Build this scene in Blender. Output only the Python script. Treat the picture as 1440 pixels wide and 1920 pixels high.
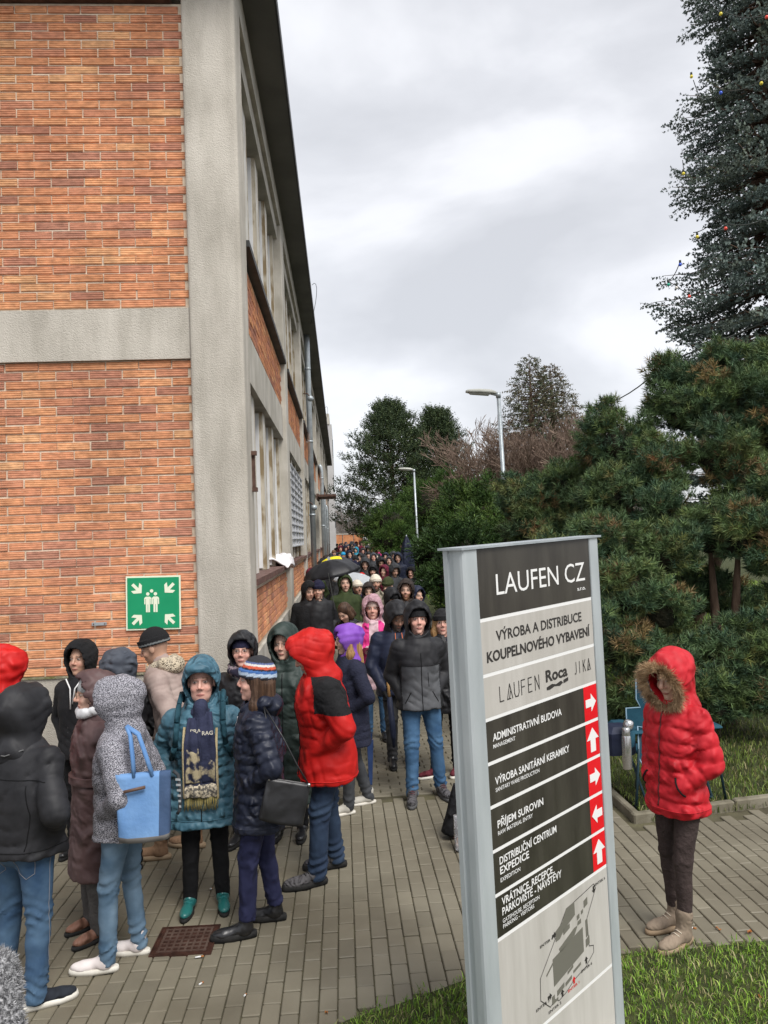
import bpy, math, random
import numpy as np
from mathutils import Vector, Matrix, Euler
R = math.radians
scene = bpy.context.scene
for o in list(bpy.data.objects): bpy.data.objects.remove(o)
COL = scene.collection

# ---------------------------------------------------------------- camera
EYE = 2.45; FPX = 1442.0; PSI = 0.05729; PITCH = 0.03262; ROLL = 0.036
def cam_axes():
    f = np.array([math.sin(PSI)*math.cos(PITCH), math.cos(PSI)*math.cos(PITCH), math.sin(PITCH)])
    r0 = np.array([math.cos(PSI), -math.sin(PSI), 0.0]); u0 = np.cross(r0, f)
    return math.cos(ROLL)*r0-math.sin(ROLL)*u0, math.cos(ROLL)*u0+math.sin(ROLL)*r0, f
AX = cam_axes()
cam = bpy.data.cameras.new('camera'); camo = bpy.data.objects.new('camera', cam); COL.objects.link(camo)
m = Matrix.Identity(4)
for i in range(3):
    m[i][0] = AX[0][i]; m[i][1] = AX[1][i]; m[i][2] = -AX[2][i]
m[2][3] = EYE
camo.matrix_world = m
cam.sensor_fit = 'VERTICAL'; cam.sensor_height = 32.0; cam.lens = 32.0*FPX/1920.0
cam.clip_start = 0.05; cam.clip_end = 3000
scene.camera = camo
scene.render.resolution_x = 768; scene.render.resolution_y = 1024
def at(px, py, Y):
    """point of the view ray through photo pixel (px, py) at world depth Y"""
    d = (px-720)/FPX*AX[0]-(py-960)/FPX*AX[1]+AX[2]
    return np.array([0, 0, EYE])+d*(Y/d[1])

# ---------------------------------------------------------------- world, sun, exposure
w = bpy.data.worlds.new('World'); scene.world = w; w.use_nodes = True
nt = w.node_tree; nt.nodes.clear(); N = nt.nodes; L = nt.links
out = N.new('ShaderNodeOutputWorld'); bg = N.new('ShaderNodeBackground'); bg2 = N.new('ShaderNodeBackground')
sky = N.new('ShaderNodeTexSky'); sky.sky_type = 'NISHITA'; sky.sun_disc = False
SUN_EL, SUN_AZ = R(52), R(150)
sky.sun_elevation = SUN_EL; sky.sun_rotation = SUN_AZ
bg.inputs[1].default_value = 0.05*.0+.008; L.new(sky.outputs[0], bg.inputs[0])
tc = N.new('ShaderNodeTexCoord')
mp = N.new('ShaderNodeMapping'); mp.inputs['Scale'].default_value = (1.0, 1.0, 2.1); mp.inputs['Location'].default_value = (.35, 1.3, .2)
L.new(tc.outputs['Generated'], mp.inputs[0])
n1 = N.new('ShaderNodeTexNoise'); n1.inputs['Scale'].default_value = 2.6; n1.inputs['Detail'].default_value = 6; n1.inputs['Roughness'].default_value = .48; n1.inputs['Distortion'].default_value = .25
L.new(mp.outputs[0], n1.inputs['Vector'])
cr = N.new('ShaderNodeValToRGB'); e = cr.color_ramp.elements
e[0].position = .36; e[0].color = (.247, .250, .262, 1); e[1].position = .72; e[1].color = (.385, .387, .397, 1)
x = cr.color_ramp.elements.new(.47); x.color = (.290, .293, .306, 1)
x = cr.color_ramp.elements.new(.56); x.color = (.350, .352, .364, 1)
L.new(n1.outputs[0], cr.inputs[0]); L.new(cr.outputs[0], bg2.inputs[0]); bg2.inputs[1].default_value = 1.15
mx = N.new('ShaderNodeAddShader'); L.new(bg.outputs[0], mx.inputs[0]); L.new(bg2.outputs[0], mx.inputs[1])
L.new(mx.outputs[0], out.inputs[0])
sl = bpy.data.lights.new('sun', 'SUN'); sl.energy = 1.5; sl.angle = R(32); sl.color = (1, .97, .93)
so = bpy.data.objects.new('sun', sl); COL.objects.link(so)
# light comes from behind the camera, a little to the right
sd = Vector((math.sin(SUN_AZ)*math.cos(SUN_EL), math.cos(SUN_AZ)*math.cos(SUN_EL), math.sin(SUN_EL)))
so.rotation_euler = sd.to_track_quat('Z', 'Y').to_euler()
vs = scene.view_settings; vs.view_transform = 'Standard'; vs.look = 'None'; vs.gamma = 1; vs.use_curve_mapping = False
vs.exposure = 1.22
scene.render.engine = 'CYCLES'

# ---------------------------------------------------------------- helpers
rng = np.random.default_rng(7); rnd = random.Random(5)
def mat(name, c1, c2=None, rough=.8, ns=6, bump=None, bs=.3, bdist=.01, spec=.3, metal=0, stretch=(1, 1, 1), detail=4,
        wet=None, coords='Object', noise_type=None, lo=.35, hi=.65, obj_rand=0, sheen=0, coat=0, attr=None, streak=0, sscale=(3, 3, .3)):
    M = bpy.data.materials.new(name); M.use_nodes = True; t = M.node_tree; N = t.nodes; L = t.links
    b = N['Principled BSDF']; b.inputs['Roughness'].default_value = rough; b.inputs['Specular IOR Level'].default_value = spec
    b.inputs['Metallic'].default_value = metal
    if sheen: b.inputs['Sheen Weight'].default_value = sheen
    if coat: b.inputs['Coat Weight'].default_value = coat
    tc = N.new('ShaderNodeTexCoord'); mp = N.new('ShaderNodeMapping'); mp.inputs['Scale'].default_value = stretch
    L.new(tc.outputs[coords], mp.inputs[0])
    c1 = tuple(c1)+(1,)
    if attr:
        a = N.new('ShaderNodeAttribute'); a.attribute_name = attr; col = a.outputs[0]; L.new(col, b.inputs[0])
    elif c2 is not None:
        n = N.new('ShaderNodeTexNoise'); n.inputs['Scale'].default_value = ns; n.inputs['Detail'].default_value = detail
        L.new(mp.outputs[0], n.inputs[0])
        r = N.new('ShaderNodeValToRGB'); r.color_ramp.elements[0].position = lo; r.color_ramp.elements[1].position = hi
        r.color_ramp.elements[0].color = c1; r.color_ramp.elements[1].color = tuple(c2)+(1,)
        L.new(n.outputs[0], r.inputs[0]); col = r.outputs[0]
        if obj_rand:
            oi = N.new('ShaderNodeObjectInfo'); hs = N.new('ShaderNodeHueSaturation')
            mr = N.new('ShaderNodeMapRange'); mr.inputs[3].default_value = 1-obj_rand; mr.inputs[4].default_value = 1+obj_rand
            L.new(oi.outputs['Random'], mr.inputs[0]); L.new(mr.outputs[0], hs.inputs['Value']); L.new(col, hs.inputs['Color']); col = hs.outputs[0]
        if streak:
            m3 = N.new('ShaderNodeMapping'); m3.inputs['Scale'].default_value = sscale; L.new(tc.outputs[coords], m3.inputs[0])
            n3 = N.new('ShaderNodeTexNoise'); n3.inputs['Scale'].default_value = 1.6; n3.inputs['Detail'].default_value = 7; n3.inputs['Roughness'].default_value = .65; L.new(m3.outputs[0], n3.inputs[0])
            r3 = N.new('ShaderNodeValToRGB'); r3.color_ramp.elements[0].position = .34; r3.color_ramp.elements[1].position = .60
            r3.color_ramp.elements[0].color = (1-streak, 1-streak*1.02, 1-streak*1.08, 1); r3.color_ramp.elements[1].color = (1, 1, 1, 1); L.new(n3.outputs[0], r3.inputs[0])
            mq = N.new('ShaderNodeMix'); mq.data_type = 'RGBA'; mq.blend_type = 'MULTIPLY'; mq.inputs[0].default_value = 1; L.new(col, mq.inputs[6]); L.new(r3.outputs[0], mq.inputs[7]); col = mq.outputs[2]
        L.new(col, b.inputs[0])
    else: b.inputs[0].default_value = c1
    if bump:
        n = N.new('ShaderNodeTexNoise'); n.inputs['Scale'].default_value = bump; n.inputs['Detail'].default_value = detail
        if noise_type: n.noise_type = noise_type
        L.new(mp.outputs[0], n.inputs[0])
        bp = N.new('ShaderNodeBump'); bp.inputs['Strength'].default_value = bs; bp.inputs['Distance'].default_value = bdist
        L.new(n.outputs[0], bp.inputs['Height']); L.new(bp.outputs[0], b.inputs['Normal'])
    if wet:
        n = N.new('ShaderNodeTexNoise'); n.inputs['Scale'].default_value = wet[0]; n.inputs['Detail'].default_value = 3
        L.new(mp.outputs[0], n.inputs[0]); mr = N.new('ShaderNodeMapRange'); mr.inputs[1].default_value = .35; mr.inputs[2].default_value = .65
        mr.inputs[3].default_value = wet[1]; mr.inputs[4].default_value = wet[2]
        L.new(n.outputs[0], mr.inputs[0]); L.new(mr.outputs[0], b.inputs['Roughness'])
    return M
def link(o, parent=None):
    COL.objects.link(o)
    if parent is not None: o.parent = parent
    return o
def tag(o, label=None, cat=None, group=None, kind=None):
    if label: o['label'] = label
    if cat: o['category'] = cat
    if group: o['group'] = group
    if kind: o['kind'] = kind
    return o
def thing(name, label, cat, loc=(0, 0, 0), rz=0, group=None):
    o = bpy.data.objects.new(name, None); o.empty_display_size = .1; link(o)
    o.location = [float(v) for v in loc]; o.rotation_euler = (0, 0, rz)
    return tag(o, label, cat, group)
def mesh_np(name, V, F, smooth=True):
    """V (n,3), F (m,k) with constant k"""
    me = bpy.data.meshes.new(name); V = np.asarray(V, np.float32); F = np.asarray(F, np.int32)
    k = F.shape[1]
    me.vertices.add(len(V)); me.vertices.foreach_set('co', V.ravel())
    me.loops.add(F.size); me.loops.foreach_set('vertex_index', F.ravel())
    me.polygons.add(len(F)); me.polygons.foreach_set('loop_start', np.arange(0, F.size, k, dtype=np.int32))
    try: me.polygons.foreach_set('loop_total', np.full(len(F), k, np.int32))
    except Exception: pass
    if smooth: me.polygons.foreach_set('use_smooth', np.ones(len(F), bool))
    me.update(calc_edges=True); me.validate()
    return me
def mobj(name, me, mt, parent=None, loc=None, kind=None):
    o = bpy.data.objects.new(name, me)
    if mt is not None and not me.materials: me.materials.append(mt)
    link(o, parent)
    if loc is not None: o.location = loc
    if kind: o['kind'] = kind
    return o
class MB:
    def __init__(s): s.v = []; s.f = []; s.sm = []
    def add(s, vs, fs, smooth=False):
        n = len(s.v); s.v += [tuple(map(float, v)) for v in vs]; s.f += [tuple(i+n for i in f) for f in fs]; s.sm += [smooth]*len(fs); return s
    def box(s, x0, x1, y0, y1, z0, z1):
        return s.add([(x0,y0,z0),(x1,y0,z0),(x1,y1,z0),(x0,y1,z0),(x0,y0,z1),(x1,y0,z1),(x1,y1,z1),(x0,y1,z1)],
                     [(0,3,2,1),(4,5,6,7),(0,1,5,4),(1,2,6,5),(2,3,7,6),(3,0,4,7)])
    def bbox(s, x0, x1, y0, y1, z0, z1, b=.01):
        """box with chamfered vertical edges and top edge"""
        p = [(x0+b,y0),(x1-b,y0),(x1,y0+b),(x1,y1-b),(x1-b,y1),(x0+b,y1),(x0,y1-b),(x0,y0+b)]
        cx, cy = (x0+x1)/2, (y0+y1)/2
        q = [(cx+(a-cx)*(1-b/abs(x1-x0)*2), cy+(c-cy)*(1-b/abs(y1-y0)*2)) for a, c in p]
        v = [(a,c,z0) for a,c in p]+[(a,c,z1-b) for a,c in p]+[(a,c,z1) for a,c in q]
        f = [tuple(range(7,-1,-1)), tuple(range(16,24))]
        for i in range(8):
            j = (i+1) % 8; f += [(i,j,8+j,8+i),(8+i,8+j,16+j,16+i)]
        return s.add(v, f)
    def prism(s, poly, axis, a, b):
        """poly of 2D points extruded along axis 'x','y','z' between a and b"""
        n = len(poly)
        def P(u, v, w): return {'x':(w,u,v),'y':(u,w,v),'z':(u,v,w)}[axis]
        v = [P(u, t, a) for u, t in poly]+[P(u, t, b) for u, t in poly]
        f = [tuple(range(n-1,-1,-1)), tuple(range(n, 2*n))]+[(i,(i+1)%n,n+(i+1)%n,n+i) for i in range(n)]
        return s.add(v, f)
    def tube(s, path, r, n=8, smooth=True, cap=True):
        P = [Vector(p) for p in path]; rs = r if isinstance(r, (list, tuple, np.ndarray)) else [r]*len(P)
        vs = []; fs = []; prev = None
        for i, p in enumerate(P):
            t = (P[min(i+1, len(P)-1)]-P[max(i-1, 0)]).normalized()
            a = t.orthogonal().normalized() if prev is None else (prev-t*prev.dot(t)).normalized()
            prev = a; b = t.cross(a)
            for k in range(n):
                an = 2*math.pi*k/n; vs.append(p+(a*math.cos(an)+b*math.sin(an))*rs[i])
        for i in range(len(P)-1):
            for k in range(n):
                fs.append((i*n+k, i*n+(k+1) % n, (i+1)*n+(k+1) % n, (i+1)*n+k))
        s.add(vs, fs, smooth)
        if cap:
            m = len(s.v)-len(vs); s.f += [tuple(m+k for k in range(n-1,-1,-1)), tuple(m+(len(P)-1)*n+k for k in range(n))]; s.sm += [False]*2
        return s
    def lathe(s, prof, n=16, c=(0,0,0), smooth=True):
        vs = [(c[0]+r*math.cos(2*math.pi*k/n), c[1]+r*math.sin(2*math.pi*k/n), c[2]+z) for r, z in prof for k in range(n)]
        fs = [(i*n+k, i*n+(k+1)%n, (i+1)*n+(k+1)%n, (i+1)*n+k) for i in range(len(prof)-1) for k in range(n)]
        return s.add(vs, fs, smooth)
    def build(s, name, mt, parent=None, kind=None, loc=None, me_only=False):
        me = bpy.data.meshes.new(name); me.from_pydata(s.v, [], s.f)
        me.polygons.foreach_set('use_smooth', s.sm); me.update()
        if mt: me.materials.append(mt)
        if me_only: return me
        return mobj(name, me, None, parent, loc, kind)
def text(s, height, width, mt, parent, loc, rot, bold=0.0, align='LEFT', name='lettering', ext=.0006, maxw=None):
    cu = bpy.data.curves.new('t', 'FONT'); cu.body = s; cu.size = 1; cu.offset = bold; cu.extrude = 0; cu.space_character = 1.0
    cu.resolution_u = 3
    o = bpy.data.objects.new('t', cu); COL.objects.link(o)
    dg = bpy.context.evaluated_depsgraph_get(); me = bpy.data.meshes.new_from_object(o.evaluated_get(dg))
    bpy.data.objects.remove(o)
    n = len(me.vertices); co = np.empty(n*3, np.float32); me.vertices.foreach_get('co', co); co = co.reshape(-1, 3)
    lo = co.min(0); hi = co.max(0)
    # capital letter height without accents is about 0.73 of the size
    sy = height/.73; sx = width/(hi[0]-lo[0]) if width else sy
    co[:, 0] = (co[:, 0]-lo[0])*sx; co[:, 1] *= sy
    if align == 'CENTER': co[:, 0] -= (hi[0]-lo[0])*sx/2
    if align == 'RIGHT': co[:, 0] -= (hi[0]-lo[0])*sx
    me.vertices.foreach_set('co', co.ravel()); me.materials.clear(); me.materials.append(mt); me.update()
    o = mobj(name, me, None, parent); o.location = loc; o.rotation_euler = rot
    return o
# ---------------------------------------------------------------- shared materials
M_conc = mat('roughcast', (.48,.445,.385), (.59,.55,.48), rough=.95, ns=1.6, bump=95, bs=.9, bdist=.009, detail=6, coords='Object', streak=.26, sscale=(2.2,2.2,.45))
M_conc2 = mat('smooth_concrete', (.45,.42,.36), (.55,.52,.46), rough=.9, ns=2.5, bump=45, bs=.4, bdist=.006, streak=.28, sscale=(1,1.5,.4))
M_soffit = mat('soffit', (.12,.12,.112), (.17,.167,.155), rough=.9, ns=1.2, bump=20, bs=.3)
M_fascia = mat('eave_metal', (.03,.032,.032), (.055,.055,.053), rough=.6, ns=5)
M_mortar = mat('mortar', (.60,.50,.38), (.72,.62,.49), rough=.95, ns=20, bump=90, bs=.6, bdist=.004)
M_galv = mat('galvanised', (.36,.40,.42), (.47,.51,.53), rough=.42, ns=9, metal=.45, bump=30, bs=.1)
M_white = mat('white_paint', (.72,.72,.71), (.8,.8,.79), rough=.5, ns=5)
M_worn = mat('worn_mullion', (.56,.53,.47), (.70,.68,.63), rough=.9, ns=3, bump=30, bs=.4)
M_edge = mat('peeled_edge', (.25,.19,.11), (.50,.45,.36), rough=.95, ns=9, bump=30, bs=.8, lo=.42, hi=.56, stretch=(1,1,.35))
M_rust = mat('rust_metal', (.075,.04,.03), (.13,.075,.055), rough=.75, ns=12, bump=30, bs=.3)
M_sill = mat('sill_tile', (.11,.06,.05), (.18,.10,.085), rough=.6, ns=15, bump=30, bs=.3)
M_glass = mat('window_glass', (.055,.065,.07), rough=.06, spec=.8)
def brick_material(name, axis):
    """colour by the brick's own cell in the wall's bond"""
    M = bpy.data.materials.new(name); M.use_nodes = True; t = M.node_tree; N = t.nodes; L = t.links; b = N['Principled BSDF']
    g = N.new('ShaderNodeNewGeometry'); sp = N.new('ShaderNodeSeparateXYZ'); L.new(g.outputs['Position'], sp.inputs[0])
    def mth(op, a, bb=None):
        n = N.new('ShaderNodeMath'); n.operation = op
        for i, v in enumerate((a, bb)):
            if v is None: continue
            if isinstance(v, (int, float)): n.inputs[i].default_value = v
            else: L.new(v, n.inputs[i])
        return n.outputs[0]
    z = mth('FLOOR', mth('DIVIDE', mth('SUBTRACT', sp.outputs[2], 1.300), .0815))
    u = sp.outputs[0] if axis == 'x' else sp.outputs[1]
    off = mth('MULTIPLY', mth('MODULO', z, 2.0), .15)
    c = mth('FLOOR', mth('DIVIDE', mth('ADD', mth('ADD', u, 60.0), off), .30))
    cb = N.new('ShaderNodeCombineXYZ'); L.new(c, cb.inputs[0]); L.new(z, cb.inputs[1])
    wn = N.new('ShaderNodeTexWhiteNoise'); L.new(cb.outputs[0], wn.inputs[0])
    big = N.new('ShaderNodeTexNoise'); big.inputs['Scale'].default_value = 1.1; L.new(g.outputs['Position'], big.inputs[0])
    v = mth('ADD', wn.outputs[0], mth('MULTIPLY', mth('SUBTRACT', big.outputs[0], .5), .5))
    r = N.new('ShaderNodeValToRGB'); L.new(v, r.inputs[0]); e = r.color_ramp.elements
    e[0].position = 0; e[0].color = (.47,.235,.165,1); e[1].position = 1; e[1].color = (.78,.46,.25,1)
    for p, cc in ((.06,(.52,.25,.175,1)),(.18,(.63,.30,.19,1)),(.40,(.67,.315,.175,1)),(.66,(.71,.345,.185,1)),(.9,(.74,.38,.20,1))):
        x = e.new(p); x.color = cc
    mp = N.new('ShaderNodeMapping'); mp.inputs['Scale'].default_value = (14, 14, 34); L.new(g.outputs['Position'], mp.inputs[0])
    n2 = N.new('ShaderNodeTexNoise'); n2.inputs['Scale'].default_value = 1; n2.inputs['Detail'].default_value = 5; L.new(mp.outputs[0], n2.inputs[0])
    r2 = N.new('ShaderNodeValToRGB'); r2.color_ramp.elements[0].position = .3; r2.color_ramp.elements[0].color = (.72,.68,.66,1)
    r2.color_ramp.elements[1].position = .68; r2.color_ramp.elements[1].color = (1.18,1.15,1.1,1); L.new(n2.outputs[0], r2.inputs[0])
    mm = N.new('ShaderNodeMix'); mm.data_type = 'RGBA'; mm.blend_type = 'MULTIPLY'; mm.inputs[0].default_value = 1
    L.new(r.outputs[0], mm.inputs[6]); L.new(r2.outputs[0], mm.inputs[7])
    n3 = N.new('ShaderNodeTexNoise'); n3.inputs['Scale'].default_value = 60; n3.inputs['Detail'].default_value = 4; L.new(g.outputs['Position'], n3.inputs[0])
    bl = N.new('ShaderNodeValToRGB'); bl.color_ramp.elements[0].position = .66; bl.color_ramp.elements[1].position = .76; L.new(n3.outputs[0], bl.inputs[0])
    m2 = N.new('ShaderNodeMix'); m2.data_type = 'RGBA'; L.new(bl.outputs[0], m2.inputs[0]); L.new(mm.outputs[2], m2.inputs[6]); m2.inputs[7].default_value = (.62,.45,.33,1)
    m3 = N.new('ShaderNodeMapping'); m3.inputs['Scale'].default_value = (1.6, 1.6, .5); L.new(g.outputs['Position'], m3.inputs[0])
    n4 = N.new('ShaderNodeTexNoise'); n4.inputs['Scale'].default_value = 1.3; n4.inputs['Detail'].default_value = 6; L.new(m3.outputs[0], n4.inputs[0])
    r4 = N.new('ShaderNodeValToRGB'); r4.color_ramp.elements[0].position = .33; r4.color_ramp.elements[0].color = (.76,.74,.73,1); r4.color_ramp.elements[1].position = .6; r4.color_ramp.elements[1].color = (1.04,1.04,1.04,1); L.new(n4.outputs[0], r4.inputs[0])
    m4 = N.new('ShaderNodeMix'); m4.data_type = 'RGBA'; m4.blend_type = 'MULTIPLY'; m4.inputs[0].default_value = 1; L.new(m2.outputs[2], m4.inputs[6]); L.new(r4.outputs[0], m4.inputs[7])
    L.new(m4.outputs[2], b.inputs[0]); b.inputs['Roughness'].default_value = .85; b.inputs['Specular IOR Level'].default_value = .25
    bp = N.new('ShaderNodeBump'); bp.inputs['Strength'].default_value = .5; bp.inputs['Distance'].default_value = .004; L.new(n3.outputs[0], bp.inputs['Height']); L.new(bp.outputs[0], b.inputs['Normal'])
    return M
M_brick = brick_material('ribbed_brick', 'x'); M_brick_side = brick_material('ribbed_brick_side', 'y')

# ---------------------------------------------------------------- the long building
YF = 7.1; XS = -.83; ZTOP = 8.05; YEND = 58.8
B = thing('factory_building', 'long two storey factory building of orange ribbed brick and grey roughcast concrete', 'building', (-6, YF, 0))
BO = (6, -YF, 0)     # parts are written in world coordinates
def bpart(mb, name, mt, kind=None, parent=None):
    o = mb.build(name, mt, parent or B, kind)
    if parent is None: o.location = BO
    return o
def wnoise_box(mb, *a): mb.box(*a)
# corner column with rounded edges
c = MB()
pts = []
for cx, cy, a0 in ((XS-.03, YF-.03+.03, -90), (XS-.03, YF+.42, 0), (XS-.46, YF+.42, 90), (XS-.46, YF, 180)):
    for k in range(4):
        a = R(a0+k*30); pts.append((cx+.03*math.cos(a), cy+.03*math.sin(a)))
c.prism(pts, 'z', 0, ZTOP)
for i in range(len(c.sm)): pass
bpart(c, 'corner_column', M_conc)
# front: plinth, bands, mortar bed
XL = -6.0; XC = XS-.49
bpart(MB().box(XL, XC-.002, YF+.03, YF+.40, 0, 1.285), 'plinth', M_conc)
bpart(MB().box(XL, XC-.002, YF+.00, YF+.40, 4.155, 4.625), 'concrete_band', M_conc)
bpart(MB().box(XL, XC-.002, YF+.02, YF+.40, 7.60, ZTOP), 'top_band', M_conc)
bpart(MB().box(XL, XC-.1, YF-.035, YF+.3, 7.515, 7.58), 'flashing', M_rust)
moss = mat('moss', (.13,.13,.035), (.34,.31,.24), rough=1, ns=9, bump=60, bs=1)
bpart(MB().box(XL, XC-.004, YF+.012, YF+.05, 1.2855, 1.302), 'mossy_ledge', moss)
wall = bpart(MB().box(XL, XC-.003, YF+.043, YF+.38, 1.304, 4.153), 'brick_wall', M_mortar); wall2 = bpart(MB().box(XL, XC-.003, YF+.043, YF+.38, 4.627, 7.513), 'brick_wall', M_mortar)
def brick_mesh(L_, side=False):
    h = .0675; pf = [(0.0, 0.012)]
    prof = [(.05, 0), (.004, 0), (0, .006)]
    for k in range(3):
        z0 = .006+k*.0195; prof += [(0, z0+.011), (.005, z0+.0155), (0, z0+.0195)]
    prof += [(.004, h), (.05, h)]
    mb = MB(); n = len(prof)
    if not side: P = lambda d, z, u: (u, d, z)
    else: P = lambda d, z, u: (-d, u, z)
    v = [P(d, z, 0) for d, z in prof]+[P(d, z, L_) for d, z in prof]
    f = [(i, i+1, n+i+1, n+i) if side else (i, n+i, n+i+1, i+1) for i in range(n-1)]
    f += [tuple(range(n)), tuple(range(2*n-1, n-1, -1))]
    mb.add(v, f); return mb
bm_full = brick_mesh(.286).build('brick', M_brick, me_only=True)
cells = []
for (z0, z1) in ((1.300, 4.150), (4.635, 7.505)):
    k0 = math.ceil((z0-1.300)/.0815-.001); k1 = int((z1-1.300-.0675)/.0815+.01)
    for k in range(k0, k1+1):
        z = 1.300+k*.0815+.007
        off = (k % 2)*.15
        c0 = math.floor((-3.45+60+off)/.30); x = c0*.30-60-off
        while x < XC-.05:
            cells.append((x+.007, z, min(.286, XC-.004-x-.007))); x += .30
rest = MB(); nb = 0
cells.sort(key=lambda q: (q[1]-2.45)**2+(q[0]+.5)**2*1.0)
half = {}
for x, z, ln in cells:
    jx = rnd.uniform(-.004, .004); jy = rnd.uniform(-.0045, .0045); jz = rnd.uniform(-.0035, .0035)
    if ln < .03: continue
    if nb < 298:
        if ln > .28: me = bm_full; jx2 = jx
        else:
            key = round(ln, 2); jx2 = 0
            if key not in half: half[key] = brick_mesh(ln).build('brick', M_brick, me_only=True)
            me = half[key]
        o = mobj('brick', me, None, wall); o.location = (x+jx2, YF+.03+jy, z+jz); nb += 1
        o.rotation_euler = (0, rnd.uniform(-.006, .006), 0)
    else:
        q = brick_mesh(ln); q.v = [(a+x, b_+YF+.03+jy, c_+z+jz) for a, b_, c_ in q.v]; rest.add(q.v, q.f)
bx = -3.75
rest.build('brickwork', M_brick, wall2, 'stuff')
# ---- long side: columns, bays, windows
PITCHB = 5.15
cols = [YF+.45+PITCHB+ k*(PITCHB+.62) for k in range(9)]
XR = XS-.06     # recessed infill plane
for y in cols+[YEND-.5]:
    if y+.5 <= YEND: bpart(MB().bbox(XS-.30, XS, y, min(y+.6, YEND), 0, ZTOP-.35, .012), 'side_column', M_conc2)
bpart(MB().box(XS-.30, XS-.004, YF+.46, YEND, ZTOP-.349, ZTOP-.002), 'eave_beam', M_conc2)
starts = [YF+.452]+[y+.602 for y in cols]; ends = [y-.002 for y in cols]+[YEND-.502]
bk = MB(); mw = None
for a, b in zip(starts, ends):
    if b-a < .5: continue
    bpart(MB().box(XR-.3, XR+.02, a, b, 0, 1.33), 'side_plinth', M_conc2)
    bpart(MB().box(XR-.25, XR, a, b, 4.12, 4.63), 'side_band', M_conc2); bpart(MB().box(XR-.25, XR+.001, a, b, 7.46, ZTOP-.351), 'side_band', M_conc2)
    for z0, z1 in ((1.333, 2.02), (4.633, 5.36)):
        bpart(MB().box(XR-.25, XR-.02, a, b, z0, z1), 'spandrel_panel', M_mortar)
q0 = brick_mesh(.286, True)
for a, b in zip(starts[:4], ends[:4]):
    for z0, z1 in ((1.333, 2.02), (4.633, 5.36)):
        k = math.ceil((z0-1.3)/.0815)
        while 1.3+k*.0815+.08 < z1:
            off = (k % 2)*.15; c0 = math.ceil((a+60+off)/.30); y = c0*.30-60-off
            while y+.29 < b:
                j = rnd.uniform(-.003, .003)
                bk.add([(p[0]+XR+j, p[1]+y+.007, p[2]+1.3+k*.0815+.007) for p in q0.v], q0.f); y += .30
            k += 1
for a, b in zip(starts[4:], ends[4:]):
    for z0, z1 in ((1.333, 2.02), (4.633, 5.36)): bpart(MB().box(XR-.019, XR-.004, a, b, z0+.01, z1-.01), 'far_brickwork', M_brick_side)
bpart(bk, 'side_brickwork', M_brick_side, 'stuff')
bpart(MB().box(-5.99, XR-.45, YF+.45, YEND-.01, 0.0, ZTOP-.01), 'inner_wall', M_conc2)
# windows : opening depth .26, worn concrete mullions between narrow casements
def window(a, b, z0, z1, n, grille=False):
    w = MB().box(XR-.255, XR-.235, a, b, z0, z0+.05).box(XR-.255, XR-.235, a, b, z1-.05, z1)
    st = (b-a)/n
    for k in range(n+1):
        y = a+k*st; w.box(XR-.25, XR-.205, max(a, y-.20), min(b, y+.20), z0+.001, z1-.001)
        w.box(XR-.25, XR-.215, max(a,y-.24), max(a,y-.2)+.001, z0+.002, z1-.002) if k else None
    fr = bpart(w, 'window', M_white, 'stuff')
    for k in range(n):
        MB().box(XR-.262, XR-.25, a+k*st, a+(k+1)*st-.003, z0+.05, z1-.05).build('pane', M_glass, fr)
    mu = MB(); ed = MB(); whi = MB()
    for k in range(n+1):
        y = a+k*st; y0 = max(a, y-.17); y1 = min(b, y+.17)
        mu.box(XR-.20, XR-.07, y0, y1, z0, z1)
        if k: whi.box(XR-.19, XR-.115, y0-.045, y0-.006, z0+.02, z1-.02)
        # peeled plaster along the arrises: ragged strips
        for yy, sgn in ((y0, -1), (y1, 1)):
            if (k == 0 and sgn < 0) or (k == n and sgn > 0): continue
            zz = z0
            while zz < z1:
                h = rnd.uniform(.05, .16); wdt = rnd.uniform(.006, .035)
                ya, yb = (yy-.004, yy+wdt) if sgn < 0 else (yy-wdt, yy+.004)
                ed.box(XR-.19+rnd.uniform(0,.05), XR-.0665, ya, yb, zz, min(z1, zz+h)); zz += h
    mu.build('mullion', M_worn, fr, 'stuff'); ed.build('peeled_edge', M_edge, fr, 'stuff'); whi.build('casement', M_white, fr, 'stuff')
    if grille:
        MB().box(XR-.03, XR-.02, a+.95, b-.1, z0+.25, z1-.25).build('white_screen', M_white, fr)
        g = MB(); n2 = 11; M_bar = mat('grille_bar', (.50,.51,.53), rough=.6)
        for k in range(n2+1):
            z = z0+.25+(z1-z0-.5)*k/n2; g.box(XR-.019, XR+.02, a+.9, b-.1, z-.009, z+.009)
        for k in range(5):
            y = a+.95+(b-a-1.08)*k/4; g.box(XR-.0195, XR+.012, y-.010, y+.010, z0+.24, z1-.24)
        g.build('window_grille', M_bar, fr, 'stuff')
for i, (a, b) in enumerate(zip(starts, ends)):
    if b-a < .5: continue
    lo = 2.09
    window(a, b, lo, 4.118, 4 if i < 3 else 3, grille=(i == 1))
    window(a, b, 5.43, 7.458, 4 if i < 3 else 3)
for a, b in zip(starts, ends):
    if b-a < .5: continue
    y = a
    while y < b-.05:
        y2 = min(b, y+.33); o = bpart(MB().box(XR-.26, XR+.07, y+.004, y2-.004, 2.022, 2.085), 'sill_tile', M_sill); o.rotation_euler = (0, rnd.uniform(-.001,.001), 0); y = y2
    bpart(MB().box(XR-.26, XR+.09, a, b, 5.362, 5.425), 'metal_sill', M_fascia)
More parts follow.
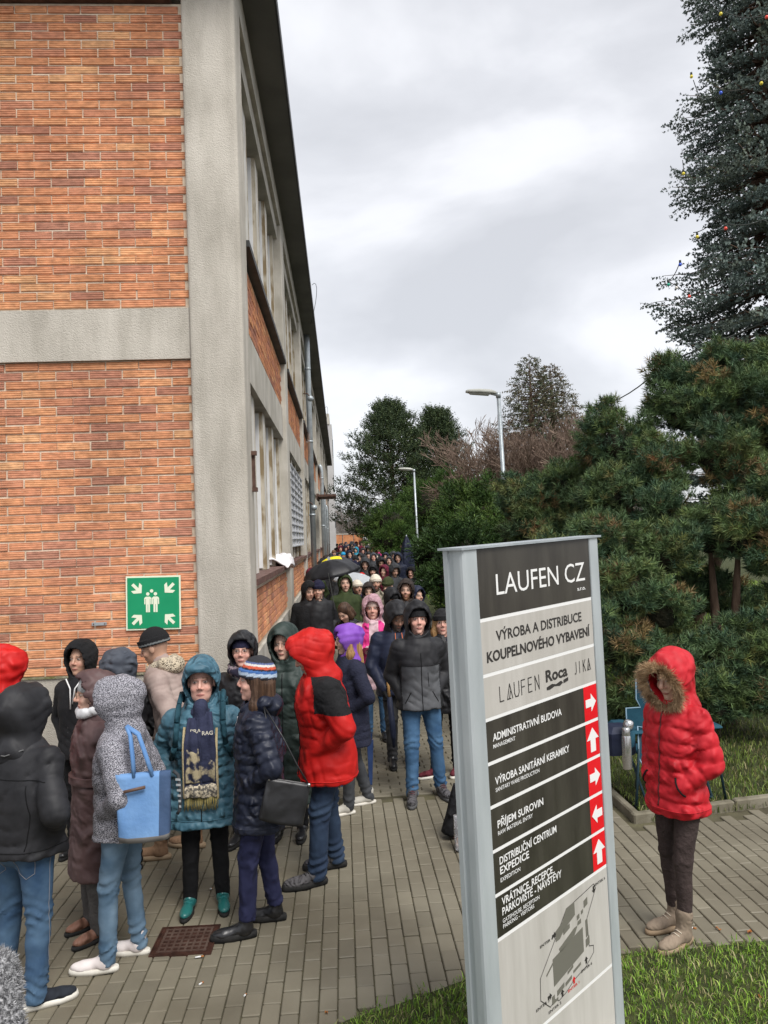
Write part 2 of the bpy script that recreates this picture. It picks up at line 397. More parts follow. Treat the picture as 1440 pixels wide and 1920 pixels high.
# eave
bpart(MB().box(-6.0, -.50, YF-.6, YEND, ZTOP, ZTOP+.10), 'soffit', M_soffit)
bpart(MB().box(-.499, -.478, YF-.6, YEND, ZTOP-.012, ZTOP+.16), 'eave_fascia', M_fascia)
bpart(MB().box(-6.0, -.50, YF-.6, YEND, ZTOP+.101, ZTOP+.17), 'roof', M_fascia)
# canopy over the side door, downpipes, brackets, loose cables
bpart(MB().box(-.75, -.12, 27.6, 29.6, 3.98, 4.06).box(-.83, -.75, 27.7, 29.5, 3.9, 4.1), 'door_canopy', M_rust)
for (x, y, z0, z1, r) in ((-.745, 21.0, .3, ZTOP, .075), (-.72, 32.5, .2, 5.6, .08), (-.74, 37.5, .2, 4.6, .07), (-.73, 44, .2, 4.4, .07)):
    d = thing('downpipe', 'galvanised downpipe on the side wall, %s' % {21.0: 'the tall near one reaching up to the eave', 32.5: 'second one beyond the door canopy with a curved top', 37.5: 'third and shorter one beyond the canopy', 44: 'last and farthest one along the wall'}[y], 'downpipe', (x, y, z0), 0, 'downpipes along the side wall')
    p = [(0, 0, 0), (0, 0, z1-z0-.3), (0, 0, z1-z0)] if y < 30 else [(0, 0, 0), (0, 0, z1-z0-.3), (-.03, 0, z1-z0-.1), (-.10, 0, z1-z0)]
    MB().tube(p, r, 14).build('pipe', M_galv, d)
    for zz in np.arange(.8, z1-z0-.3, 2.0): MB().tube([(0, 0, zz), (0, 0, zz+.05)], r+.008, 14).box(-.1, 0, -.015, .015, zz+.01, zz+.04).build('pipe_clamp', M_galv, d)
bpart(MB().box(XS, XS+.03, 7.43, 7.47, 2.95, 3.30).box(XS, XS+.05, 7.40, 7.46, 2.93, 2.97).box(XS, XS+.05, 7.40, 7.46, 3.28, 3.32), 'rusty_bracket', M_rust)
for yy, zz in ((19.7, 6.1), (19.8, 3.3)):
    t_ = thing('wall_lamp', 'small round grey lamp on the side wall beside the near downpipe, the %s' % ('upper one' if zz > 5 else 'lower one'), 'wall lamp', (XS, yy, zz), 0, 'wall lamps beside the downpipe')
    MB().tube([(0, 0, .1), (.1, 0, .1), (.16, 0, .02)], .015, 6).build('arm', M_rust, t_)
    MB().lathe([(.0, .05), (.06, .03), (.09, -.03), (.06, -.09), (0, -.11)], 14, (.17, 0, 0)).build('lamp_globe', M_galv, t_)
M_cable = mat('dark_cable', (.03,.03,.03), rough=.6)
for i, (y, z) in enumerate(((17.5, 7.9), (30, 7.2))):
    pa = [(-.46+.1*math.sin(k*.5)+.02*i, y+.06*k, z+.45*math.sin(k*.4+1)) for k in range(9)]
    tag(MB().tube(pa, .006, 5).build('loose_cable', M_cable), 'thin loose cable curling out from the eave, %s' % ('nearer one' if i == 0 else 'farther one'), 'cable', 'loose cables at the eave')
# white cloth on the first sill
cl = []; nx, ny = 14, 22; V = []; F = []
for i in range(nx):
    for j in range(ny):
        u = i/(nx-1); v = j/(ny-1)
        x = XR-.22+u*.5; z = 2.10+.10*math.sin(u*7+v*9)*math.sin(v*13+1)*.6+.06*math.sin(v*3.1)+.05
        if u > .6: z -= (u-.6)**1.3*.38; x = XR-.22+.3+ (u-.6)*.12+.02*math.sin(v*20)
        V.append((x, 11.15+v*1.3, z))
for i in range(nx-1):
    for j in range(ny-1): a = i*ny+j; F.append((a, a+ny, a+ny+1, a+1))
me = mesh_np('white_cloth', V, F); M_cloth = mat('white_cloth', (.75,.72,.73), (.82,.80,.81), rough=.9, ns=8, bump=18, bs=.6, bdist=.02)
o = mobj('white_cloth', me, M_cloth); tag(o, 'crumpled white cloth bundle lying on the tiled window sill', 'cloth')
mm_ = o.modifiers.new('s', 'SOLIDIFY'); mm_.thickness = .02
# buildings and wall far behind
Bf = thing('tall_annex', 'tall pale grey annex standing behind the far end of the factory', 'building', (-4, 72, 0))
M_annex = mat('annex_render', (.42,.41,.40), (.50,.49,.48), rough=.9, ns=.6)
MB().box(-4, 3.5, 0, 14, 0, 13.2).build('wall', M_annex, Bf)
MB().box(-4.1, 3.3, -.1, 14.1, 13.201, 14.2).build('parapet', M_conc2, Bf)
for zz in (3.5, 7.0, 10.4): MB().box(3.501, 3.56, 2, 4, zz, zz+1.6).build('window', M_glass, Bf)
M_ob = mat('orange_wall', (.42,.17,.08), (.58,.27,.13), rough=.9, ns=2)
wf = thing('brick_boundary_wall', 'orange brick boundary wall closing the far end of the path', 'wall', (1.2, 86, 0))
for i in range(4): MB().box(-2.2+i*1.25, -2.2+i*1.25+1.15, 0, .4, 0, 2.9-.05*(i % 2)).build('wall_panel', M_ob, wf)
MB().box(-2.3, 2.8, -.05, .45, 2.91, 3.0).build('coping', M_conc2, wf)
van = thing('white_van', 'white vehicle roof showing beyond the boundary wall, far end of the path', 'van', (3.6, 84, 0))
MB().bbox(-1.2, 1.2, -2.4, 2.4, .45, 2.6, .15).build('body', M_white, van)
MB().box(-1.05, 1.05, -2.43, -2.401, 1.5, 2.2).build('windscreen', M_glass, van)
for sx in (-1.1, 1.1):
    for sy in (-1.6, 1.6):
        MB().tube([(sx-.12, sy, .35), (sx+.12, sy, .35)], .35, 14).build('wheel', M_fascia, van)

# ---------------------------------------------------------------- assembly point sign and small plate
M_green = mat('sign_green', (.008,.27,.115), (.012,.31,.135), rough=.45, ns=3)
M_cream = mat('sign_cream', (.80,.84,.66), rough=.5)
S = thing('assembly_point_sign', 'square green assembly point sign with two figures and four arrows on the brick wall', 'sign', (-1.965, YF+.018, 1.69))
S.rotation_euler = (0, R(.8), 0)
MB().box(0, .49, -.008, .004, 0, .487).build('border', M_cream, S)
MB().box(.014, .476, -.012, -.0085, .014, .473).build('panel', M_green, S)
def flat(poly, y, th=.0012):
    return MB().prism(poly, 'y', y-th, y)
def arrow_poly(cx, cz, ang, s):
    base = [(-.5,.09),(-.02,.09),(-.26,.40),(.02,.40),(.42,0),(.02,-.40),(-.26,-.40),(-.02,-.09),(-.5,-.09)]
    base = [(-.55,.12),(.0,.12),(-.25,.46),(.03,.46),(.45,0),(.03,-.46),(-.25,-.46),(.0,-.12),(-.55,-.12)]
    ca, sa = math.cos(ang), math.sin(ang)
    return [(cx+s*(x*ca-z*sa), cz+s*(x*sa+z*ca)) for x, z in base]
for cx, cz, a in ((.105, .37, -45), (.385, .37, -135), (.105, .10, 45), (.385, .10, 135)):
    flat(arrow_poly(cx, cz, R(a), .115), -.0125).build('arrow', M_cream, S)
def disc(cx, cz, r, n=16): return [(cx+r*math.cos(2*math.pi*k/n), cz+r*math.sin(2*math.pi*k/n)) for k in range(n)]
for cx, cz, body_ in ((.197, .325, True), (.265, .325, True), (.231, .352, False)):
    fig = flat(disc(cx, cz, .0155), -.0125)
    if body_:
        fig.add(*(lambda m: (m.v, m.f))(flat([(cx-.018,.30),(cx+.018,.30),(cx+.032,.288),(cx+.032,.232),(cx+.022,.232),(cx+.022,.28),(cx+.018,.28),(cx+.018,.16),(cx+.002,.16),(cx+.002,.23),(cx-.002,.23),(cx-.002,.16),(cx-.018,.16),(cx-.018,.28),(cx-.022,.28),(cx-.022,.232),(cx-.032,.232),(cx-.032,.288)], -.0125)))
    fig.build('figure', M_cream, S)
pl = thing('metal_plate', 'small grey metal plate fixed to the bricks left of the green sign', 'plate', (-2.27, YF+.018, 1.745))
MB().box(0, .13, -.006, .006, 0, .028).build('plate', M_galv, pl)
for xx in (.012, .112): MB().tube([(xx+.004, -.006, .014), (xx+.004, -.011, .014)], .006, 8).build('screw', M_rust, pl)

# ---------------------------------------------------------------- ground
M_soil = mat('soil', (.045,.033,.02), (.085,.06,.035), rough=1, ns=3, bump=14, bs=.8, bdist=.03)
M_joint = mat('paving_joint', (.06,.052,.034), (.115,.105,.06), rough=1, ns=5, bump=60, bs=.6)
M_paver = mat('paver', (.158,.139,.100), (.252,.228,.170), rough=.6, streak=.30, sscale=(.9,.7,1), ns=1.1, bump=110, bs=.35, bdist=.003, coords='Object', obj_rand=.12, wet=(1.2, .42, .85), detail=6)
# colour in world space so that neighbouring pavers share large damp areas
for M_ in (M_paver,):
    t = M_.node_tree
    for l in list(t.links):
        if l.from_node.type == 'TEX_COORD': t.links.remove(l)
    g = t.nodes.new('ShaderNodeNewGeometry'); mp_ = [n for n in t.nodes if n.type == 'MAPPING'][0]; t.links.new(g.outputs['Position'], mp_.inputs[0])
tag(MB().box(-80, 80, -20, 400, -1.0, -.07).build('ground', M_soil), kind='structure')
def gz(y): return float(np.interp(y, [16.9, 24, 50, 110], [0, .14, .32, .45]))
pave = tag(MB().box(-8, 6.5, 1.0, 16.95, -.069, -.014).build('pavement', M_joint), kind='structure')
GX = [-3, -.9, -.4, -.054, .256, .592, 1.0, 1.545, 1.957, 2.421, 7]; GY = [2.0, 3.2, 3.7, 3.998, 4.12, 4.275, 4.36, 4.427, 4.433, 4.464, 4.7]
def gy(x): return np.interp(x, GX, GY)
def paver_mesh(lx, ly):
    return MB().bbox(0, lx, 0, ly, -.05, 0, .005)
pa = paver_mesh(.094, .190).build('paver', M_paver, me_only=True); pb = paver_mesh(.190, .094).build('paver', M_paver, me_only=True)
pc = []
kerb_y = lambda x: 6.36+(x-2.35)*.165
for i in range(-42, 70):
    x = i*.1
    off = (.1 if i % 2 else 0)
    for j in range(0, 42):
        y = 2.9+j*.2+off-(.2 if 0 else 0)
        if y+.2 > (7.36 if x < 2.3 else kerb_y(x)-.01): continue
        if y < gy(x+.05)-.12: continue
        if x < XS-.1 and y+.2 > YF+.03: continue
        if x > 6.4: continue
        pc.append((x+.0035, y+.0035, 0))
for j in range(0, 95):
    y = 7.37+j*.1
    for i in range(-5, 12):
        x = i*.2+(.1 if j % 2 else 0)
        if x < XS-.02 or x+.2 > 2.36: continue
        pc.append((x+.0035, y+.0035, 1))
def vis(q): return -2.4 < q[0] < 3.0 and q[1] > 3.55
pc.sort(key=lambda q: (not vis(q), (q[0]-.35)**2*1.0+(q[1])**2))
rest = MB()
for n, (x, y, k) in enumerate(pc):
    z = rnd.uniform(-.0035, .0015)
    if n < 298:
        o = mobj('paver', pb if k else pa, None, pave); o.location = (x, y, z); o.rotation_euler = (rnd.uniform(-.012,.012), rnd.uniform(-.02,.02), rnd.uniform(-.006,.006))
    else:
        src = paver_mesh(.190, .094) if k else paver_mesh(.094, .190)
        rest.add([(a+x, b_+y, c_+z+a*rnd.uniform(-.02,.02)) for a, b_, c_ in src.v], src.f)
rest.build('paving', M_paver, pave, 'stuff')
fp = []; ff = []
for i, y in enumerate((16.9, 20, 24, 32, 50, 80, 110)):
    fp += [(XS-.3, y, gz(y)-.1), (XS-.3, y, gz(y)-.004), (2.6+max(0, y-24)*.05, y, gz(y)-.004), (2.6+max(0, y-24)*.05, y, gz(y)-.1)]
for i in range(6):
    for k in range(3): a = i*4+k; ff.append((a, a+4, a+5, a+1))
tag(MB().add(fp, ff).build('path', M_paver), kind='structure')
# manhole cover
M_iron = mat('rusty_iron', (.028,.012,.008), (.062,.026,.018), rough=.55, ns=14, bump=40, bs=.4)
mh = thing('manhole_cover', 'square rusty iron manhole cover with a raised grid pattern set in the paving', 'manhole cover', (-1.04, 4.905, .001), R(-1))
MB().box(-.175, .175, -.16, .16, -.01, .006).build('plate', M_iron, mh)
g = MB()
for k in range(8):
    u = -.14+k*.04; g.box(u-.006, u+.006, -.14, .14, .006, .0115)
for k in range(7):
    v = -.13+k*.0433; g.box(-.15, .15, v-.006, v+.006, .0062, .0112)
g.build('tread', mat('worn_iron', (.06,.032,.025), (.11,.075,.06), rough=.5, ns=8, bump=40, bs=.3), mh)
MB().box(-.185, .185, -.17, -.161, -.01, .009).box(-.185, .185, .161, .17, -.01, .009).box(-.185, -.176, -.16, .16, -.01, .009).box(.176, .185, -.16, .16, -.01, .009).build('frame', M_iron, mh)
# litter
M_paper = mat('paper', (.7,.62,.5), rough=.8); M_leaf = mat('dead_leaf', (.33,.10,.03), (.45,.2,.06), rough=.8, ns=30)
def litter(x, y, ln, label, rz, nm='cigarette_end', mt=None, cat='cigarette end'):
    t_ = thing(nm, label, cat, (x, y, .006), rz, 'litter on the paving')
    MB().tube([(-ln/2, 0, 0), (ln/6, 0, 0)], .0045, 7).build('paper_tube', M_white, t_)
    MB().tube([(ln/6, 0, 0), (ln/2, 0, 0)], .0047, 7).build('filter', M_leaf, t_)
litter(-.92, 4.70, .05, 'cigarette end lying at the edge of the manhole cover', .2)
litter(2.05, 4.66, .06, 'cigarette end lying on the paving right of the red coated person', -.5)
litter(-.6, 4.28, .02, 'tiny white cigarette scrap in the open paving left of the sign', 1.2)
litter(-.86, 4.42, .03, 'small cigarette scrap below the manhole cover', .9)
litter(-1.0, 5.6, .02, 'tiny white scrap on the paving behind the teal coated person', .4)
def leaf(x, y, s, label):
    V = []; F = []; n = 8
    prof = [0, .5, .8, .9, .75, .5, .2, 0]
    for i in range(n):
        u = i/(n-1)-.5
        for sgn in (-1, 0, 1): V.append((u*s*2, sgn*prof[i]*s*.6, .012*abs(sgn)*s/.04+.008*math.sin(u*6)))
    for i in range(n-1):
        for k in range(2): a = i*3+k; F.append((a, a+3, a+4, a+1))
    o = mobj('dead_leaf', mesh_np('dead_leaf', V, F), M_leaf); o.location = (x, y, .008); o.rotation_euler = (0, 0, x*7)
    mo = o.modifiers.new('s', 'SOLIDIFY'); mo.thickness = .001
    tag(o, label, 'leaf', 'dead leaves on the paving')
leaf(2.36, 4.56, .028, 'orange dead leaf at the edge of the near lawn by the right side')
leaf(2.2, 4.62, .016, 'small brown dead leaf on the paving, left of the orange leaf')
for i in range(9):
    leaf(rnd.uniform(-.3, 3.2), rnd.uniform(3.6, 4.25), rnd.uniform(.012, .024), 'small brown dead leaf lying in the near lawn, one of several scattered')
# kerb round the planted bed
kb = tag(bpy.data.objects.new('kerb', None), kind='structure'); link(kb)
M_kerb = mat('kerb_stone', (.13,.115,.08), (.22,.20,.15), rough=.9, ns=6, bump=40, bs=.6, bdist=.006)
km = MB().bbox(0, .96, 0, .07, -.05, .075, .012).build('kerb_stone', M_kerb, me_only=True)
for i in range(5):
    o = mobj('kerb_stone', km, None, kb); o.location = (2.36+i*.97*math.cos(.163), 6.36+i*.97*math.sin(.163), rnd.uniform(-.012, .006)); o.rotation_euler = (0, rnd.uniform(-.012, .012), .163)
for i in range(12):
    o = mobj('kerb_stone', km, None, kb); o.location = (2.43, 6.37+i*.97, rnd.uniform(-.01, .008)); o.rotation_euler = (0, 0, math.pi/2+rnd.uniform(-.01, .01))
# lawns (earth sheet + blades)
M_lawn = mat('lawn_earth', (.028,.035,.012), (.06,.068,.022), rough=1, ns=7, bump=30, bs=.8, bdist=.03)
lp = [(-3, 1.2)]+[(x, y) for x, y in zip(GX, GY)]+[(7, 1.2)]
tag(MB().prism(lp, 'z', -.012, .006).build('near_lawn', M_lawn), kind='structure')
V = []; F = []; ysl = (6.45, 9, 12, 16.9, 24, 36, 50, 110)
for y in ysl:
    for u in (0, .15, .4, 1): x0 = 2.49 if y < 24 else 2.45+(y-24)*.05; x = x0+u*(12+y*.6); V.append((x, y+(.17*(x-2.49) if y < 7 else 0), gz(y)+.03))
for i in range(7):
    for k in range(3): a = i*4+k; F.append((a, a+1, a+5, a+4))
tag(mobj('lawn', mesh_np('lawn', V, F), M_lawn), kind='structure')
def blades(name, pts, hmin, hmax, cols, wd=.0035, lean=.5, label=None, parent=None):
    n = len(pts); h = rng.uniform(hmin, hmax, n); a = rng.uniform(0, 2*np.pi, n); la = rng.uniform(0, 2*np.pi, n); ln = rng.uniform(.1, lean, n)*h
    w = wd*rng.uniform(.7, 1.3, n); dx = np.cos(a)*w; dy = np.sin(a)*w; lx = np.cos(la)*ln; ly = np.sin(la)*ln
    P = pts; z0 = np.zeros(n)
    A = np.stack([P[:,0]-dx, P[:,1]-dy, P[:,2]], 1); Bq = np.stack([P[:,0]+dx, P[:,1]+dy, P[:,2]], 1)
    Cq = np.stack([P[:,0]+dx*.8+lx*.35, P[:,1]+dy*.8+ly*.35, P[:,2]+h*.6], 1); D = np.stack([P[:,0]-dx*.8+lx*.35, P[:,1]-dy*.8+ly*.35, P[:,2]+h*.6], 1)
    E = np.stack([P[:,0]+lx, P[:,1]+ly, P[:,2]+h*(1-.3*ln/h)], 1)
    V = np.concatenate([A, Bq, Cq, D, E], 0); i = np.arange(n)
    F = np.concatenate([np.stack([i, i+n, i+2*n], 1), np.stack([i, i+2*n, i+3*n], 1), np.stack([i+3*n, i+2*n, i+4*n], 1)], 0)
    me = mesh_np(name, V, F)
    ca = me.color_attributes.new('Col', 'FLOAT_COLOR', 'POINT'); c = np.array(cols)[rng.integers(0, len(cols), n)]*rng.uniform(.75, 1.25, (n, 1))
    c4 = np.ones((5*n, 4), np.float32); c4[:, :3] = np.tile(c, (5, 1)); ca.data.foreach_set('color', c4.ravel())
    o = mobj(name, me, M_blade, parent); o['kind'] = 'stuff'
    return o
M_blade = mat('grass_blade', (.1,.2,.05), rough=.55, attr='Col', spec=.3)
n = 80000
x = rng.uniform(-1.2, 4.2, n); y = rng.uniform(2.2, 4.75, n); 
edge = gy(x)+.03*np.sin(x*23)+.02*np.sin(x*57+1)+rng.normal(0, .018, n)
k = (y < edge); x, y = x[k], y[k]
den = .55+.45*np.sin(x*5.1+1)*np.sin(y*7+x*2); k = rng.uniform(0, 1, len(x)) < den*.5+.55; x, y = x[k], y[k]
GC = [(.13,.26,.022),(.18,.33,.03),(.23,.38,.045),(.30,.38,.08),(.09,.16,.03),(.30,.27,.13),(.15,.21,.05)]
tag(blades('grass', np.stack([x, y, np.full(len(x), .004)], 1), .018, .055, GC, .0026, 1.1), 'short wet green grass around the foot of the direction sign', 'grass')
n = 30000
x = rng.uniform(2.45, 7.5, n); y = rng.uniform(6.4, 11.5, n); k = (y > kerb_y(x)+.05) & (rng.uniform(0, 1, n) < np.clip(1.25-(y-6.7)*.35, .12, 1)); x, y = x[k], y[k]
tag(blades('grass', np.stack([x, y, np.full(len(x), .03)], 1), .03, .09, [(.09,.15,.02),(.14,.20,.03),(.18,.22,.05),(.2,.17,.08),(.06,.09,.02)], .0036, 1.0), 'longer dull grass in the planted bed behind the kerb', 'grass')
n = 26000
x = rng.uniform(3, 16, n); y = rng.uniform(11, 46, n); zz_ = np.interp(y, [16.9, 24, 50], [.03, .17, .35])
tag(blades('grass', np.stack([x, y, zz_], 1), .06, .14, [(.12,.20,.03),(.16,.25,.04),(.2,.27,.06)], .02, .9), 'bright green lawn seen through the gaps behind the pines', 'grass')
# pine needle litter and sprouts along the kerb
# ---------------------------------------------------------------- sculpting with distance fields
def axis_pts(lo, hi, h, fine=()):
    """grid coordinates, step h, finer inside each (a, b, h2)"""
    out = [lo]; x = lo
    while x < hi:
        st = h
        for a, b, h2 in fine:
            if a-h <= x <= b: st = min(st, h2)
        x += st; out.append(x)
    return np.array(out, np.float32)
class Field:
    def __init__(s, ax): s.ax = ax; s.D = np.full([len(a) for a in ax], .5, np.float32)
    def sl(s, lo, hi):
        r = []
        for a, l, h in zip(s.ax, lo, hi):
            i = max(0, np.searchsorted(a, l)-1); j = min(len(a), np.searchsorted(a, h)+1); r.append(slice(i, max(j, i+1)))
        return tuple(r)
    def grid(s, sl): return s.ax[0][sl[0]][:, None, None], s.ax[1][sl[1]][None, :, None], s.ax[2][sl[2]][None, None, :]
    def union(s, fn, lo, hi, k=.02, pad=.06):
        sl = s.sl([v-pad for v in lo], [v+pad for v in hi]); X, Y, Z = s.grid(sl); d = np.broadcast_to(fn(X, Y, Z), s.D[sl].shape)
        a = s.D[sl]; h = np.clip(.5+.5*(a-d)/k, 0, 1); s.D[sl] = a*(1-h)+d*h-k*h*(1-h)
    def cut(s, fn, lo, hi, k=.01, pad=.02):
        sl = s.sl([v-pad for v in lo], [v+pad for v in hi]); X, Y, Z = s.grid(sl); d = -np.broadcast_to(fn(X, Y, Z), s.D[sl].shape)
        a = s.D[sl]; h = np.clip(.5-.5*(a-d)/k, 0, 1); s.D[sl] = a*(1-h)+d*h+k*h*(1-h)
    def cone(s, a, b, ra, rb, k=.02, puff=None, ex=0):
        a = np.array(a, float); b = np.array(b, float); ba = b-a; L2 = ba@ba; Ln = math.sqrt(L2); r = max(ra, rb)
        def fn(X, Y, Z):
            x, y, z = X-a[0], Y-a[1], Z-a[2]; t = np.clip((x*ba[0]+y*ba[1]+z*ba[2])/L2, 0, 1)
            d = np.sqrt((x-t*ba[0])**2+(y-t*ba[1])**2+(z-t*ba[2])**2)-(ra+(rb-ra)*t)
            if puff: d = d-puff[1]*(np.abs(np.sin(np.pi*(t*Ln/puff[0]+(puff[2] if len(puff) > 2 else 0))))**.45-.7)
            return d
        s.union(fn, np.minimum(a, b)-r, np.maximum(a, b)+r, k)
    def ell(s, c, r, k=.02, Rm=None, cut=False):
        c = np.array(c, float); r = np.array(r, float); Rm = np.eye(3) if Rm is None else np.asarray(Rm)
        def fn(X, Y, Z):
            x, y, z = X-c[0], Y-c[1], Z-c[2]
            q = [Rm[0][i]*x+Rm[1][i]*y+Rm[2][i]*z for i in range(3)]
            k0 = np.sqrt(sum((q[i]/r[i])**2 for i in range(3)))+1e-6; k1 = np.sqrt(sum((q[i]/r[i]**2)**2 for i in range(3)))+1e-6
            return k0*(k0-1)/k1
        m = r.max(); (s.cut if cut else s.union)(fn, c-m, c+m, k)
    def noise(s, amp, fr, seed):
        X, Y, Z = s.grid((slice(None),)*3); q = np.random.default_rng(seed); a = q.normal(0, 1, (6, 3)); p = q.uniform(0, 6, 6)
        def dot(i, f): v = a[i]/np.linalg.norm(a[i]); return (X*v[0]+Y*v[1]+Z*v[2])*f+p[i]
        n = .55*np.sin(dot(0, fr)+2.2*np.sin(dot(1, fr*.45)))+.45*np.sin(dot(2, fr*1.7)+2.4*np.sin(dot(3, fr*.8)))
        s.D -= (amp*n).astype(np.float32)
    def crease(s, amp, wl, seed, tilt=.5):
        """sharp wandering cloth creases, roughly level, about wl apart"""
        X, Y, Z = s.grid((slice(None),)*3); q = np.random.default_rng(seed); p = q.uniform(0, 6, 9)
        wx = np.sin(X*13+p[0]+2*np.sin(Z*7+p[1]))+np.sin(Y*15+p[2]+1.5*np.sin(X*9+p[3])); k = np.pi/wl
        u = (Z+tilt*.5*np.sin(X*4+p[4])*X*4*.5+.030*wx)*k+p[5]; v = (Z*.5+.8*(X+Y)*np.sign(np.sin(p[6]))+.03*wx)*k*.8+p[7]
        m = .5+.5*np.sin(X*11+Z*9+p[8]+np.sin(Y*12)); m2 = .5+.5*np.sin(Z*14-X*8+p[3]); g = lambda t: (1-np.abs(np.sin(t)))**2.5
        s.D += (amp*(g(u)*m*1.2+g(v)*m2)-amp*.5).astype(np.float32)
    def mesh(s):
        D = s.D.copy()
        for i in range(3):
            sl = [slice(None)]*3
            for e in (0, -1): sl[i] = e; D[tuple(sl)] = np.maximum(D[tuple(sl)], 1e-3)
        I = D < 0; c = sum(I[i:I.shape[0]-1+i, j:I.shape[1]-1+j, k:I.shape[2]-1+k].astype(np.int8) for i in (0, 1) for j in (0, 1) for k in (0, 1))
        act = np.argwhere((c > 0) & (c < 8)); n = len(act)
        idx = np.full(c.shape, -1, np.int32); idx[tuple(act.T)] = np.arange(n)
        off = np.array([(i, j, k) for i in (0, 1) for j in (0, 1) for k in (0, 1)])
        cv = np.stack([D[tuple((act+o).T)] for o in off], 1)
        S = np.zeros((n, 3), np.float32); W = np.zeros(n, np.float32)
        for a in range(8):
            for b in range(a+1, 8):
                if np.abs(off[a]-off[b]).sum() != 1: continue
                m = (cv[:, a] < 0) != (cv[:, b] < 0); t = cv[m, a]/(cv[m, a]-cv[m, b])
                S[m] += off[a]+(off[b]-off[a])*t[:, None]; W[m] += 1
        loc = act+S/W[:, None]
        V = np.stack([np.interp(loc[:, i], np.arange(len(s.ax[i])), s.ax[i]) for i in range(3)], 1)
        Fs = []
        for ax in range(3):
            u, v = [(1, 2), (2, 0), (0, 1)][ax]
            A = np.take(I, range(0, I.shape[ax]-1), ax); Bv = np.take(I, range(1, I.shape[ax]), ax)
            e = np.argwhere(A != Bv); e = e[(e[:, u] > 0) & (e[:, v] > 0)]
            du = np.zeros(3, int); du[u] = 1; dv = np.zeros(3, int); dv[v] = 1
            ok = (e[:, u] < I.shape[u]-1) & (e[:, v] < I.shape[v]-1); e = e[ok]
            q = np.stack([idx[tuple((e-du-dv).T)], idx[tuple((e-dv).T)], idx[tuple(e.T)], idx[tuple((e-du).T)]], 1)
            fl = A[tuple(e.T)]; q[~fl] = q[~fl][:, ::-1]; Fs.append(q)
        F = np.concatenate(Fs); F = F[(F >= 0).all(1)]
        return V, F
def rotm(yaw=0, pitch=0, roll=0):
    """yaw turns left (+), pitch bows forward (+); forward is +Y"""
    return np.array(Matrix.Rotation(yaw, 3, 'Z') @ Matrix.Rotation(-pitch, 3, 'X') @ Matrix.Rotation(roll, 3, 'Y'))

# ---------------------------------------------------------------- people
def skel(p):
    h = p.get('h', 1.7)/1.7; K = dict(s=h, hs=h*p.get('head', 1.05))
    lean = R(p.get('lean', 0)); Rt = rotm(0, lean, R(p.get('side', 0))); w = p.get('w', 1.0)
    hip = np.array([0, 0, .92])*h
    def T(v): return hip+Rt@(np.array(v)*h)
    K['hip'] = hip; K['Rt'] = Rt; K['T'] = T
    K['chest'] = T((0, .0, .33)); K['neck'] = T((0, -.01, .52)); K['sh'] = [T((-.158*w, -.01, .428)), T((.158*w, -.01, .428))]
    Rh = rotm(R(p.get('hy', 0)), R(p.get('hp', 0))+lean*.6, R(p.get('hr', 0))); K['Rh'] = Rh
    K['head'] = K['neck']+Rt@np.array([0, .0, .03])*h+Rh@np.array([0, .015, .115])*K['hs']
    arms = p.get('arms', ('pocket', 'pocket'))
    K['el'] = []; K['wr'] = []
    for i, sg in enumerate((-1, 1)):
        a = arms[i]; S = K['sh'][i]
        if isinstance(a, str):
            g = w
            e_, w_ = {'pocket': ((sg*.095*g, -.085, -.255), (sg*-.04, .085*p.get('depth',1), -.40)), 'down': ((sg*.06*g, -.02, -.28), (sg*.055*g, .05, -.50)),
                      'cross': ((sg*.07*g, .05, -.27), (sg*-.20, .235, -.22)), 'hold': ((sg*.07*g, .0, -.28), (sg*.02, .22, -.34)),
                      'side': ((sg*.05*g, -.03, -.28), (sg*-.005, .04, -.44)), 'phone': ((sg*.08*g, .08, -.26), (sg*-.03, .27, -.08)), 'back': ((sg*.075*g, -.08, -.26), (sg*-.0, .03, -.44))}[a]
        else: e_, w_ = a
        K['el'].append(S+Rt@np.array(e_)*h); K['wr'].append(S+Rt@np.array(w_)*h)
    st = p.get('feet', ((-.10, 0, 4), (.10, 0, -4)))
    K['feet'] = st; K['an'] = []; K['kn'] = []; K['hj'] = []
    for i, (fx, fy, fr) in enumerate(st):
        hj = hip+np.array([(-.085 if i == 0 else .085)*h, 0, -.02]); an = np.array([fx*h, fy*h-.02, .085*h])
        kn = (hj+an)/2+np.array([0, .025 if fy > -.1 else .05, 0.01]); kn[2] = .50*h
        K['hj'].append(hj); K['an'].append(an); K['kn'].append(kn)
    return K
SKINS = {'fair': (.64,.41,.31), 'pink': (.68,.39,.31), 'tan': (.50,.30,.21)}
M_skin = mat('skin', (.5,.3,.2), rough=.5, attr='Col', bump=60, bs=.12, spec=.35)
M_skin.node_tree.nodes['Principled BSDF'].inputs['Subsurface Weight'].default_value = .0
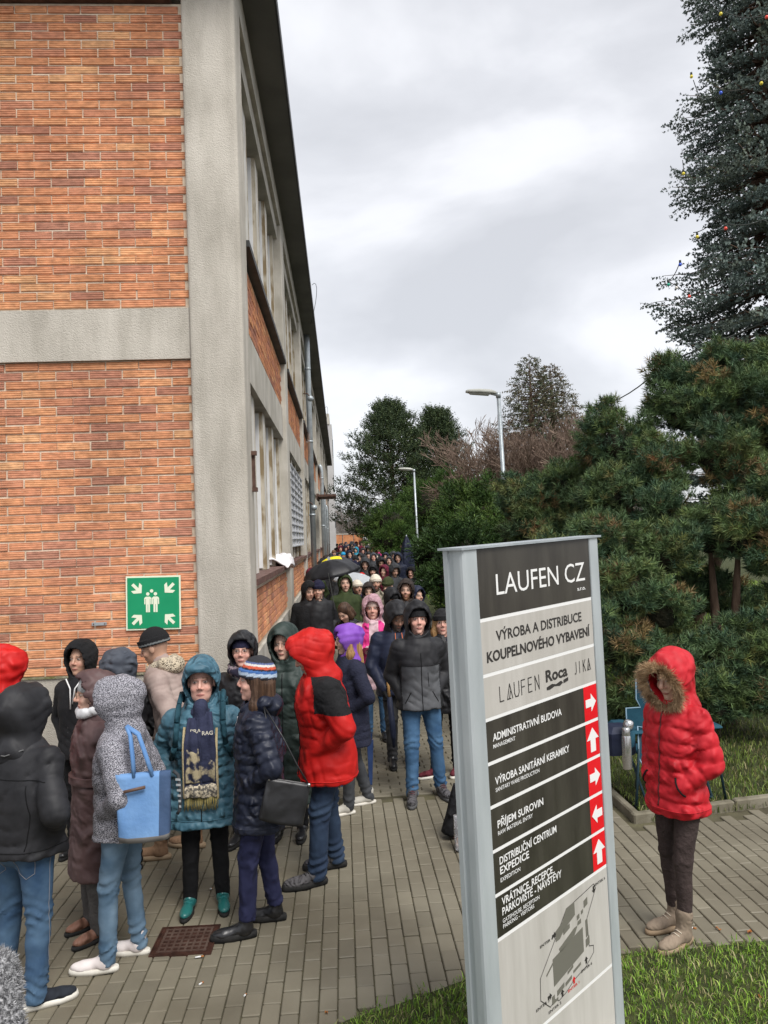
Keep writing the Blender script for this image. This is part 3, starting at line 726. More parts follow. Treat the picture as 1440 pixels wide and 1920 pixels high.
def make_body(p, K, par, fine):
    s = K['s']; H = K['head']; Rh = K['Rh']
    f = fine
    ax = [axis_pts(-.42*s-.1, .42*s+.1, .038, [(H[0]-.12, H[0]+.12, f)]), axis_pts(-.3, .45, .038, [(H[1]-.14, H[1]+.15, f)]), axis_pts(-.0, 1.95*s, .05, [(H[2]-.15, H[2]+.16, f)])]
    F = Field(ax)
    F.ell(K['chest'], (.13*s, .09*s, .2*s)); F.ell(K['hip'], (.13*s, .095*s, .14*s)); F.cone(K['hip'], K['chest'], .1*s, .1*s, .04)
    for i in (0, 1):
        F.cone(K['sh'][i], K['el'][i], .045*s, .038*s); F.cone(K['el'][i], K['wr'][i], .038*s, .034*s); F.cone(K['chest']+np.array([0,0,.1]), K['sh'][i], .06*s, .05*s)
        F.cone(K['hj'][i], K['kn'][i], .06*s, .036*s); F.cone(K['kn'][i], K['an'][i], .036*s, .027*s); F.cone(K['an'][i], K['an'][i]+np.array([0, .03, -.05])*s, .026*s, .02*s)
    s = K['hs']
    def P(v): return H+Rh@(np.array(v)*s)
    F.cone(K['neck']-np.array([0,0,.06])*s, P((0, -.02, -.04)), .062*s, .052*s, .03)
    vr = np.random.default_rng(len(par['label'])*7+int(abs(par.location.x)*100)).uniform(-1, 1, 8); fat = p.get('fat', 0)
    F.ell(P((0, -.012, .03)), np.array((.076, .094, .098))*s, .02, Rh)
    F.ell(P((0, .022, -.035)), np.array((.057+.005*vr[0]+.008*fat, .070, .080+.004*vr[1]))*s, .025, Rh)
    if fat: F.ell(P((0, .045, -.075)), np.array((.05, .04, .035))*s, .03, Rh)
    F.ell(P((0, .070, -.092)), np.array((.022, .018, .018))*s, .02, Rh)
    F.ell(P((0, .078, .040)), np.array((.045, .014, .010))*s, .012, Rh)
    for sg in (-1, 1):
        F.ell(P((sg*.036, .060, -.022)), np.array((.024+.003*vr[5], .022+.003*fat, .02))*s, .02, Rh)
        F.ell(P((sg*.031, .098, .021)), np.array((.017, .012, .010))*s, .008, Rh, cut=True)
        F.ell(P((sg*.031, .074, .021)), np.array((.0125,)*3)*s, .003, Rh)
        F.ell(P((sg*.078, -.008, .0)), np.array((.008, .02, .032))*s, .006, Rh)
    F.cone(P((0, .088, .028)), P((0, .110+.005*vr[2], -.012-.004*vr[3])), .007*s, (.0125+.0025*vr[4])*s, .010)
    for sg in (-1, 1): F.ell(P((sg*.012, .097, -.018)), np.array((.009,.009,.007))*s, .006, Rh)
    F.ell(P((0, .086, -.052)), np.array((.024, .011, .006))*s, .005, Rh); F.ell(P((0, .084, -.062)), np.array((.02, .010, .006))*s, .004, Rh)
    V, Fc = F.mesh(); T_ = np.concatenate([Fc[:, [0, 1, 2]], Fc[:, [0, 2, 3]]])
    # the part of the body under the clothes needs few faces: weld it on a coarse lattice
    low = V[:, 2] < K['neck'][2]-.03*s; key = np.floor(V/.045).astype(np.int64); code = np.where(low, (key[:, 0]+500)*4000000+(key[:, 1]+500)*2000+key[:, 2]+500, 10**13+np.arange(len(V)))
    uq, inv = np.unique(code, return_inverse=True); cnt = np.bincount(inv); V = np.stack([np.bincount(inv, V[:, i])/cnt for i in range(3)], 1)
    T_ = inv[T_]; T_ = T_[(T_[:, 0] != T_[:, 1]) & (T_[:, 1] != T_[:, 2]) & (T_[:, 0] != T_[:, 2])]; _, ix = np.unique(np.sort(T_, 1), axis=0, return_index=True); T_ = T_[ix]
    me = mesh_np('body', V, T_)
    q = (V-H)@Rh/s; c = np.ones((len(V), 4), np.float32); sk = np.array(SKINS[p.get('skin', 'fair')]); c[:, :3] = sk
    def bl(m, col):
        m = np.clip(m, 0, 1)[:, None]; c[:, :3] = c[:, :3]*(1-m)+np.array(col)*m
    X, Y, Z = np.abs(q[:, 0]), q[:, 1], q[:, 2]; fr = (Y > .03)
    g = lambda a, b: np.exp(-((a/b)**2))
    bl(fr*g(X-.036, .02)*g(Z+.02, .02)*.5, (.55,.22,.17)); bl(fr*g(X, .014)*g(Z+.014, .014)*.6, (.56,.22,.17))
    hc = p.get('hair', (.09,.05,.03))
    bl(fr*(g(X-.032, .019)*g(Z-.022, .012))*.45, (.2,.1,.08))
    bl(fr*(X > .012)*(X < .05)*g(Z-.043+(X-.03)*.15, .0042)*.8, tuple(v*.8 for v in hc))
    e = ((X-.031)/.0135)**2+((Z-.021)/.0068)**2; bl(fr*(e < 1.1)*.75, (.42,.38,.36)); bl(fr*(((X-.031)/.0062)**2+((Z-.021)/.0062)**2 < 1), (.03,.025,.02))
    bl(fr*g(X-.031, .014)*g(Z-.029, .003)*.8, (.05,.03,.025))
    bl(fr*(((X/.025)**2+((Z+.056)/.0095)**2) < 1)*.65, (.45,.13,.12)); bl(fr*(X < .023)*g(Z+.057, .0016)*.8, (.12,.03,.03))
    bl(fr*g(X-.007, .004)*g(Z+.024, .003)*.6, (.12,.05,.04))
    if p.get('beard'):
        b = (Y > -.02)*np.clip((-.028-Z+np.clip(X-.02, 0, 1)*.55)/.012, 0, 1)*(1-np.exp(-((X/.024)**2+((Z+.056)/.010)**2)**2)); bl(b*.85, p['beard'])
    ca = me.color_attributes.new('Col', 'FLOAT_COLOR', 'POINT'); ca.data.foreach_set('color', c.ravel())
    return mobj('body', me, M_skin, par)
def make_jacket(p, K, par, h):
    j = p['jacket']; s = K['s']; w = p.get('w', 1.0)*j.get('w', 1); hem = j.get('hem', .80)*s; pf = j.get('puff'); fl = j.get('flare', 1.0); T = K['T']; d_ = p.get('depth', 1.0)
    top = K['neck'][2]+.02*s; ext = .34*w+.18
    ys = [K['wr'][0][1], K['wr'][1][1], K['chest'][1], K['neck'][1]]
    F = Field([axis_pts(-ext*s, ext*s, h), axis_pts(min(ys)-.32*s*d_, max(ys)+.34*s*d_, h), axis_pts(hem-.06, top+.10, h)])
    # torso loft : fractions of the way from hip to shoulders
    zt = np.array([hem-.02, .92*s, 1.06*s, 1.22*s, 1.32*s, 1.40*s, 1.47*s]); zt[0] = min(zt[0], .9*s)
    aw = np.array([.200*fl, .186, .174, .190, .180, .132, .080])*w*s; bd = np.array([.165*fl, .155, .15, .155, .14, .115, .085])*s*d_*(.5+.5*w)
    lean = K['Rt']
    def fn(X, Y, Z):
        zl = (Z-K['hip'][2])/max(lean[2][2], .5)+K['hip'][2]   # height measured along the back
        zl = np.where(Z < K['hip'][2], Z, zl)
        a = np.interp(zl, zt, aw); b = np.interp(zl, zt, bd); t = np.clip(Z-K['hip'][2], 0, 1)
        cy = t*lean[1][2]/max(lean[2][2], .5); cx = t*lean[0][2]/max(lean[2][2], .5)
        n = 2.3; e = (np.abs((X-cx)/a)**n+np.abs((Y-cy)/b)**n)**(1/n)
        d = (e-1)*np.minimum(a, b)*.93
        if pf:
            wob = Z+.006*np.sin(X*19+Y*11)+.012*np.abs(X)/.2+(j.get('chev', 0)*np.abs(X))
            d = d-pf[1]*(np.abs(np.sin(np.pi*wob/pf[0]))**.45-.7)
        d = np.maximum(d, Z-top); 
        return d
    F.union(fn, (-.3*w*s, -.3, hem-.05), (.3*w*s, .5, top), .02, .12)
    hz = hem+.012*np.sin(0)
    for i in (0, 1):
        r = j.get('sl', 1.0); pw = (pf[0], pf[1]*.9) if pf else None
        F.cone(K['chest']*[1,1,1]+K['Rt']@np.array([(-1, 1)[i]*.05, 0, .06])*s, K['sh'][i]-K['Rt']@np.array([0, 0, .005])*s, .085*s, .072*s*r, .05)
        F.cone(K['sh'][i], K['el'][i], .072*s*r, .062*s*r, .018, pw); F.cone(K['el'][i], K['wr'][i], .060*s*r, .046*s*r, .014, pw)
    if j.get('collar', True):
        F.cone(K['neck']+K['Rt']@np.array([0,.0,-.05])*s, K['neck']+K['Rh']@np.array([0, .01, .035])*s, .082*s, .078*s, .03)
        F.cut(lambda X, Y, Z: np.sqrt((X-K['head'][0])**2+(Y-K['head'][1]-.012)**2)-.062*s+0*Z, K['head']-.12, K['head']+np.array([.12,.12,0]), .006)
    F.cut(lambda X, Y, Z: (Z-hem-.006*np.sin(X*9+2))+0*Y, (-1, -1, hem-.1), (1, 1, hem+.02), .015)
    F.noise(j.get('fold', .005), j.get('ff', 24), j.get('seed', 3))
    F.crease(j.get('cr', .007 if not pf else .0045), j.get('cw', .085 if not pf else .038), j.get('seed', 3)+20)
    V, Fc = F.mesh(); o = mobj('jacket' if hem > .62*s else 'coat', mesh_np('jacket', V, Fc), j['m'], par)
    return o
def make_hood(p, K, par, h, back=False):
    j = p['hood']; s = K['hs']*j.get('s', 1.0); H = K['head']; Rh = K['Rh']; pf = j.get('puff')
    if back:   # folded down hood lying on the shoulders
        F = Field([axis_pts(-.2, .2, h), axis_pts(H[1]-.30, H[1]+.2, h), axis_pts(H[2]-.28, H[2]+.02, h)])
        nk = K['neck']; F.ell(nk+np.array([0, -.07, .0])*s, (.125*s, .085*s, .075*s), .03)
        for sg in (-1, 1): F.cone(nk+np.array([sg*.10, -.04, .03])*s, nk+np.array([sg*.045, .085, -.02])*s, .042*s, .03*s, .03)
        F.noise(.006, 40, 5)
    else:
        F = Field([axis_pts(H[0]-.24, H[0]+.24, h), axis_pts(H[1]-.26, H[1]+.26, h), axis_pts(H[2]-.30, H[2]+.24, h)])
        def P(v): return H+Rh@(np.array(v)*s)
        tall = j.get('tall', 1.0)
        F.ell(P((0, -.022, .026)), np.array((.106, .138, .134*tall))*s, .03, Rh); F.cone(P((0, .05, .118*tall)), P((0, -.125, .055)), .040*s, .045*s, .05)
        F.ell(P((0, .035, .02)), np.array((.103, .095, .13*tall))*s, .03, Rh)
        F.cone(P((0, -.015, -.07)), K['neck']+K['Rt']@np.array([0, -.012, -.03])*s, .088*s, .115*s, .045)
        if j.get('peak'): F.ell(P((0, .085, .105*tall)), np.array((.075, .05, .03))*s, .03, Rh)
        if pf:
            X, Y, Z = F.grid((slice(None),)*3); x, y, z = X-H[0], Y-H[1], Z-H[2]; qy = Rh[0][1]*x+Rh[1][1]*y+Rh[2][1]*z; qz = Rh[0][2]*x+Rh[1][2]*y+Rh[2][2]*z
            ang = np.arctan2(qz+.02, -qy+.09)*.17; F.D -= (pf[1]*.8*(np.abs(np.sin(np.pi*ang/pf[0]))**.6-.6)).astype(np.float32)
        F.noise(j.get('fold', .004), 34, j.get('seed', 4)); F.crease(j.get('cr', .0055 if not pf else .002), .07, j.get('seed', 4)+9)
        F.ell(P((0, -.002, .016)), np.array((.093, .112, .116*tall))*s, .008, Rh, cut=True)
        def tun(X, Y, Z):
            x, y, z = X-H[0], Y-H[1], Z-H[2]; q = [(Rh[0][i]*x+Rh[1][i]*y+Rh[2][i]*z)/s for i in range(3)]
            w_ = j.get('ow', .080); t_ = j.get('ot', .108); zz = q[2]+j.get('oz', .005)
            d = (np.sqrt((q[0]/w_)**2+(zz/t_)**2)-1)*w_; return np.maximum(d, -(q[1]-.02))
        F.cut(tun, P((0, .12, 0))-.18, P((0, .12, 0))+.18, .012)
        X, Y, Z = F.grid((slice(None),)*3); x, y, z = X-H[0], Y-H[1], Z-H[2]; qx = (Rh[0][0]*x+Rh[1][0]*y+Rh[2][0]*z)/s; qz = (Rh[0][2]*x+Rh[1][2]*y+Rh[2][2]*z)/s
        F.D += (.004*np.exp(-((np.abs(qx)-.042-.1*np.clip(.1-qz, 0, 1))/.009)**2)*(qz > -.08)*(0 if pf else 1)).astype(np.float32)
        if j.get('drop', True):  # open neck cavity so that the chin is free
            F.cut(lambda X, Y, Z: np.sqrt((X-H[0])**2+(Y-H[1])**2+(Z-H[2]+.03)**2)-.07*s, H-.1, H+.1, .01)
    V, Fc = F.mesh()
    return mobj('hood', mesh_np('hood', V, Fc), j['m'], par)
def make_trousers(p, K, par, h):
    t = p['legs']; s = K['s']; w = t.get('w', 1.0); wa = t.get('wa', w)
    F = Field([axis_pts(-.36*s, .36*s, h), axis_pts(-.32*s, .36*s, h), axis_pts(.03, 1.0*s, h)])
    F.ell(K['hip']+np.array([0, -.01, -.03]), np.array((.175*min(w, 1.15), .125*min(w, 1.2), .14))*s, .03)
    for i in (0, 1):
        kn = K['kn'][i]; an = K['an'][i]
        F.cone(K['hj'][i]-np.array([0, 0, .03]), kn, .092*s*w, .063*s*(w+wa)/2, .02); F.cone(kn, an+np.array([0, 0, t.get('hemz', -.045)]), .062*s*(w+wa)/2, .050*s*wa, .02)
        # cloth gathering above the shoe and behind the knee
        for zz, am in ((kn[2], .006), (an[2]+.05, .008)):
            lo = np.array([kn[0]-.13, kn[1]-.14, zz-.12]); hi = np.array([kn[0]+.13, kn[1]+.14, zz+.14]); sl = F.sl(lo, hi); X, Y, Z = F.grid(sl)
            am2 = am*t.get('crease', 1); F.D[sl] -= (am2*np.exp(-((Z-zz)/.075)**2)*np.sin(Z*115+X*40*(1 if i else -1)+Y*30+3*np.sin(X*30+i))).astype(np.float32)
    F.noise(t.get('fold', .003), 28, t.get('seed', 6)); F.crease(.0035*t.get('crease', 1), .10, 8+len(par.name))
    F.cut(lambda X, Y, Z: Z-t.get('cuff', .035)*s+0*X+0*Y, (-1, -1, 0), (1, 1, t.get('cuff', .035)*s), .004)
    V, Fc = F.mesh(); return mobj('trousers', mesh_np('trousers', V, Fc), t['m'], par)
def make_shoes(p, K, par, h):
    sh = p['shoes']; s = K['s']*sh.get('s', 1.0)
    for i, (fx, fy, fr) in enumerate(K['feet']):
        F = Field([axis_pts(-.08, .08, h), axis_pts(-.12, .23, h), axis_pts(.0, .26, h)])
        F.ell((0, .125*s, .040*s), (.042*s, .078*s, .030*s), .02); F.ell((0, -.005*s, .05*s), (.034*s, .058*s, .045*s), .02)
        F.cone((0, .0, .06*s), (0, .11*s, .042*s), .036*s, .028*s, .03)
        hh = sh.get('high', .125)*s; F.cone((0, -.01*s, .06*s), (0, -.02*s, hh), .040*s, sh.get('ankle', .042)*s, .025)
        F.cut(lambda X, Y, Z: Z-.022*s+0*X+0*Y, (-1, -1, -.1), (1, 1, .022*s), .004)
        if sh.get('chunk'): F.noise(.002, 70, 3)
        V, Fc = F.mesh(); o = mobj('shoe', mesh_np('shoe', V, Fc), sh['m'], par)
        o.location = (fx*K['s'], fy*K['s'], 0); o.rotation_euler = (0, 0, R(fr))
        th = sh.get('sole', .028)*s; n = 22; poly = []
        for k in range(n):
            a = 2*math.pi*k/n; yy = math.sin(a); xx = math.cos(a); y = .062*s+.145*s*yy; wd = (.043 if yy > 0 else .036)*s*(1-.12*max(0, -yy)); poly.append((xx*abs(xx)**-.25*wd if abs(xx) > .01 else 0, y))
        so_ = MB(); vs = [(a*1.0, b, .0) for a, b in poly]+[(a*1.05, .062*s+(b-.062*s)*1.03, th*.5) for a, b in poly]+[(a*1.0, b, th) for a, b in poly]
        fs = [tuple(range(n-1, -1, -1)), tuple(range(2*n, 3*n))]+[(k+r*n, (k+1) % n+r*n, (k+1) % n+(r+1)*n, k+(r+1)*n) for r in (0, 1) for k in range(n)]
        so_.add(vs, fs); so_.sm = [False, False]+[True]*(2*n)
        so_.build('sole', sh['sm'], o)
        if sh.get('lace'):
            lc = MB()
            for k in range(4):
                y = .045*s+.022*k; z = .098*s-.0085*k*1.3
                lc.tube([(-.026, y-.004, z-.012), (0, y+.004, z+.001), (.026, y-.004, z-.012)], .003, 5)
            lc.build('laces', sh['lace'], o)
def make_beanie(p, K, par, h):
    b = p['beanie']; s = K['hs']; H = K['head']; Rh = K['Rh']
    F = Field([axis_pts(H[0]-.14, H[0]+.14, h), axis_pts(H[1]-.17, H[1]+.17, h), axis_pts(H[2]-.04, H[2]+.2, h)])
    def P(v): return H+Rh@(np.array(v)*s)
    F.ell(P((0, -.02, .045)), np.array((.094, .112, b.get('t', .112)))*s, .02, Rh)
    def q3(X, Y, Z): x, y, z = X-H[0], Y-H[1], Z-H[2]; return [(Rh[0][i]*x+Rh[1][i]*y+Rh[2][i]*z)/s for i in range(3)]
    if b.get('cuff', True):
        def cf(X, Y, Z):
            q = q3(X, Y, Z); e = (np.sqrt((q[0]/.094)**2+((q[1]+.014)/.114)**2)-1)*.094; zz = q[2]-.052-.14*q[1]
            return np.maximum(e-.003, np.abs(zz)-.026)
        F.union(cf, P((0,0,.05))-.13, P((0,0,.05))+.13, .008)
    X, Y, Z = F.grid((slice(None),)*3); q = q3(X, Y, Z); F.D -= (.0012*np.sin(np.arctan2(q[1]+.02, q[0])*44)).astype(np.float32)
    F.cut(lambda X, Y, Z: (lambda q: q[2]-.026-.14*q[1])(q3(X, Y, Z)), H-.3, H+.3, .004)
    V, Fc = F.mesh(); me = mesh_np('beanie', V, Fc)
    if b.get('stripes'):
        q = (V-H)@Rh/s; zz = q[:, 2]-.14*q[:, 1]; c = np.ones((len(V), 4), np.float32); lv = b['stripes']
        for lo, hi, cc in lv: m = (zz >= lo) & (zz < hi); c[m, :3] = cc
        ca = me.color_attributes.new('Col', 'FLOAT_COLOR', 'POINT'); ca.data.foreach_set('color', c.ravel())
    return mobj('beanie', me, b['m'], par)
def make_hair(p, K, par, h):
    hr = p['hairdo']; s = K['hs']; H = K['head']; Rh = K['Rh']
    F = Field([axis_pts(H[0]-.2, H[0]+.2, h), axis_pts(H[1]-.2, H[1]+.2, h), axis_pts(H[2]-.36, H[2]+.16, h)])
    def P(v): return H+Rh@(np.array(v)*s)
    F.ell(P((0, -.022, .034)), np.array((.088, .103, .108))*s, .02, Rh)
    for sg in (-1, 1):
        ln = hr.get('len', .2)
        if ln > .05:
            F.cone(P((sg*.072, -.01, .02)), P((sg*.085, .005, -ln*.55)), .028*s, .034*s, .03); F.cone(P((sg*.085, .005, -ln*.55)), P((sg*.08, .03, -ln)), .034*s, .022*s, .03)
            F.cone(P((sg*.04, -.07, -.02)), P((sg*.05, -.08, -ln)), .05*s, .04*s, .03)
    X, Y, Z = F.grid((slice(None),)*3); F.D -= (.003*np.sin(np.arctan2(Y-H[1], X-H[0])*30+Z*9)).astype(np.float32)
    F.ell(P((0, .09, -.03)), np.array((.062, .075, .098))*s, .01, Rh, cut=True)
    V, Fc = F.mesh(); return mobj('hair', mesh_np('hair', V, Fc), hr['m'], par)
def make_scarf(p, K, par, h):
    s = K['s']; nk = K['neck']; sc = p['scarf']; H = K['head']
    F = Field([axis_pts(-.2, .2, h), axis_pts(nk[1]-.2, nk[1]+.26, h), axis_pts(nk[2]-.2, nk[2]+.2, h)])
    r = sc.get('r', .035)
    for k in range(10):
        a0, a1 = 2*math.pi*k/10, 2*math.pi*(k+1)/10
        f = lambda a: nk+np.array([.088*math.sin(a), .02+.088*math.cos(a), .035-.035*math.cos(a)+sc.get('z', 0)])*s
        F.cone(f(a0), f(a1), r*s, r*s, .02)
    F.noise(.006, 60, 9); V, Fc = F.mesh(); return mobj('scarf', mesh_np('scarf', V, Fc), sc['m'], par)
def make_hand(K, i, mt, par, curl=.6, name='glove', s=1.0, flip=1):
    """palm, four unequal bent fingers and a thumb"""
    W = K['wr'][i]; E = K['el'][i]; d = (W-E)/np.linalg.norm(W-E); up = np.array([0, 0, 1.]); sd = np.cross(d, up); sd /= np.linalg.norm(sd)+1e-6; nr = np.cross(sd, d)
    A = np.stack([sd, d, nr], 1)   # x across, y along, z back of hand
    F = Field([axis_pts(W[0]-.2, W[0]+.2, .006), axis_pts(W[1]-.2, W[1]+.2, .006), axis_pts(W[2]-.2, W[2]+.2, .006)])
    P = lambda x, y, z: W+A@(np.array([x*flip, y, z])*s)
    F.cone(P(0, -.03, 0), P(0, .02, 0), .034*s, .03*s, .01)
    for x in (-.024, 0, .024): F.cone(P(x*.8, .02, 0), P(x, .085, 0), .019*s, .015*s, .01)
    for x, ln in ((-.031, .062), (-.0105, .078), (.0105, .072), (.031, .056)):
        q = P(x, .085, 0); a = 0; st = ln/3
        for k in range(3):
            a += curl*.95; n_ = q+A@(np.array([0, math.cos(a), -math.sin(a)])*st*1.15*s); F.cone(q, n_, (.0105-.0008*k)*s, (.0098-.0008*k)*s, .0025); q = n_
    q = P(-.028, .02, -.005); m_ = P(-.058, .055, -.02); F.cone(q, m_, .014*s, .012*s, .008); F.cone(m_, P(-.05, .085, -.035), .012*s, .0095*s, .004)
    V, Fc = F.mesh(); return mobj(name, mesh_np(name, V, Fc), mt, par)
def tri_tufts(name, pos, nor, ln, wd, mt, par, spread=.5, k=1, gravity=0):
    """many hair-thin triangles standing on a surface"""
    n = len(pos); P = np.repeat(pos, k, 0); Nn = np.repeat(nor, k, 0); n *= k
    d = Nn+rng.normal(0, spread, (n, 3)); d[:, 2] -= gravity; d /= np.linalg.norm(d, axis=1)[:, None]; l = ln*rng.uniform(.6, 1.2, (n, 1))
    sd = np.cross(d, rng.normal(0, 1, (n, 3))); sd /= np.linalg.norm(sd, axis=1)[:, None]
    P = P+rng.normal(0, wd, (n, 3)); V = np.concatenate([P-sd*wd, P+sd*wd, P+d*l], 0); i = np.arange(n)
    o = mobj(name, mesh_np(name, V, np.stack([i, i+n, i+2*n], 1)), mt, par); o['kind'] = 'stuff'; return o
def fur_rim(p, K, par, mt, n=3200, s_=1.0, ln=.055):
    j = p['hood']; s = K['hs']*j.get('s', 1.0)*s_; H = K['head']; Rh = K['Rh']; a = rng.uniform(0, 2*np.pi, n)
    w_ = j.get('ow', .08)+.012; t_ = j.get('ot', .108)+.012
    q = np.stack([np.cos(a)*w_, np.full(n, j.get('rim', .105))+.02*np.sin(a), np.sin(a)*t_-.005], 1)+rng.normal(0, .008, (n, 3)); nn = np.stack([np.cos(a)*.9, np.full(n, .45), np.sin(a)*.9], 1)
    return tri_tufts('fur_trim', H+(q*s)@Rh.T, nn@Rh.T, ln, .0022, mt, par, .45, 1, .15)
def glasses(p, K, par, mt):
    s = K['hs']; H = K['head']; Rh = K['Rh']; P = lambda v: H+Rh@(np.array(v)*s); m_ = MB()
    for sg in (-1, 1):
        m_.tube([P((sg*.032+.021*math.cos(a), .103, .020+.018*math.sin(a))) for a in np.linspace(0, 2*math.pi, 13)], .0016, 5, cap=False)
        m_.tube([P((sg*.053, .102, .022)), P((sg*.074, .04, .02)), P((sg*.078, -.005, .015))], .0016, 5)
    m_.tube([P((-.012, .104, .022)), P((0, .108, .025)), P((.012, .104, .022))], .0016, 5); m_.build('glasses', mt, par)
def person(label, x, y, rz, p, group='people waiting in the queue', res=.013, face=.0052):
    t = thing('person', label, 'person', (x, y, 0), R(rz), group); K = skel(p); res = p.get('res', res)
    make_body(p, K, t, face)
    if 'jacket' in p: make_jacket(p, K, t, res*(.75 if p['jacket'].get('puff') and res < .0135 else 1))
    if 'hood' in p: make_hood(p, K, t, res*.80, p['hood'].get('down', False))
    if 'legs' in p: make_trousers(p, K, t, res*1.25)
    if 'shoes' in p: make_shoes(p, K, t, .011 if res < .0135 else .018)
    if 'beanie' in p: make_beanie(p, K, t, res*.5)
    if 'hairdo' in p: make_hair(p, K, t, res*.65)
    if 'scarf' in p: make_scarf(p, K, t, res*.75)
    t['K'] = 0; del t['K']
    return t, K

from mathutils.bvhtree import BVHTree
def surf_path(o, pts, side=1, axis='y', push=.001):
    """points of a seam laid on the outside of a garment"""
    bv = BVHTree.FromPolygons([v.co for v in o.data.vertices], [tuple(p.vertices) for p in o.data.polygons]); out = []
    for a, z in pts:
        if axis == 'y': r = bv.ray_cast(Vector((a, side*1.0, z)), Vector((0, -side, 0)))
        else: r = bv.ray_cast(Vector((side*1.0, a, z)), Vector((-side, 0, 0)))
        if r[0] is not None: out.append(r[0]+r[1]*push)
    return out
def dense(pts, n=14): return [(a[0]+(b[0]-a[0])*k/n, a[1]+(b[1]-a[1])*k/n) for a, b in zip(pts, pts[1:]) for k in range(n)]+[pts[-1]]
def seam(o, name, mt, par, pts, side=1, r=.0028, axis='y', n=14):
    P = surf_path(o, dense(pts, n), side, axis)
    if len(P) < 3: return
    # drop jumps on to another surface
    Q = [P[0]]
    for q in P[1:]:
        if (q-Q[-1]).length < .07: Q.append(q)
    if len(Q) > 2: MB().tube(Q, r, 5).build(name, mt, par)
def garment(t, *names):
    for c in t.children:
        if c.name.split('.')[0] in names: return c
def hem_band(t, K, mt, z0, par=None):
    o = garment(t, 'jacket', 'coat'); bv = BVHTree.FromPolygons([v.co for v in o.data.vertices], [tuple(p.vertices) for p in o.data.polygons]); P = []
    for k in range(49):
        a = 2*math.pi*k/48; d = Vector((math.cos(a), math.sin(a), 0)); r = bv.ray_cast(Vector((0, 0, z0))+d*1.2, -d)
        if r[0] is not None: P.append(r[0])
    if len(P) > 30: MB().tube(P, .004, 5, cap=False).build('hem_seam', mt, t)
# ---------------------------------------------------------------- vegetation
M_needle = mat('needles', (.05,.08,.04), rough=.6, attr='Col', spec=.25)
M_bark = mat('bark', (.07,.045,.03), (.15,.10,.07), rough=1, ns=9, bump=22, bs=1, bdist=.02, stretch=(1,1,.3))
M_twig = mat('twigs', (.16,.11,.085), (.27,.20,.155), rough=1, ns=3)
M_core = mat('inner_twigs', (.012,.016,.009), (.035,.032,.018), rough=1, ns=7, bump=16, bs=1, bdist=.1)  # dark colour stands in for the shade deep inside the crowns
def template(kind, m, ln, wd, shoot, q):
    """one shoot with m needles, axis +Z"""
    t = q.uniform(0, 1, m); a = q.uniform(0, 2*np.pi, m)
    if kind == 'tuft': op = R(18)+R(72)*(1-t)**.8*q.uniform(.6, 1.1, m)
    elif kind == 'spray': op = q.uniform(R(30), R(60), m)
    else: op = q.uniform(R(45), R(85), m)
    b = np.stack([np.zeros(m), np.zeros(m), t*shoot], 1); d = np.stack([np.cos(a)*np.sin(op), np.sin(a)*np.sin(op), np.cos(op)], 1)
    if kind == 'spray': d[:, 1] *= .25
    s = np.cross(d, q.normal(0, 1, (m, 3))); s /= np.linalg.norm(s, axis=1)[:, None]
    l = ln*q.uniform(.7, 1.1, (m, 1))
    return np.stack([b-s*wd, b+s*wd, b+d*l], 1)     # m,3,3
def scatter(name, pos, dr, scale, cols, tmpl, parent, mt=None, colvar=.22):
    n = len(pos); T = tmpl; m = T.shape[0]; dr = dr/np.linalg.norm(dr, axis=1)[:, None]
    u = np.cross(dr, rng.normal(0, 1, (n, 3))); u /= np.linalg.norm(u, axis=1)[:, None]; v = np.cross(dr, u)
    B = np.stack([u, v, dr], 1)                     # rows: local x,y,z
    V = np.einsum('mkc,ncd->nmkd', T, B)*np.asarray(scale).reshape(-1, 1, 1, 1)+pos[:, None, None, :]
    V = V.reshape(-1, 3); F = np.arange(len(V)).reshape(-1, 3)
    me = mesh_np(name, V, F, smooth=False)
    c = cols*rng.uniform(1-colvar, 1+colvar, (n, 1)); C = np.repeat(c, m, 0)*rng.uniform(.8, 1.2, (n*m, 1)); C = np.repeat(C, 3, 0)
    c4 = np.ones((len(V), 4), np.float32); c4[:, :3] = C
    ca = me.color_attributes.new('Col', 'FLOAT_COLOR', 'POINT'); ca.data.foreach_set('color', c4.ravel())
    return mobj(name, me, mt or M_needle, parent, kind='stuff')
def pick(cols, n, pr=None): return np.array(cols)[rng.choice(len(cols), n, p=pr)]
def sphere_pts(n):
    v = rng.normal(0, 1, (n, 3)); return v/np.linalg.norm(v, axis=1)[:, None]
def core(blobs, parent, f=.72):  # added solid dark lobes, keep light from showing through the needles
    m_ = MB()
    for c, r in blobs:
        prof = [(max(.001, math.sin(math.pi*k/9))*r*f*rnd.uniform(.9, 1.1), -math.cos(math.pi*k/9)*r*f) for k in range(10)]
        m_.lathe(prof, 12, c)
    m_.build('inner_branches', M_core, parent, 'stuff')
TUFT = template('tuft', 19, .095, .0056, .05, np.random.default_rng(1)); TUFT_L = template('tuft', 26, .09, .0055, .06, np.random.default_rng(2))
SPRAY = template('spray', 11, .085, .011, .26, np.random.default_rng(3)); BRUSH = template('brush', 11, .029, .0125, .15, np.random.default_rng(4))
FARB = template('brush', 9, .17, .032, .5, np.random.default_rng(6))
PINEC = [(.070,.120,.055),(.095,.150,.062),(.13,.185,.062),(.055,.105,.062),(.18,.19,.06),(.28,.15,.07)]; PINEP = [.26,.24,.18,.2,.08,.04]
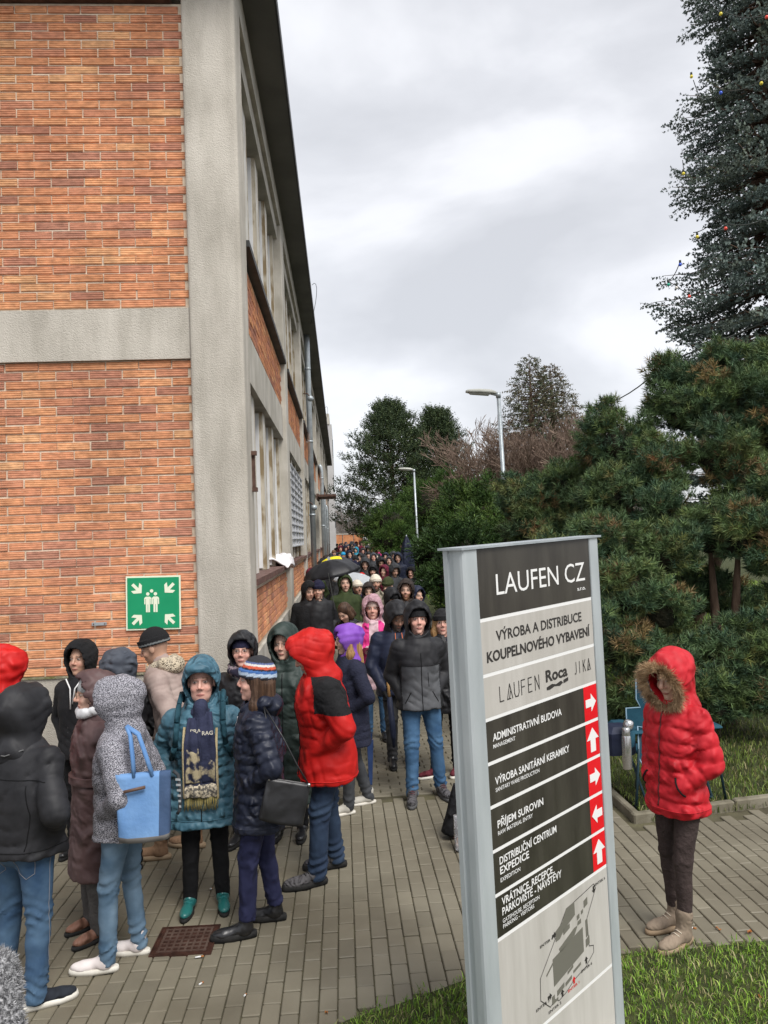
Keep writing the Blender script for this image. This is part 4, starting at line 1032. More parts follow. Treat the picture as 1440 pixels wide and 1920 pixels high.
def pine_bush(label, blobs, base, dens=1.0, tm=None, group='pine bushes behind the sign', trunks=3):
    """blobs: (centre, radius) lobes; each lobe carries upturned candles of needles"""
    t = thing('pine_bush', label, 'pine bush', base, 0, group); b0 = np.array(base)
    P = []; D = []; C = []
    for c, r in blobs:
        nc = int(36*dens*(r/.6)**1.6)+4
        sub = sphere_pts(nc); sub[:, 2] = sub[:, 2]*.8+.22
        for s_ in sub:
            rr = r*rnd.uniform(.26, .38); cc = c+s_*r*rnd.uniform(.45, .74); colb = pick(PINEC, 1, PINEP)[0]
            k = int(25*dens*(rr/.22)**1.4)+5; v = sphere_pts(k); v[:, 2] = v[:, 2]*.65+.25
            P.append(cc+v*rr*rng.uniform(.55, 1.0, (k, 1))); D.append(v*.8+s_*.4+np.array([0, 0, .65])); C.append(colb*.6+pick(PINEC, k, PINEP)*.4)
    P = np.concatenate(P); D = np.concatenate(D); C = np.concatenate(C); keep = P[:, 2] > .12
    scatter('needle_crown', (P-b0)[keep], D[keep], rng.uniform(.8, 1.25, keep.sum()), C[keep], TUFT if tm is None else tm, t, colvar=.42)
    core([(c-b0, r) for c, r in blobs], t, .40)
    for k in range(trunks):
        c, r = blobs[(k*7) % len(blobs)]; q = c-b0; sx = rnd.uniform(-.2, .2)
        MB().tube([(sx, .1*k, 0), (q[0]*.35+sx, q[1]*.3, q[2]*.35), (q[0]*.8, q[1]*.8, q[2]*.75), tuple(q)], [.09, .07, .045, .02], 9).build('trunk', M_bark, t)
    return t
def B_(px, py, rp, Y): return (at(px, py, Y), rp*Y/FPX)
pine_bush('blue green pine bush with rounded lobes rising just above the direction sign, leftmost one', [B_(1000,960,72,11.5),B_(1060,925,66,11.6),B_(958,920,34,11.8),B_(1095,965,80,11.2),B_(1010,1020,80,11.4),B_(1118,862,52,11.2)], (3.2, 11.8, 0))
pine_bush('tallest dark pine bush with brown tipped candles, reaching up to the big spruce', [B_(1160,840,85,10.6),B_(1140,775,36,10.8),B_(1225,900,95,10.2),B_(1285,770,95,10.4),B_(1255,710,52,10.6),B_(1345,690,60,10.5),B_(1390,760,90,10.2),B_(1450,700,75,10.3),B_(1470,820,110,10),B_(1345,860,85,9.9),B_(1420,930,100,9.6),B_(1230,975,80,9.7),B_(1140,930,70,10)], (4.6, 10.6, 0))
pine_bush('broad pine bush of drooping blue green lobes between the sign and the red coated person', [B_(1250,1045,80,9.2),B_(1130,1030,80,9.3),B_(1180,1120,85,8.6),B_(1240,1150,70,8.5),B_(1150,1210,80,8.3),B_(1230,1250,75,8.3),B_(1310,1290,62,8.3),B_(1180,1310,75,8.3),B_(1050,1100,110,9.0),B_(1060,1230,100,8.6),B_(960,1120,90,9.4),B_(1250,1335,50,8.4),B_(1190,1360,50,8.5),B_(1300,1350,42,8.5)], (3.1, 8.9, 0))
pine_bush('right edge pine bush with a dark gap showing its trunk, beside the red coated woman', [B_(1385,1010,90,9.1),B_(1450,1050,80,9.0),B_(1410,1215,75,8.6),B_(1350,1240,60,8.5),B_(1440,1300,80,8.4),B_(1390,1320,55,8.4),B_(1500,1150,90,8.9),B_(1330,1010,70,9.3),B_(1300,1130,62,9.6),B_(1375,1120,42,10.6),B_(1290,1210,60,8.9),B_(1350,1330,50,8.4),B_(1460,1200,80,9.5),B_(1325,1095,42,9.6),B_(1405,1165,46,9.2),B_(1350,1150,34,9.9)], (4.6, 9.2, 0), trunks=5)
def juniper(label, blobs, base, col=((.03,.065,.016),(.05,.10,.022),(.075,.14,.03),(.10,.16,.035))):
    t = thing('juniper_bush', label, 'juniper bush', base, 0, 'feathery green bushes along the path'); b0 = np.array(base); P = []; D = []; C = []; S = []
    blobs = list(blobs)+[(np.array([c[0], c[1], r*.7]), r*1.05) for c, r in blobs if c[2]-r > .5 and c[2] > 1.4*r][:3]
    for c, r in blobs:
        nc = int(50*(r/.8)**1.3)+10
        for s_ in sphere_pts(nc):
            s_[2] = s_[2]*.8+.15; cc = c+s_*r*rnd.uniform(.35, .85); k = 20; ax = s_*.8+np.array([rnd.uniform(-.3,.3), rnd.uniform(-.3,.3), .25]); ax /= np.linalg.norm(ax); u = rng.uniform(0, 1, (k, 1)); sp = rng.normal(0, 1, (k, 3))
            P.append(cc+ax*u*r*.42+sp*.10*r*(1.1-u)-np.array([0,0,1])*u*u*.1*r); D.append(ax+sp*.42-np.array([0,0,.15])); C.append(np.repeat(pick(col, 1), k, 0)*.6+pick(col, k)*.4); S.append(np.full(k, .8+.35*min(2, r)))
    P = np.concatenate(P); keep = P[:, 2] > .1
    scatter('spray_crown', (P-b0)[keep], np.concatenate(D)[keep], np.concatenate(S)[keep], np.concatenate(C)[keep], SPRAY, t)
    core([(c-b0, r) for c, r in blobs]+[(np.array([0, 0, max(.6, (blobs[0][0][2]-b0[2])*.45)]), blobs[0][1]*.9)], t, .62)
    MB().tube([(0,0,0),(.1,0,.8),(.05,.05,1.8)], [.08,.06,.03], 8).build('trunk', M_bark, t)
juniper('bright green feathery bush at the far left of the row beside the crowd', [B_(735,985,42,32),B_(705,1000,30,33),B_(745,1003,24,31),B_(725,1015,34,31)], (2.6, 32.5, gz(32)))
juniper('dark feathery bush standing behind the farther street lamp', [B_(800,955,60,45),B_(770,1005,45,45),B_(820,1020,50,44.5),B_(842,915,38,45)], (6.0, 45.5, gz(45)))
juniper('tall dark green feathery bush in the middle of the row', [B_(862,945,40,21),B_(862,990,48,20.5),B_(885,975,62,20),B_(855,1035,50,20)], (3.6, 21, .05))
juniper('bright green feathery bush in front of the bare brown tree', [B_(930,938,44,17),B_(915,980,52,16.5),B_(965,975,56,16.5),B_(1005,925,36,17.5),B_(900,1020,56,16),B_(1070,895,30,18)], (4.2, 17, 0))
juniper('very dark drooping bush just left of the direction sign', [B_(800,1050,34,14.5),B_(835,1035,48,14),B_(880,1045,55,13.5),B_(850,1090,45,13.2),B_(812,1095,22,13.6)], (2.6, 14.0, 0), col=((.02,.045,.014),(.03,.065,.018),(.045,.085,.02)))
juniper('low green bush behind the direction sign', [B_(960,1010,60,14),B_(1010,1000,60,14),B_(930,1080,60,13)], (3.6, 14, 0))
def pine_tree(label, base, H_, W, lean=0, seed=1):
    t = thing('pine_tree', label, 'pine tree', base, 0, 'tall pines at the end of the path'); q = np.random.default_rng(seed); P = []; D = []; br = MB()
    br.tube([(0,0,0),(lean*.3,0,H_*.4),(lean*.7,0,H_*.8),(lean,0,H_*.97)], [.22,.17,.08,.02], 8)
    for i in range(120):
        u = .14+.86*(i/119)**.9; a = i*2.4+q.uniform(-.3,.3); r = W*(1-u**1.4)**.85*q.uniform(.55, 1.12)+.3; z = H_*u; rise = .25+.55*u
        e = np.array([math.cos(a)*r+lean*u, math.sin(a)*r, z+r*rise*.5]); s0 = np.array([lean*u, 0, z-r*.1])
        br.tube([s0, (s0+e)/2-np.array([0,0,.1*r]), e], [.05,.03,.01], 4, cap=False)
        for f in (.55, .8, 1.0):
            c = s0+(e-s0)*f; k = int(24+12*f); v = q.normal(0, 1, (k, 3)); v /= np.linalg.norm(v, axis=1)[:, None]; v[:, 2] = v[:, 2]*.5+.3
            P.append(c+v*q.uniform(.15, .62, (k, 1))); D.append(v+np.array([0,0,.7])+(e-s0)/np.linalg.norm(e-s0)*.3)
    P = np.concatenate(P); D = np.concatenate(D); scatter('needle_crown', P, D, q.uniform(.7, 1.1, len(P)), pick([(.03,.05,.022),(.045,.07,.028),(.06,.085,.03)], len(P)), FARB, t); br.build('branches', M_bark, t)
p = at(742, 1000, 55); pine_tree('tall broad dark pine at the end of the path, left of its twin', (p[0], 55, gz(55)), 11.3, 5.0, -.2, 1)
p = at(822, 1000, 57); pine_tree('slightly lower dark pine right of the tall broad pine', (p[0], 57, gz(57)), 11.0, 4.2, .2, 2)
def spruce(label, base, H_, W, nb, tmpl, sc, cols, tw, grp=None, seed=1, expo=.85, zmin=.04, droop=.18, wh=0):
    t = thing('spruce_tree', label, 'spruce tree', base, 0, grp); q = np.random.default_rng(seed); P = []; D = []; C = []; br = MB(); tk = MB()
    tk.tube([(0,0,0),(0,0,H_*.5),(0,0,H_*.98)], [W*.07, W*.045, .01], 10)
    for i in range(nb):
        u = zmin+(1-zmin)*(i/nb); a = i*2.3999+q.uniform(-.25,.25); bulge = .90+.30*sum(math.exp(-((H_*u-zc)/.42)**2) for zc in (12.1, 10.25, 8.95, 6.95, 5.5)) if wh else 1; r = W*(1-u)**expo*q.uniform(.74, 1.08)*(1+.12*math.sin(a*2+u*40))*bulge+.08; z = H_*u
        if wh: z = (round(z/wh)+q.normal(0, .13))*wh
        dv = np.array([math.cos(a), math.sin(a), 0]); s0 = np.array([0, 0, z])
        pts = lambda f: s0+dv*(r*f)+np.array([0, 0, 1])*(r*(.10*f-droop*4*f*f*.6+droop*1.5*f**4))
        br.tube([pts(f) for f in (0, .35, .7, 1)], [.03*min(1,r), .022*min(1,r), .012, .004], 4, cap=False)
        colb = pick(cols, 1)[0]; side = np.array([-dv[1], dv[0], 0]); nt_ = max(3, int(tw*r/W)+2)
        f = q.uniform(.12, 1, nt_)**.7; sg = q.choice([-1, 1], nt_); off = q.uniform(.05, 1, nt_)*(1-f*.75)*.42*r
        base_ = np.stack([pts(x) for x in f])+side*(sg*off)[:, None]+np.array([0,0,-1])*(off*.25+q.uniform(0,.06,nt_))[:, None]
        P.append(base_); D.append(dv*q.uniform(.5,1,(nt_,1))+side*(sg*q.uniform(.2,.9,nt_))[:, None]+np.stack([0*f,0*f,q.uniform(-.45,.25,nt_)], 1)); C.append(colb*.5+pick(cols, nt_)*.5)
    P = np.concatenate(P); D = np.concatenate(D); C = np.concatenate(C)
    scatter('needle_crown', P, D, q.uniform(.8, 1.2, len(P))*sc, C, tmpl, t); br.build('branches', M_bark, t); tk.build('trunk', M_bark, t); return t
sp0 = at(1462, 640, 13.4)
BL = [(.08,.115,.105),(.105,.145,.13),(.14,.18,.155),(.10,.12,.08),(.06,.08,.06)]
spruce('huge blue grey spruce at the right edge hung with coloured bulbs', (sp0[0], 13.4, 0), 18.5, 2.25, 900, BRUSH, 1.6, BL, 62, None, 3, .80, .14, .24, .52)
for (px, pt, Y, W, lb, cc, sd_) in ((992, 668, 45, 5.4, 'pointed green spruce behind the bare tree, left one of two', [(.06,.085,.045),(.10,.10,.055),(.12,.095,.06)], 5), (1032, 684, 46, 5.6, 'brownish spruce behind the bare tree, right one of two', [(.12,.10,.06),(.15,.11,.07),(.08,.09,.045)], 6)):
    tp = at(px, pt, Y); spruce(lb, (tp[0], Y, gz(Y)), tp[2]-gz(Y), W, 330, FARB, .9, cc, 34, 'pair of spruces beyond the bushes', sd_, .8, .1, .1)
def bare_tree(label, base, H_, W, n0=9, col=None, up=.5, r0=.09, depth=5, seed=3, name='bare_tree', grp=None):
    t = thing(name, label, 'bare tree', base, 0, grp); q = random.Random(seed); m_ = MB(); tw = MB()
    def rec(p, d, l, r, k):
        e = p+d*l; tgt = m_ if k > depth-2 else tw
        mid = p+d*l*.5+Vector((q.uniform(-1,1), q.uniform(-1,1), q.uniform(-.5,.5)))*l*.06
        if tgt is tw: tgt.tube([p, e], [max(r,.012), .009], 3, cap=False)
        else: tgt.tube([p, mid, e], [r, r*.85, r*.68], 5 if k > 3 else 3, cap=False)
        if k == 0: return
        for _ in range(4 if k > 1 else 3):
            nd = (d+Vector((q.uniform(-1,1), q.uniform(-1,1), q.uniform(-.35,.8)))*.75).normalized(); st = p+(e-p)*q.uniform(.45, 1); rec(st, nd, l*q.uniform(.5, .74), r*.6, k-1)
    for i in range(n0):
        a = 2*math.pi*i/n0+q.uniform(-.3,.3); o = q.uniform(.3, 1)
        d = Vector((math.cos(a)*o*W/H_*1.6, math.sin(a)*o*W/H_*1.6, up+.5)).normalized(); rec(Vector((0,0,H_*.06)), d, H_*.36, r0, depth)
    m_.tube([(0,0,0),(0,0,H_*.1)], [r0*2.2, r0*1.6], 8)
    m_.build('trunk', col or M_twig, t); o = tw.build('twigs', col or M_twig, t, 'stuff')
tp = at(1005, 750, 33); bare_tree('bare reddish brown tree with a dense twiggy crown behind the nearer street lamp', (tp[0]+.1, 33, gz(33)), 9.2, 7.6, 19, None, .45, .09, 5, 3)
M_twig2 = mat('grey_twigs', (.20,.17,.15), (.30,.26,.23), rough=1, ns=3)
for i, (px, Y, hh) in enumerate(((648, 96, 8.5), (675, 100, 7.5), (700, 92, 6))):
    tp = at(px, 1000, Y); bare_tree('pale leafless tree far behind the boundary wall, %s' % ('leftmost next to the annex', 'middle one', 'rightmost beside the tall pine')[i], (tp[0], Y, gz(Y)), hh, 4, 6, M_twig2, .6, .06, 4, 11+i, grp='leafless trees far behind the wall')
tag(MB().prism([(-60,0),(-60,5),(-20,8.5),(0,5.5),(9,5),(25,9),(50,7),(90,5),(90,0)], 'y', 135, 150).build('far_woods', mat('far_woods', (.09,.085,.075), (.17,.16,.15), rough=1, ns=.4, bump=1, bs=1)), kind='structure')
# sprouts along the kerb
n = 260; a = rng.uniform(0, 1, n); xx = 2.5+a*3.2; yy = kerb_y(xx)+.0-rng.uniform(0, .03, n)
blades('weeds', np.stack([xx, yy, np.zeros(n)], 1), .02, .09, [(.12,.16,.05),(.2,.2,.09)], .004, .9)['label'] = 'small weeds sprouting along the kerb'
# string lights
M_str = mat('light_string', (.035,.04,.035), rough=.6); BC = {'red': (.75,.06,.03), 'yellow': (.75,.62,.04), 'blue': (.03,.10,.6), 'green': (.02,.42,.28), 'white': (.7,.66,.6)}
BM = {k: mat('bulb_'+k, v, rough=.3, spec=.6) for k, v in BC.items()}
def string_light(label, pts, bulbs):
    t = thing('string_light', label, 'string lights', pts[0], 0, 'coloured string lights on the big spruce'); b0 = np.array(pts[0]); q = [np.array(p)-b0 for p in pts]; path = []
    for a, b in zip(q, q[1:]):
        for f in np.linspace(0, 1, 7)[:-1]: path.append(a+(b-a)*f-np.array([0, 0, .12*4*f*(1-f)*min(1.2, np.linalg.norm(b-a))]))
    path.append(q[-1]); MB().tube(path, .007, 5).build('cable', M_str, t)
    for p, c in bulbs:
        p = np.array(p)-b0; MB().lathe([(0,.0),(.018,0),(.018,-.04),(0,-.041)], 8, p).build('bulb_socket', M_str, t); MB().lathe([(.01,-.04),(.022,-.052),(.027,-.07),(.019,-.088),(0,-.096)], 10, p).build('bulb', BM[c], t)
def A(px, py, Y): return at(px, py, Y)
string_light('topmost string light swagged across the spruce with a red and a yellow bulb', [A(1333,62,11.6),A(1350,18,11.4),A(1437,28,11.2),A(1500,60,11)], [(A(1351,18,11.35),'yellow'),(A(1437,24,11.15),'red')])
string_light('second string light from the top, looping off the spruce with yellow and blue bulbs', [A(1300,150,12.0),A(1322,198,12.0),A(1352,170,11.4),A(1427,150,11.2),A(1500,130,11.1)], [(A(1296,136,11.9),'yellow'),(A(1351,166,11.2),'blue'),(A(1427,148,11.1),'yellow')])
string_light('short string light at the left edge of the spruce halfway up, with one pale bulb', [A(1280,300,12.1),A(1283,326,12.1),A(1300,340,12)], [(A(1281,318,12.1),'yellow')])
string_light('string light across the middle of the spruce with a red and a yellow bulb', [A(1300,436,11.6),A(1340,412,11.3),A(1430,412,11.2),A(1500,420,11)], [(A(1307,436,11.5),'yellow'),(A(1360,420,11.1),'red')])
string_light('lowest string light on the spruce with blue, green, pale and red bulbs', [A(1275,490,11.7),A(1253,526,12.2),A(1268,534,12.2),A(1292,548,12.0),A(1330,552,11.8)], [(A(1275,488,11.5),'blue'),(A(1253,526,12.1),'green'),(A(1268,532,12.1),'white'),(A(1292,548,12),'red')])
tag(MB().tube([at(1445,600,12.5)]+[at(1250-140*f, 680+86*f+14*math.sin(f*3.1), 12.5+7*f) for f in np.linspace(0, 1, 9)], .013, 5).build('overhead_cable', M_str), 'thin dark cable running from the spruce down towards the nearer street lamp', 'cable')
# street lamps
M_lamp = mat('lamp_head', (.42,.43,.38), (.5,.5,.45), rough=.5, ns=8); M_lens = mat('lamp_lens', (.55,.56,.52), rough=.2, spec=.6)
def lamp(label, x, y, hgt, lean):
    t = thing('street_lamp', label, 'street lamp', (x, y, gz(y)), 0, 'street lamps among the bushes'); t.rotation_euler = (0, lean, 0)
    MB().tube([(0,0,0),(0,0,1.2),(0,0,hgt)], [.075,.06,.05], 12).build('pole', M_galv, t)
    MB().tube([(.0,0,hgt-.12),(.0,0,hgt+.02)], .065, 12).tube([(0,0,hgt-.05),(-.18,0,hgt)], .04, 8).build('pole_cap', M_galv, t)
    v = []; f = []
    for i, (xx, w_, h_) in enumerate(((-.06,.07,.05),(-.2,.12,.09),(-.5,.14,.09),(-.78,.10,.055),(-.84,.05,.02))):
        for yy, zz in ((-w_, -.03), (-w_*.9, h_*.55), (0, h_), (w_*.9, h_*.55), (w_, -.03)): v.append((xx, yy, hgt+zz+(-xx)*.10))
    for i in range(4):
        for k in range(5): a = i*5+k; b = i*5+(k+1) % 5; f.append((a, b, b+5, a+5))
    f += [(0,1,2,3,4)[::-1], tuple(range(20,25))]; MB().add(v, f, True).build('lamp_head', M_lamp, t)
    MB().add([(-.2,-.10,hgt-.012),(-.2,.10,hgt-.012),(-.76,.08,hgt+.04),(-.76,-.08,hgt+.04),(-.25,-.08,hgt-.05),(-.25,.08,hgt-.05),(-.72,.06,hgt-.0),(-.72,-.06,hgt-.0)], [(4,5,6,7),(0,1,5,4),(1,2,6,5),(2,3,7,6),(3,0,4,7)]).build('lens', M_lens, t)
lamp('nearer street lamp on a tilted grey pole in front of the bare tree', 4.30, 19.5, 6.0, R(-1.2)); lamp('farther and smaller street lamp in front of the two dark pines', 4.12, 41, 5.75, R(-.8))
# ---------------------------------------------------------------- direction sign
PHI = .845; LX = (math.sin(PHI), math.cos(PHI)); TW = 1.006; TAU = .024
Lp = at(862, 1030, 2.9)
S = thing('direction_sign', 'tall grey metal company direction sign with dark and white panels, arrows and a site map', 'sign', (Lp[0]+LX[0]*TAU*Lp[2], Lp[1]+LX[1]*TAU*Lp[2], 0), math.pi/2-PHI)
S.rotation_euler = (0, -TAU, math.pi/2-PHI); TOP = Lp[2]
M_dark = mat('panel_dark', (.034,.030,.025), (.060,.055,.044), rough=.33, ns=3.5, streak=.35, sscale=(9,9,1.0), stretch=(2.2,2.2,.5), spec=.5, bump=5, bs=.03)
M_light = mat('panel_light', (.46,.44,.40), (.53,.51,.47), rough=.4, ns=2, stretch=(1,1,.4), streak=.13, sscale=(9,9,.9)); M_red = mat('panel_red', (.66,.006,.012), (.74,.010,.018), rough=.35, ns=3)
M_wl = mat('print_white', (.78,.78,.76), rough=.5); M_ink = mat('print_dark', (.035,.032,.03), rough=.5); M_grey = mat('map_grey', (.15,.145,.12), rough=.5); M_rink = mat('print_red', (.55,.02,.02), rough=.5)
M_alu = mat('sign_frame', (.40,.44,.45), (.50,.54,.55), rough=.45, metal=.25, ns=3.5, stretch=(3,3,.6), bump=40, bs=.06)
def post(x0, x1):
    y1 = .09; pf = [(x0+.012,-.012),(x1-.002,-.012),(x1,-.008),(x1,.045),(x1,y1),(x0+.004,y1),(x0,y1-.004),(x0,.066),(x0+.008,.062),(x0+.008,.040),(x0,.036),(x0,.004),(x0+.003,-.006)]
    return MB().prism(pf, 'z', -.02, TOP-.004)
post(0, .087).build('post', M_alu, S)
m_ = post(0, .083); m_.v = [(TW-a, b, c) for a, b, c in m_.v]; m_.f = [tuple(reversed(f)) for f in m_.f]; m_.build('post', M_alu, S)
MB().box(.088, TW-.084, .0, .085, 0, TOP-.006).build('core', M_alu, S)
MB().box(-.012, TW+.012, -.02, .102, TOP-.003, TOP+.006).build('top_cap', M_galv, S)
MB().box(-.1, TW+.1, -.15, .24, -.05, .04).build('foot_plate', M_conc2, S)
zl = [TOP-.006, 2.111, 1.896, 1.726, 1.557, 1.39, 1.221, 1.052, .883, .43, .12]; X0, X1 = .089, TW-.085; PW = X1-X0; g_ = .0075
rows = ['dark', 'light', 'light', 'arrow', 'arrow', 'arrow', 'arrow', 'arrow', 'light', 'light']; F0 = -.0065
panels = []
for k, kind in enumerate(rows):
    a, b = zl[k+1]+g_, zl[k]-(g_ if k else 0)
    mt = M_light if kind == 'light' else M_dark
    panels.append(MB().box(X0+.001, X1-(.114 if kind == 'arrow' else .001), F0, .0, a, b).build('panel', mt, S))
    if kind == 'arrow':
        rp = MB().box(X1-.1135, X1-.001, F0, .0, a, b).build('arrow_panel', M_red, S); panels[-1]['label'] = 'dark panel with white lettering'
        cz = (a+b)/2; cx = X1-.057; an = {3: 0, 4: 90, 5: 0, 6: 180, 7: 90}[k]
        ap = [(-.5,.2),(.02,.2),(.02,.46),(.5,0),(.02,-.46),(.02,-.2),(-.5,-.2)]; ca, sa = math.cos(R(an)), math.sin(R(an)); sc_ = .088 if an in (0, 180) else .108
        flat([(cx+(x*ca-z*sa)*sc_, cz+(x*sa+z*ca)*sc_) for x, z in ap], F0-.0002).build('arrow', M_wl, rp)
for z in zl[1:-1]: MB().box(X0, X1, F0+.001, -.0001, z-g_+.0004, z+g_-.0004).build('white_divider', M_wl, S)
RX = (math.pi/2, 0, 0)
def T(s, x, z, h, w_, mt, par, al='LEFT', bold=.02): return text(s, h, w_, mt, par, (X0+x, F0-.0012, z), RX, bold, al)
T('LAUFEN CZ', .115, 2.200, .088, .67, M_wl, panels[0], bold=.0); T('s.r.o.', .715, 2.158, .018, .07, M_wl, panels[0], bold=.02)
T('VÝROBA A DISTRIBUCE', PW/2, 2.020, .042, .64, M_ink, panels[1], 'CENTER', .02); T('KOUPELNOVÉHO VYBAVENÍ', PW/2, 1.945, .042, .77, M_ink, panels[1], 'CENTER', .03)
def strokes(segs, th, mt, par):
    m_ = MB()
    for (x0, z0), (x1, z1) in segs:
        d = Vector((x1-x0, z1-z0)).normalized()*th/2; n_ = Vector((-d.y, d.x))
        m_.add([(x0-d.x+n_.x, F0-.0013, z0-d.y+n_.y), (x0-d.x-n_.x, F0-.0013, z0-d.y-n_.y), (x1+d.x-n_.x, F0-.0013, z1+d.y-n_.y), (x1+d.x+n_.x, F0-.0013, z1+d.y+n_.y)], [(0, 1, 2, 3)])
    return m_.build('logo', mt, par)
def letters(word, x, z, w_, h):
    G = {'L': [((0,1),(0,0)),((0,0),(.7,0))], 'A': [((0,0),(.5,1)),((.5,1),(1,0)),((0,0),(.62,0)),((.36,.0),(.62,.5))], 'U': [((0,1),(0,.25)),((0,.25),(.2,0)),((.2,0),(.7,0)),((.7,0),(.9,.25)),((.9,.25),(.9,1))],
         'F': [((0,0),(0,1)),((0,1),(.7,1)),((0,.52),(.6,.52))], 'E': [((0,0),(0,1)),((0,1),(.7,1)),((0,.52),(.6,.52)),((0,0),(.7,0))], 'N': [((0,0),(0,1)),((0,1),(.8,0)),((.8,0),(.8,1))],
         'J': [((.5,1),(.5,.2)),((.5,.2),(.35,0)),((.35,0),(.05,.02))], 'I': [((.2,0),(.2,1))], 'K': [((0,0),(0,1)),((0,.45),(.7,1)),((.2,.6),(.75,0))]}
    segs = []
    for i, ch in enumerate(word):
        for a, b in G[ch]: segs.append(((x+i*w_+a[0]*w_*.72, z+a[1]*h), (x+i*w_+b[0]*w_*.72, z+b[1]*h)))
    return segs
zb = 1.780; hl = .058
strokes(letters('LAUFEN', X0+.10, zb, .049, hl), .0045, M_ink, panels[2]); strokes(letters('JIKA', X0+.655, zb+.012, .036, .05), .0042, M_ink, panels[2])
T('Roca', .425, zb+.018, .050, .17, M_ink, panels[2], bold=.03)
m_ = flat([(X0+.428,zb-.005),(X0+.47,zb+.003),(X0+.50,zb-.004),(X0+.54,zb+.004),(X0+.555,zb-.006),(X0+.53,zb-.016),(X0+.49,zb-.010),(X0+.45,zb-.018),(X0+.428,zb-.016)], F0-.0006); m_.add(*(lambda q: (q.v, q.f))(flat([(X0+.56,zb+.004),(X0+.597,zb+.010),(X0+.597,zb-.005),(X0+.56,zb-.010)], F0-.0006))); m_.build('logo', M_ink, panels[2])
for k, l1, w1, l2, w2, s_, ws in ((3,'ADMINISTRATIVNÍ BUDOVA',.49,None,0,['MANAGEMENT'],[.145]),(4,'VÝROBA SANITÁRNÍ KERAMIKY',.535,None,0,['SANITARY WARE PRODUCTION'],[.30]),(5,'PŘÍJEM SUROVIN',.315,None,0,['RAW MATERIAL ENTRY'],[.235]),(6,'DISTRIBUČNÍ CENTRUM',.40,'EXPEDICE',.195,['EXPEDITION'],[.13]),(7,'VRÁTNICE, RECEPCE',.355,'PARKOVIŠTĚ - NÁVŠTĚVY',.42,['GATEHOUSE, RECEPTION','PARKING - VISITORS'],[.25,.21])):
    top = zl[k]; bl_ = .040; z = top-(.088 if l2 is None else .060)+(0.012 if k == 7 else 0)
    T(l1, bl_, z, .030, w1, M_wl, panels[k], bold=.018)
    if l2: z -= .038; T(l2, bl_, z, .030, w2, M_wl, panels[k], bold=.018)
    z -= .028 if l2 is None else .030
    for a, b in zip(s_, ws): T(a, bl_, z, .0165, b, M_wl, panels[k], bold=.008); z -= .021
# site map ; map units from the photo, u along the panel, v up
mp8 = panels[8]
def mu(u, v): return (X0+.26+u*.50, .470+v*.375)
out_ = [(.13,.02),(.0,.17),(.01,.40),(.33,.79),(.44,.93),(.90,.995),(.93,.93),(.76,.66),(.77,.33),(.84,.30),(.84,.22),(.70,.13),(.49,.09),(.38,.035),(.26,.01),(.20,.06),(.13,.02)]
strokes([(mu(*a), mu(*b)) for a, b in zip(out_, out_[1:])], .0032, M_ink, mp8).name = 'map_outline'
for poly in ([(.26,.66),(.26,.77),(.37,.82),(.44,.94),(.57,.95),(.57,.80),(.40,.73),(.32,.66)],[(.20,.20),(.20,.50),(.68,.60),(.68,.32)],[(.30,.56),(.55,.66),(.60,.66),(.55,.58),(.32,.51)],[(.38,.67),(.38,.73),(.48,.75),(.48,.70)],[(.72,.80),(.72,.88),(.78,.90),(.78,.82)],[(.60,.72),(.60,.77),(.64,.78),(.64,.73)],[(.67,.75),(.67,.79),(.70,.80),(.70,.76)],[(.60,.66),(.61,.70),(.66,.71),(.66,.66)],[(.73,.45),(.73,.65),(.76,.66),(.76,.46)],[(.72,.34),(.72,.43),(.78,.45),(.78,.36)],[(.10,.39),(.20,.47),(.20,.445),(.10,.365)],[(.41,.21),(.41,.24),(.50,.27),(.50,.24)],[(.50,.17),(.50,.20),(.62,.23),(.62,.20)],[(.37,.10),(.37,.14),(.47,.17),(.47,.13)],[(.24,.07),(.24,.13),(.35,.16),(.35,.11)],[(.16,.02),(.16,.11),(.20,.115),(.20,.05),(.25,.06),(.25,.03)]):
    flat([mu(*q) for q in poly], F0-.0004).build('map_building', M_grey, mp8)
for (u, v), an, mt_, lab, (lu, lv), ln in (((.24,.745),0,M_ink,'ENTER 4',(.03,.715),.095),((.13,.135),0,M_ink,'ENTER 3',(-.07,.09),.095),((.315,.06),90,M_ink,'ENTER 2',(.10,-.04),.095),((.50,.095),90,M_rink,'ENTER 1',(.40,.01),.09),((.71,.20),90,M_ink,'ENTER 6',(.62,.10),.09),((.895,.93),-90,M_ink,'ENTER 5',(.92,.955),.09)):
    cx, cz = mu(u, v); ap = [(-.5,.2),(.02,.2),(.02,.46),(.5,0),(.02,-.46),(.02,-.2),(-.5,-.2)]; ca, sa = math.cos(R(an)), math.sin(R(an))
    flat([(cx+(x*ca-z*sa)*.03, cz+(x*sa+z*ca)*.03) for x, z in ap], F0-.0006).build('arrow', mt_, mp8)
    a, b = mu(lu, lv); text(lab, .0115, ln, mt_, mp8, (a, F0-.0012, b), RX, .02)
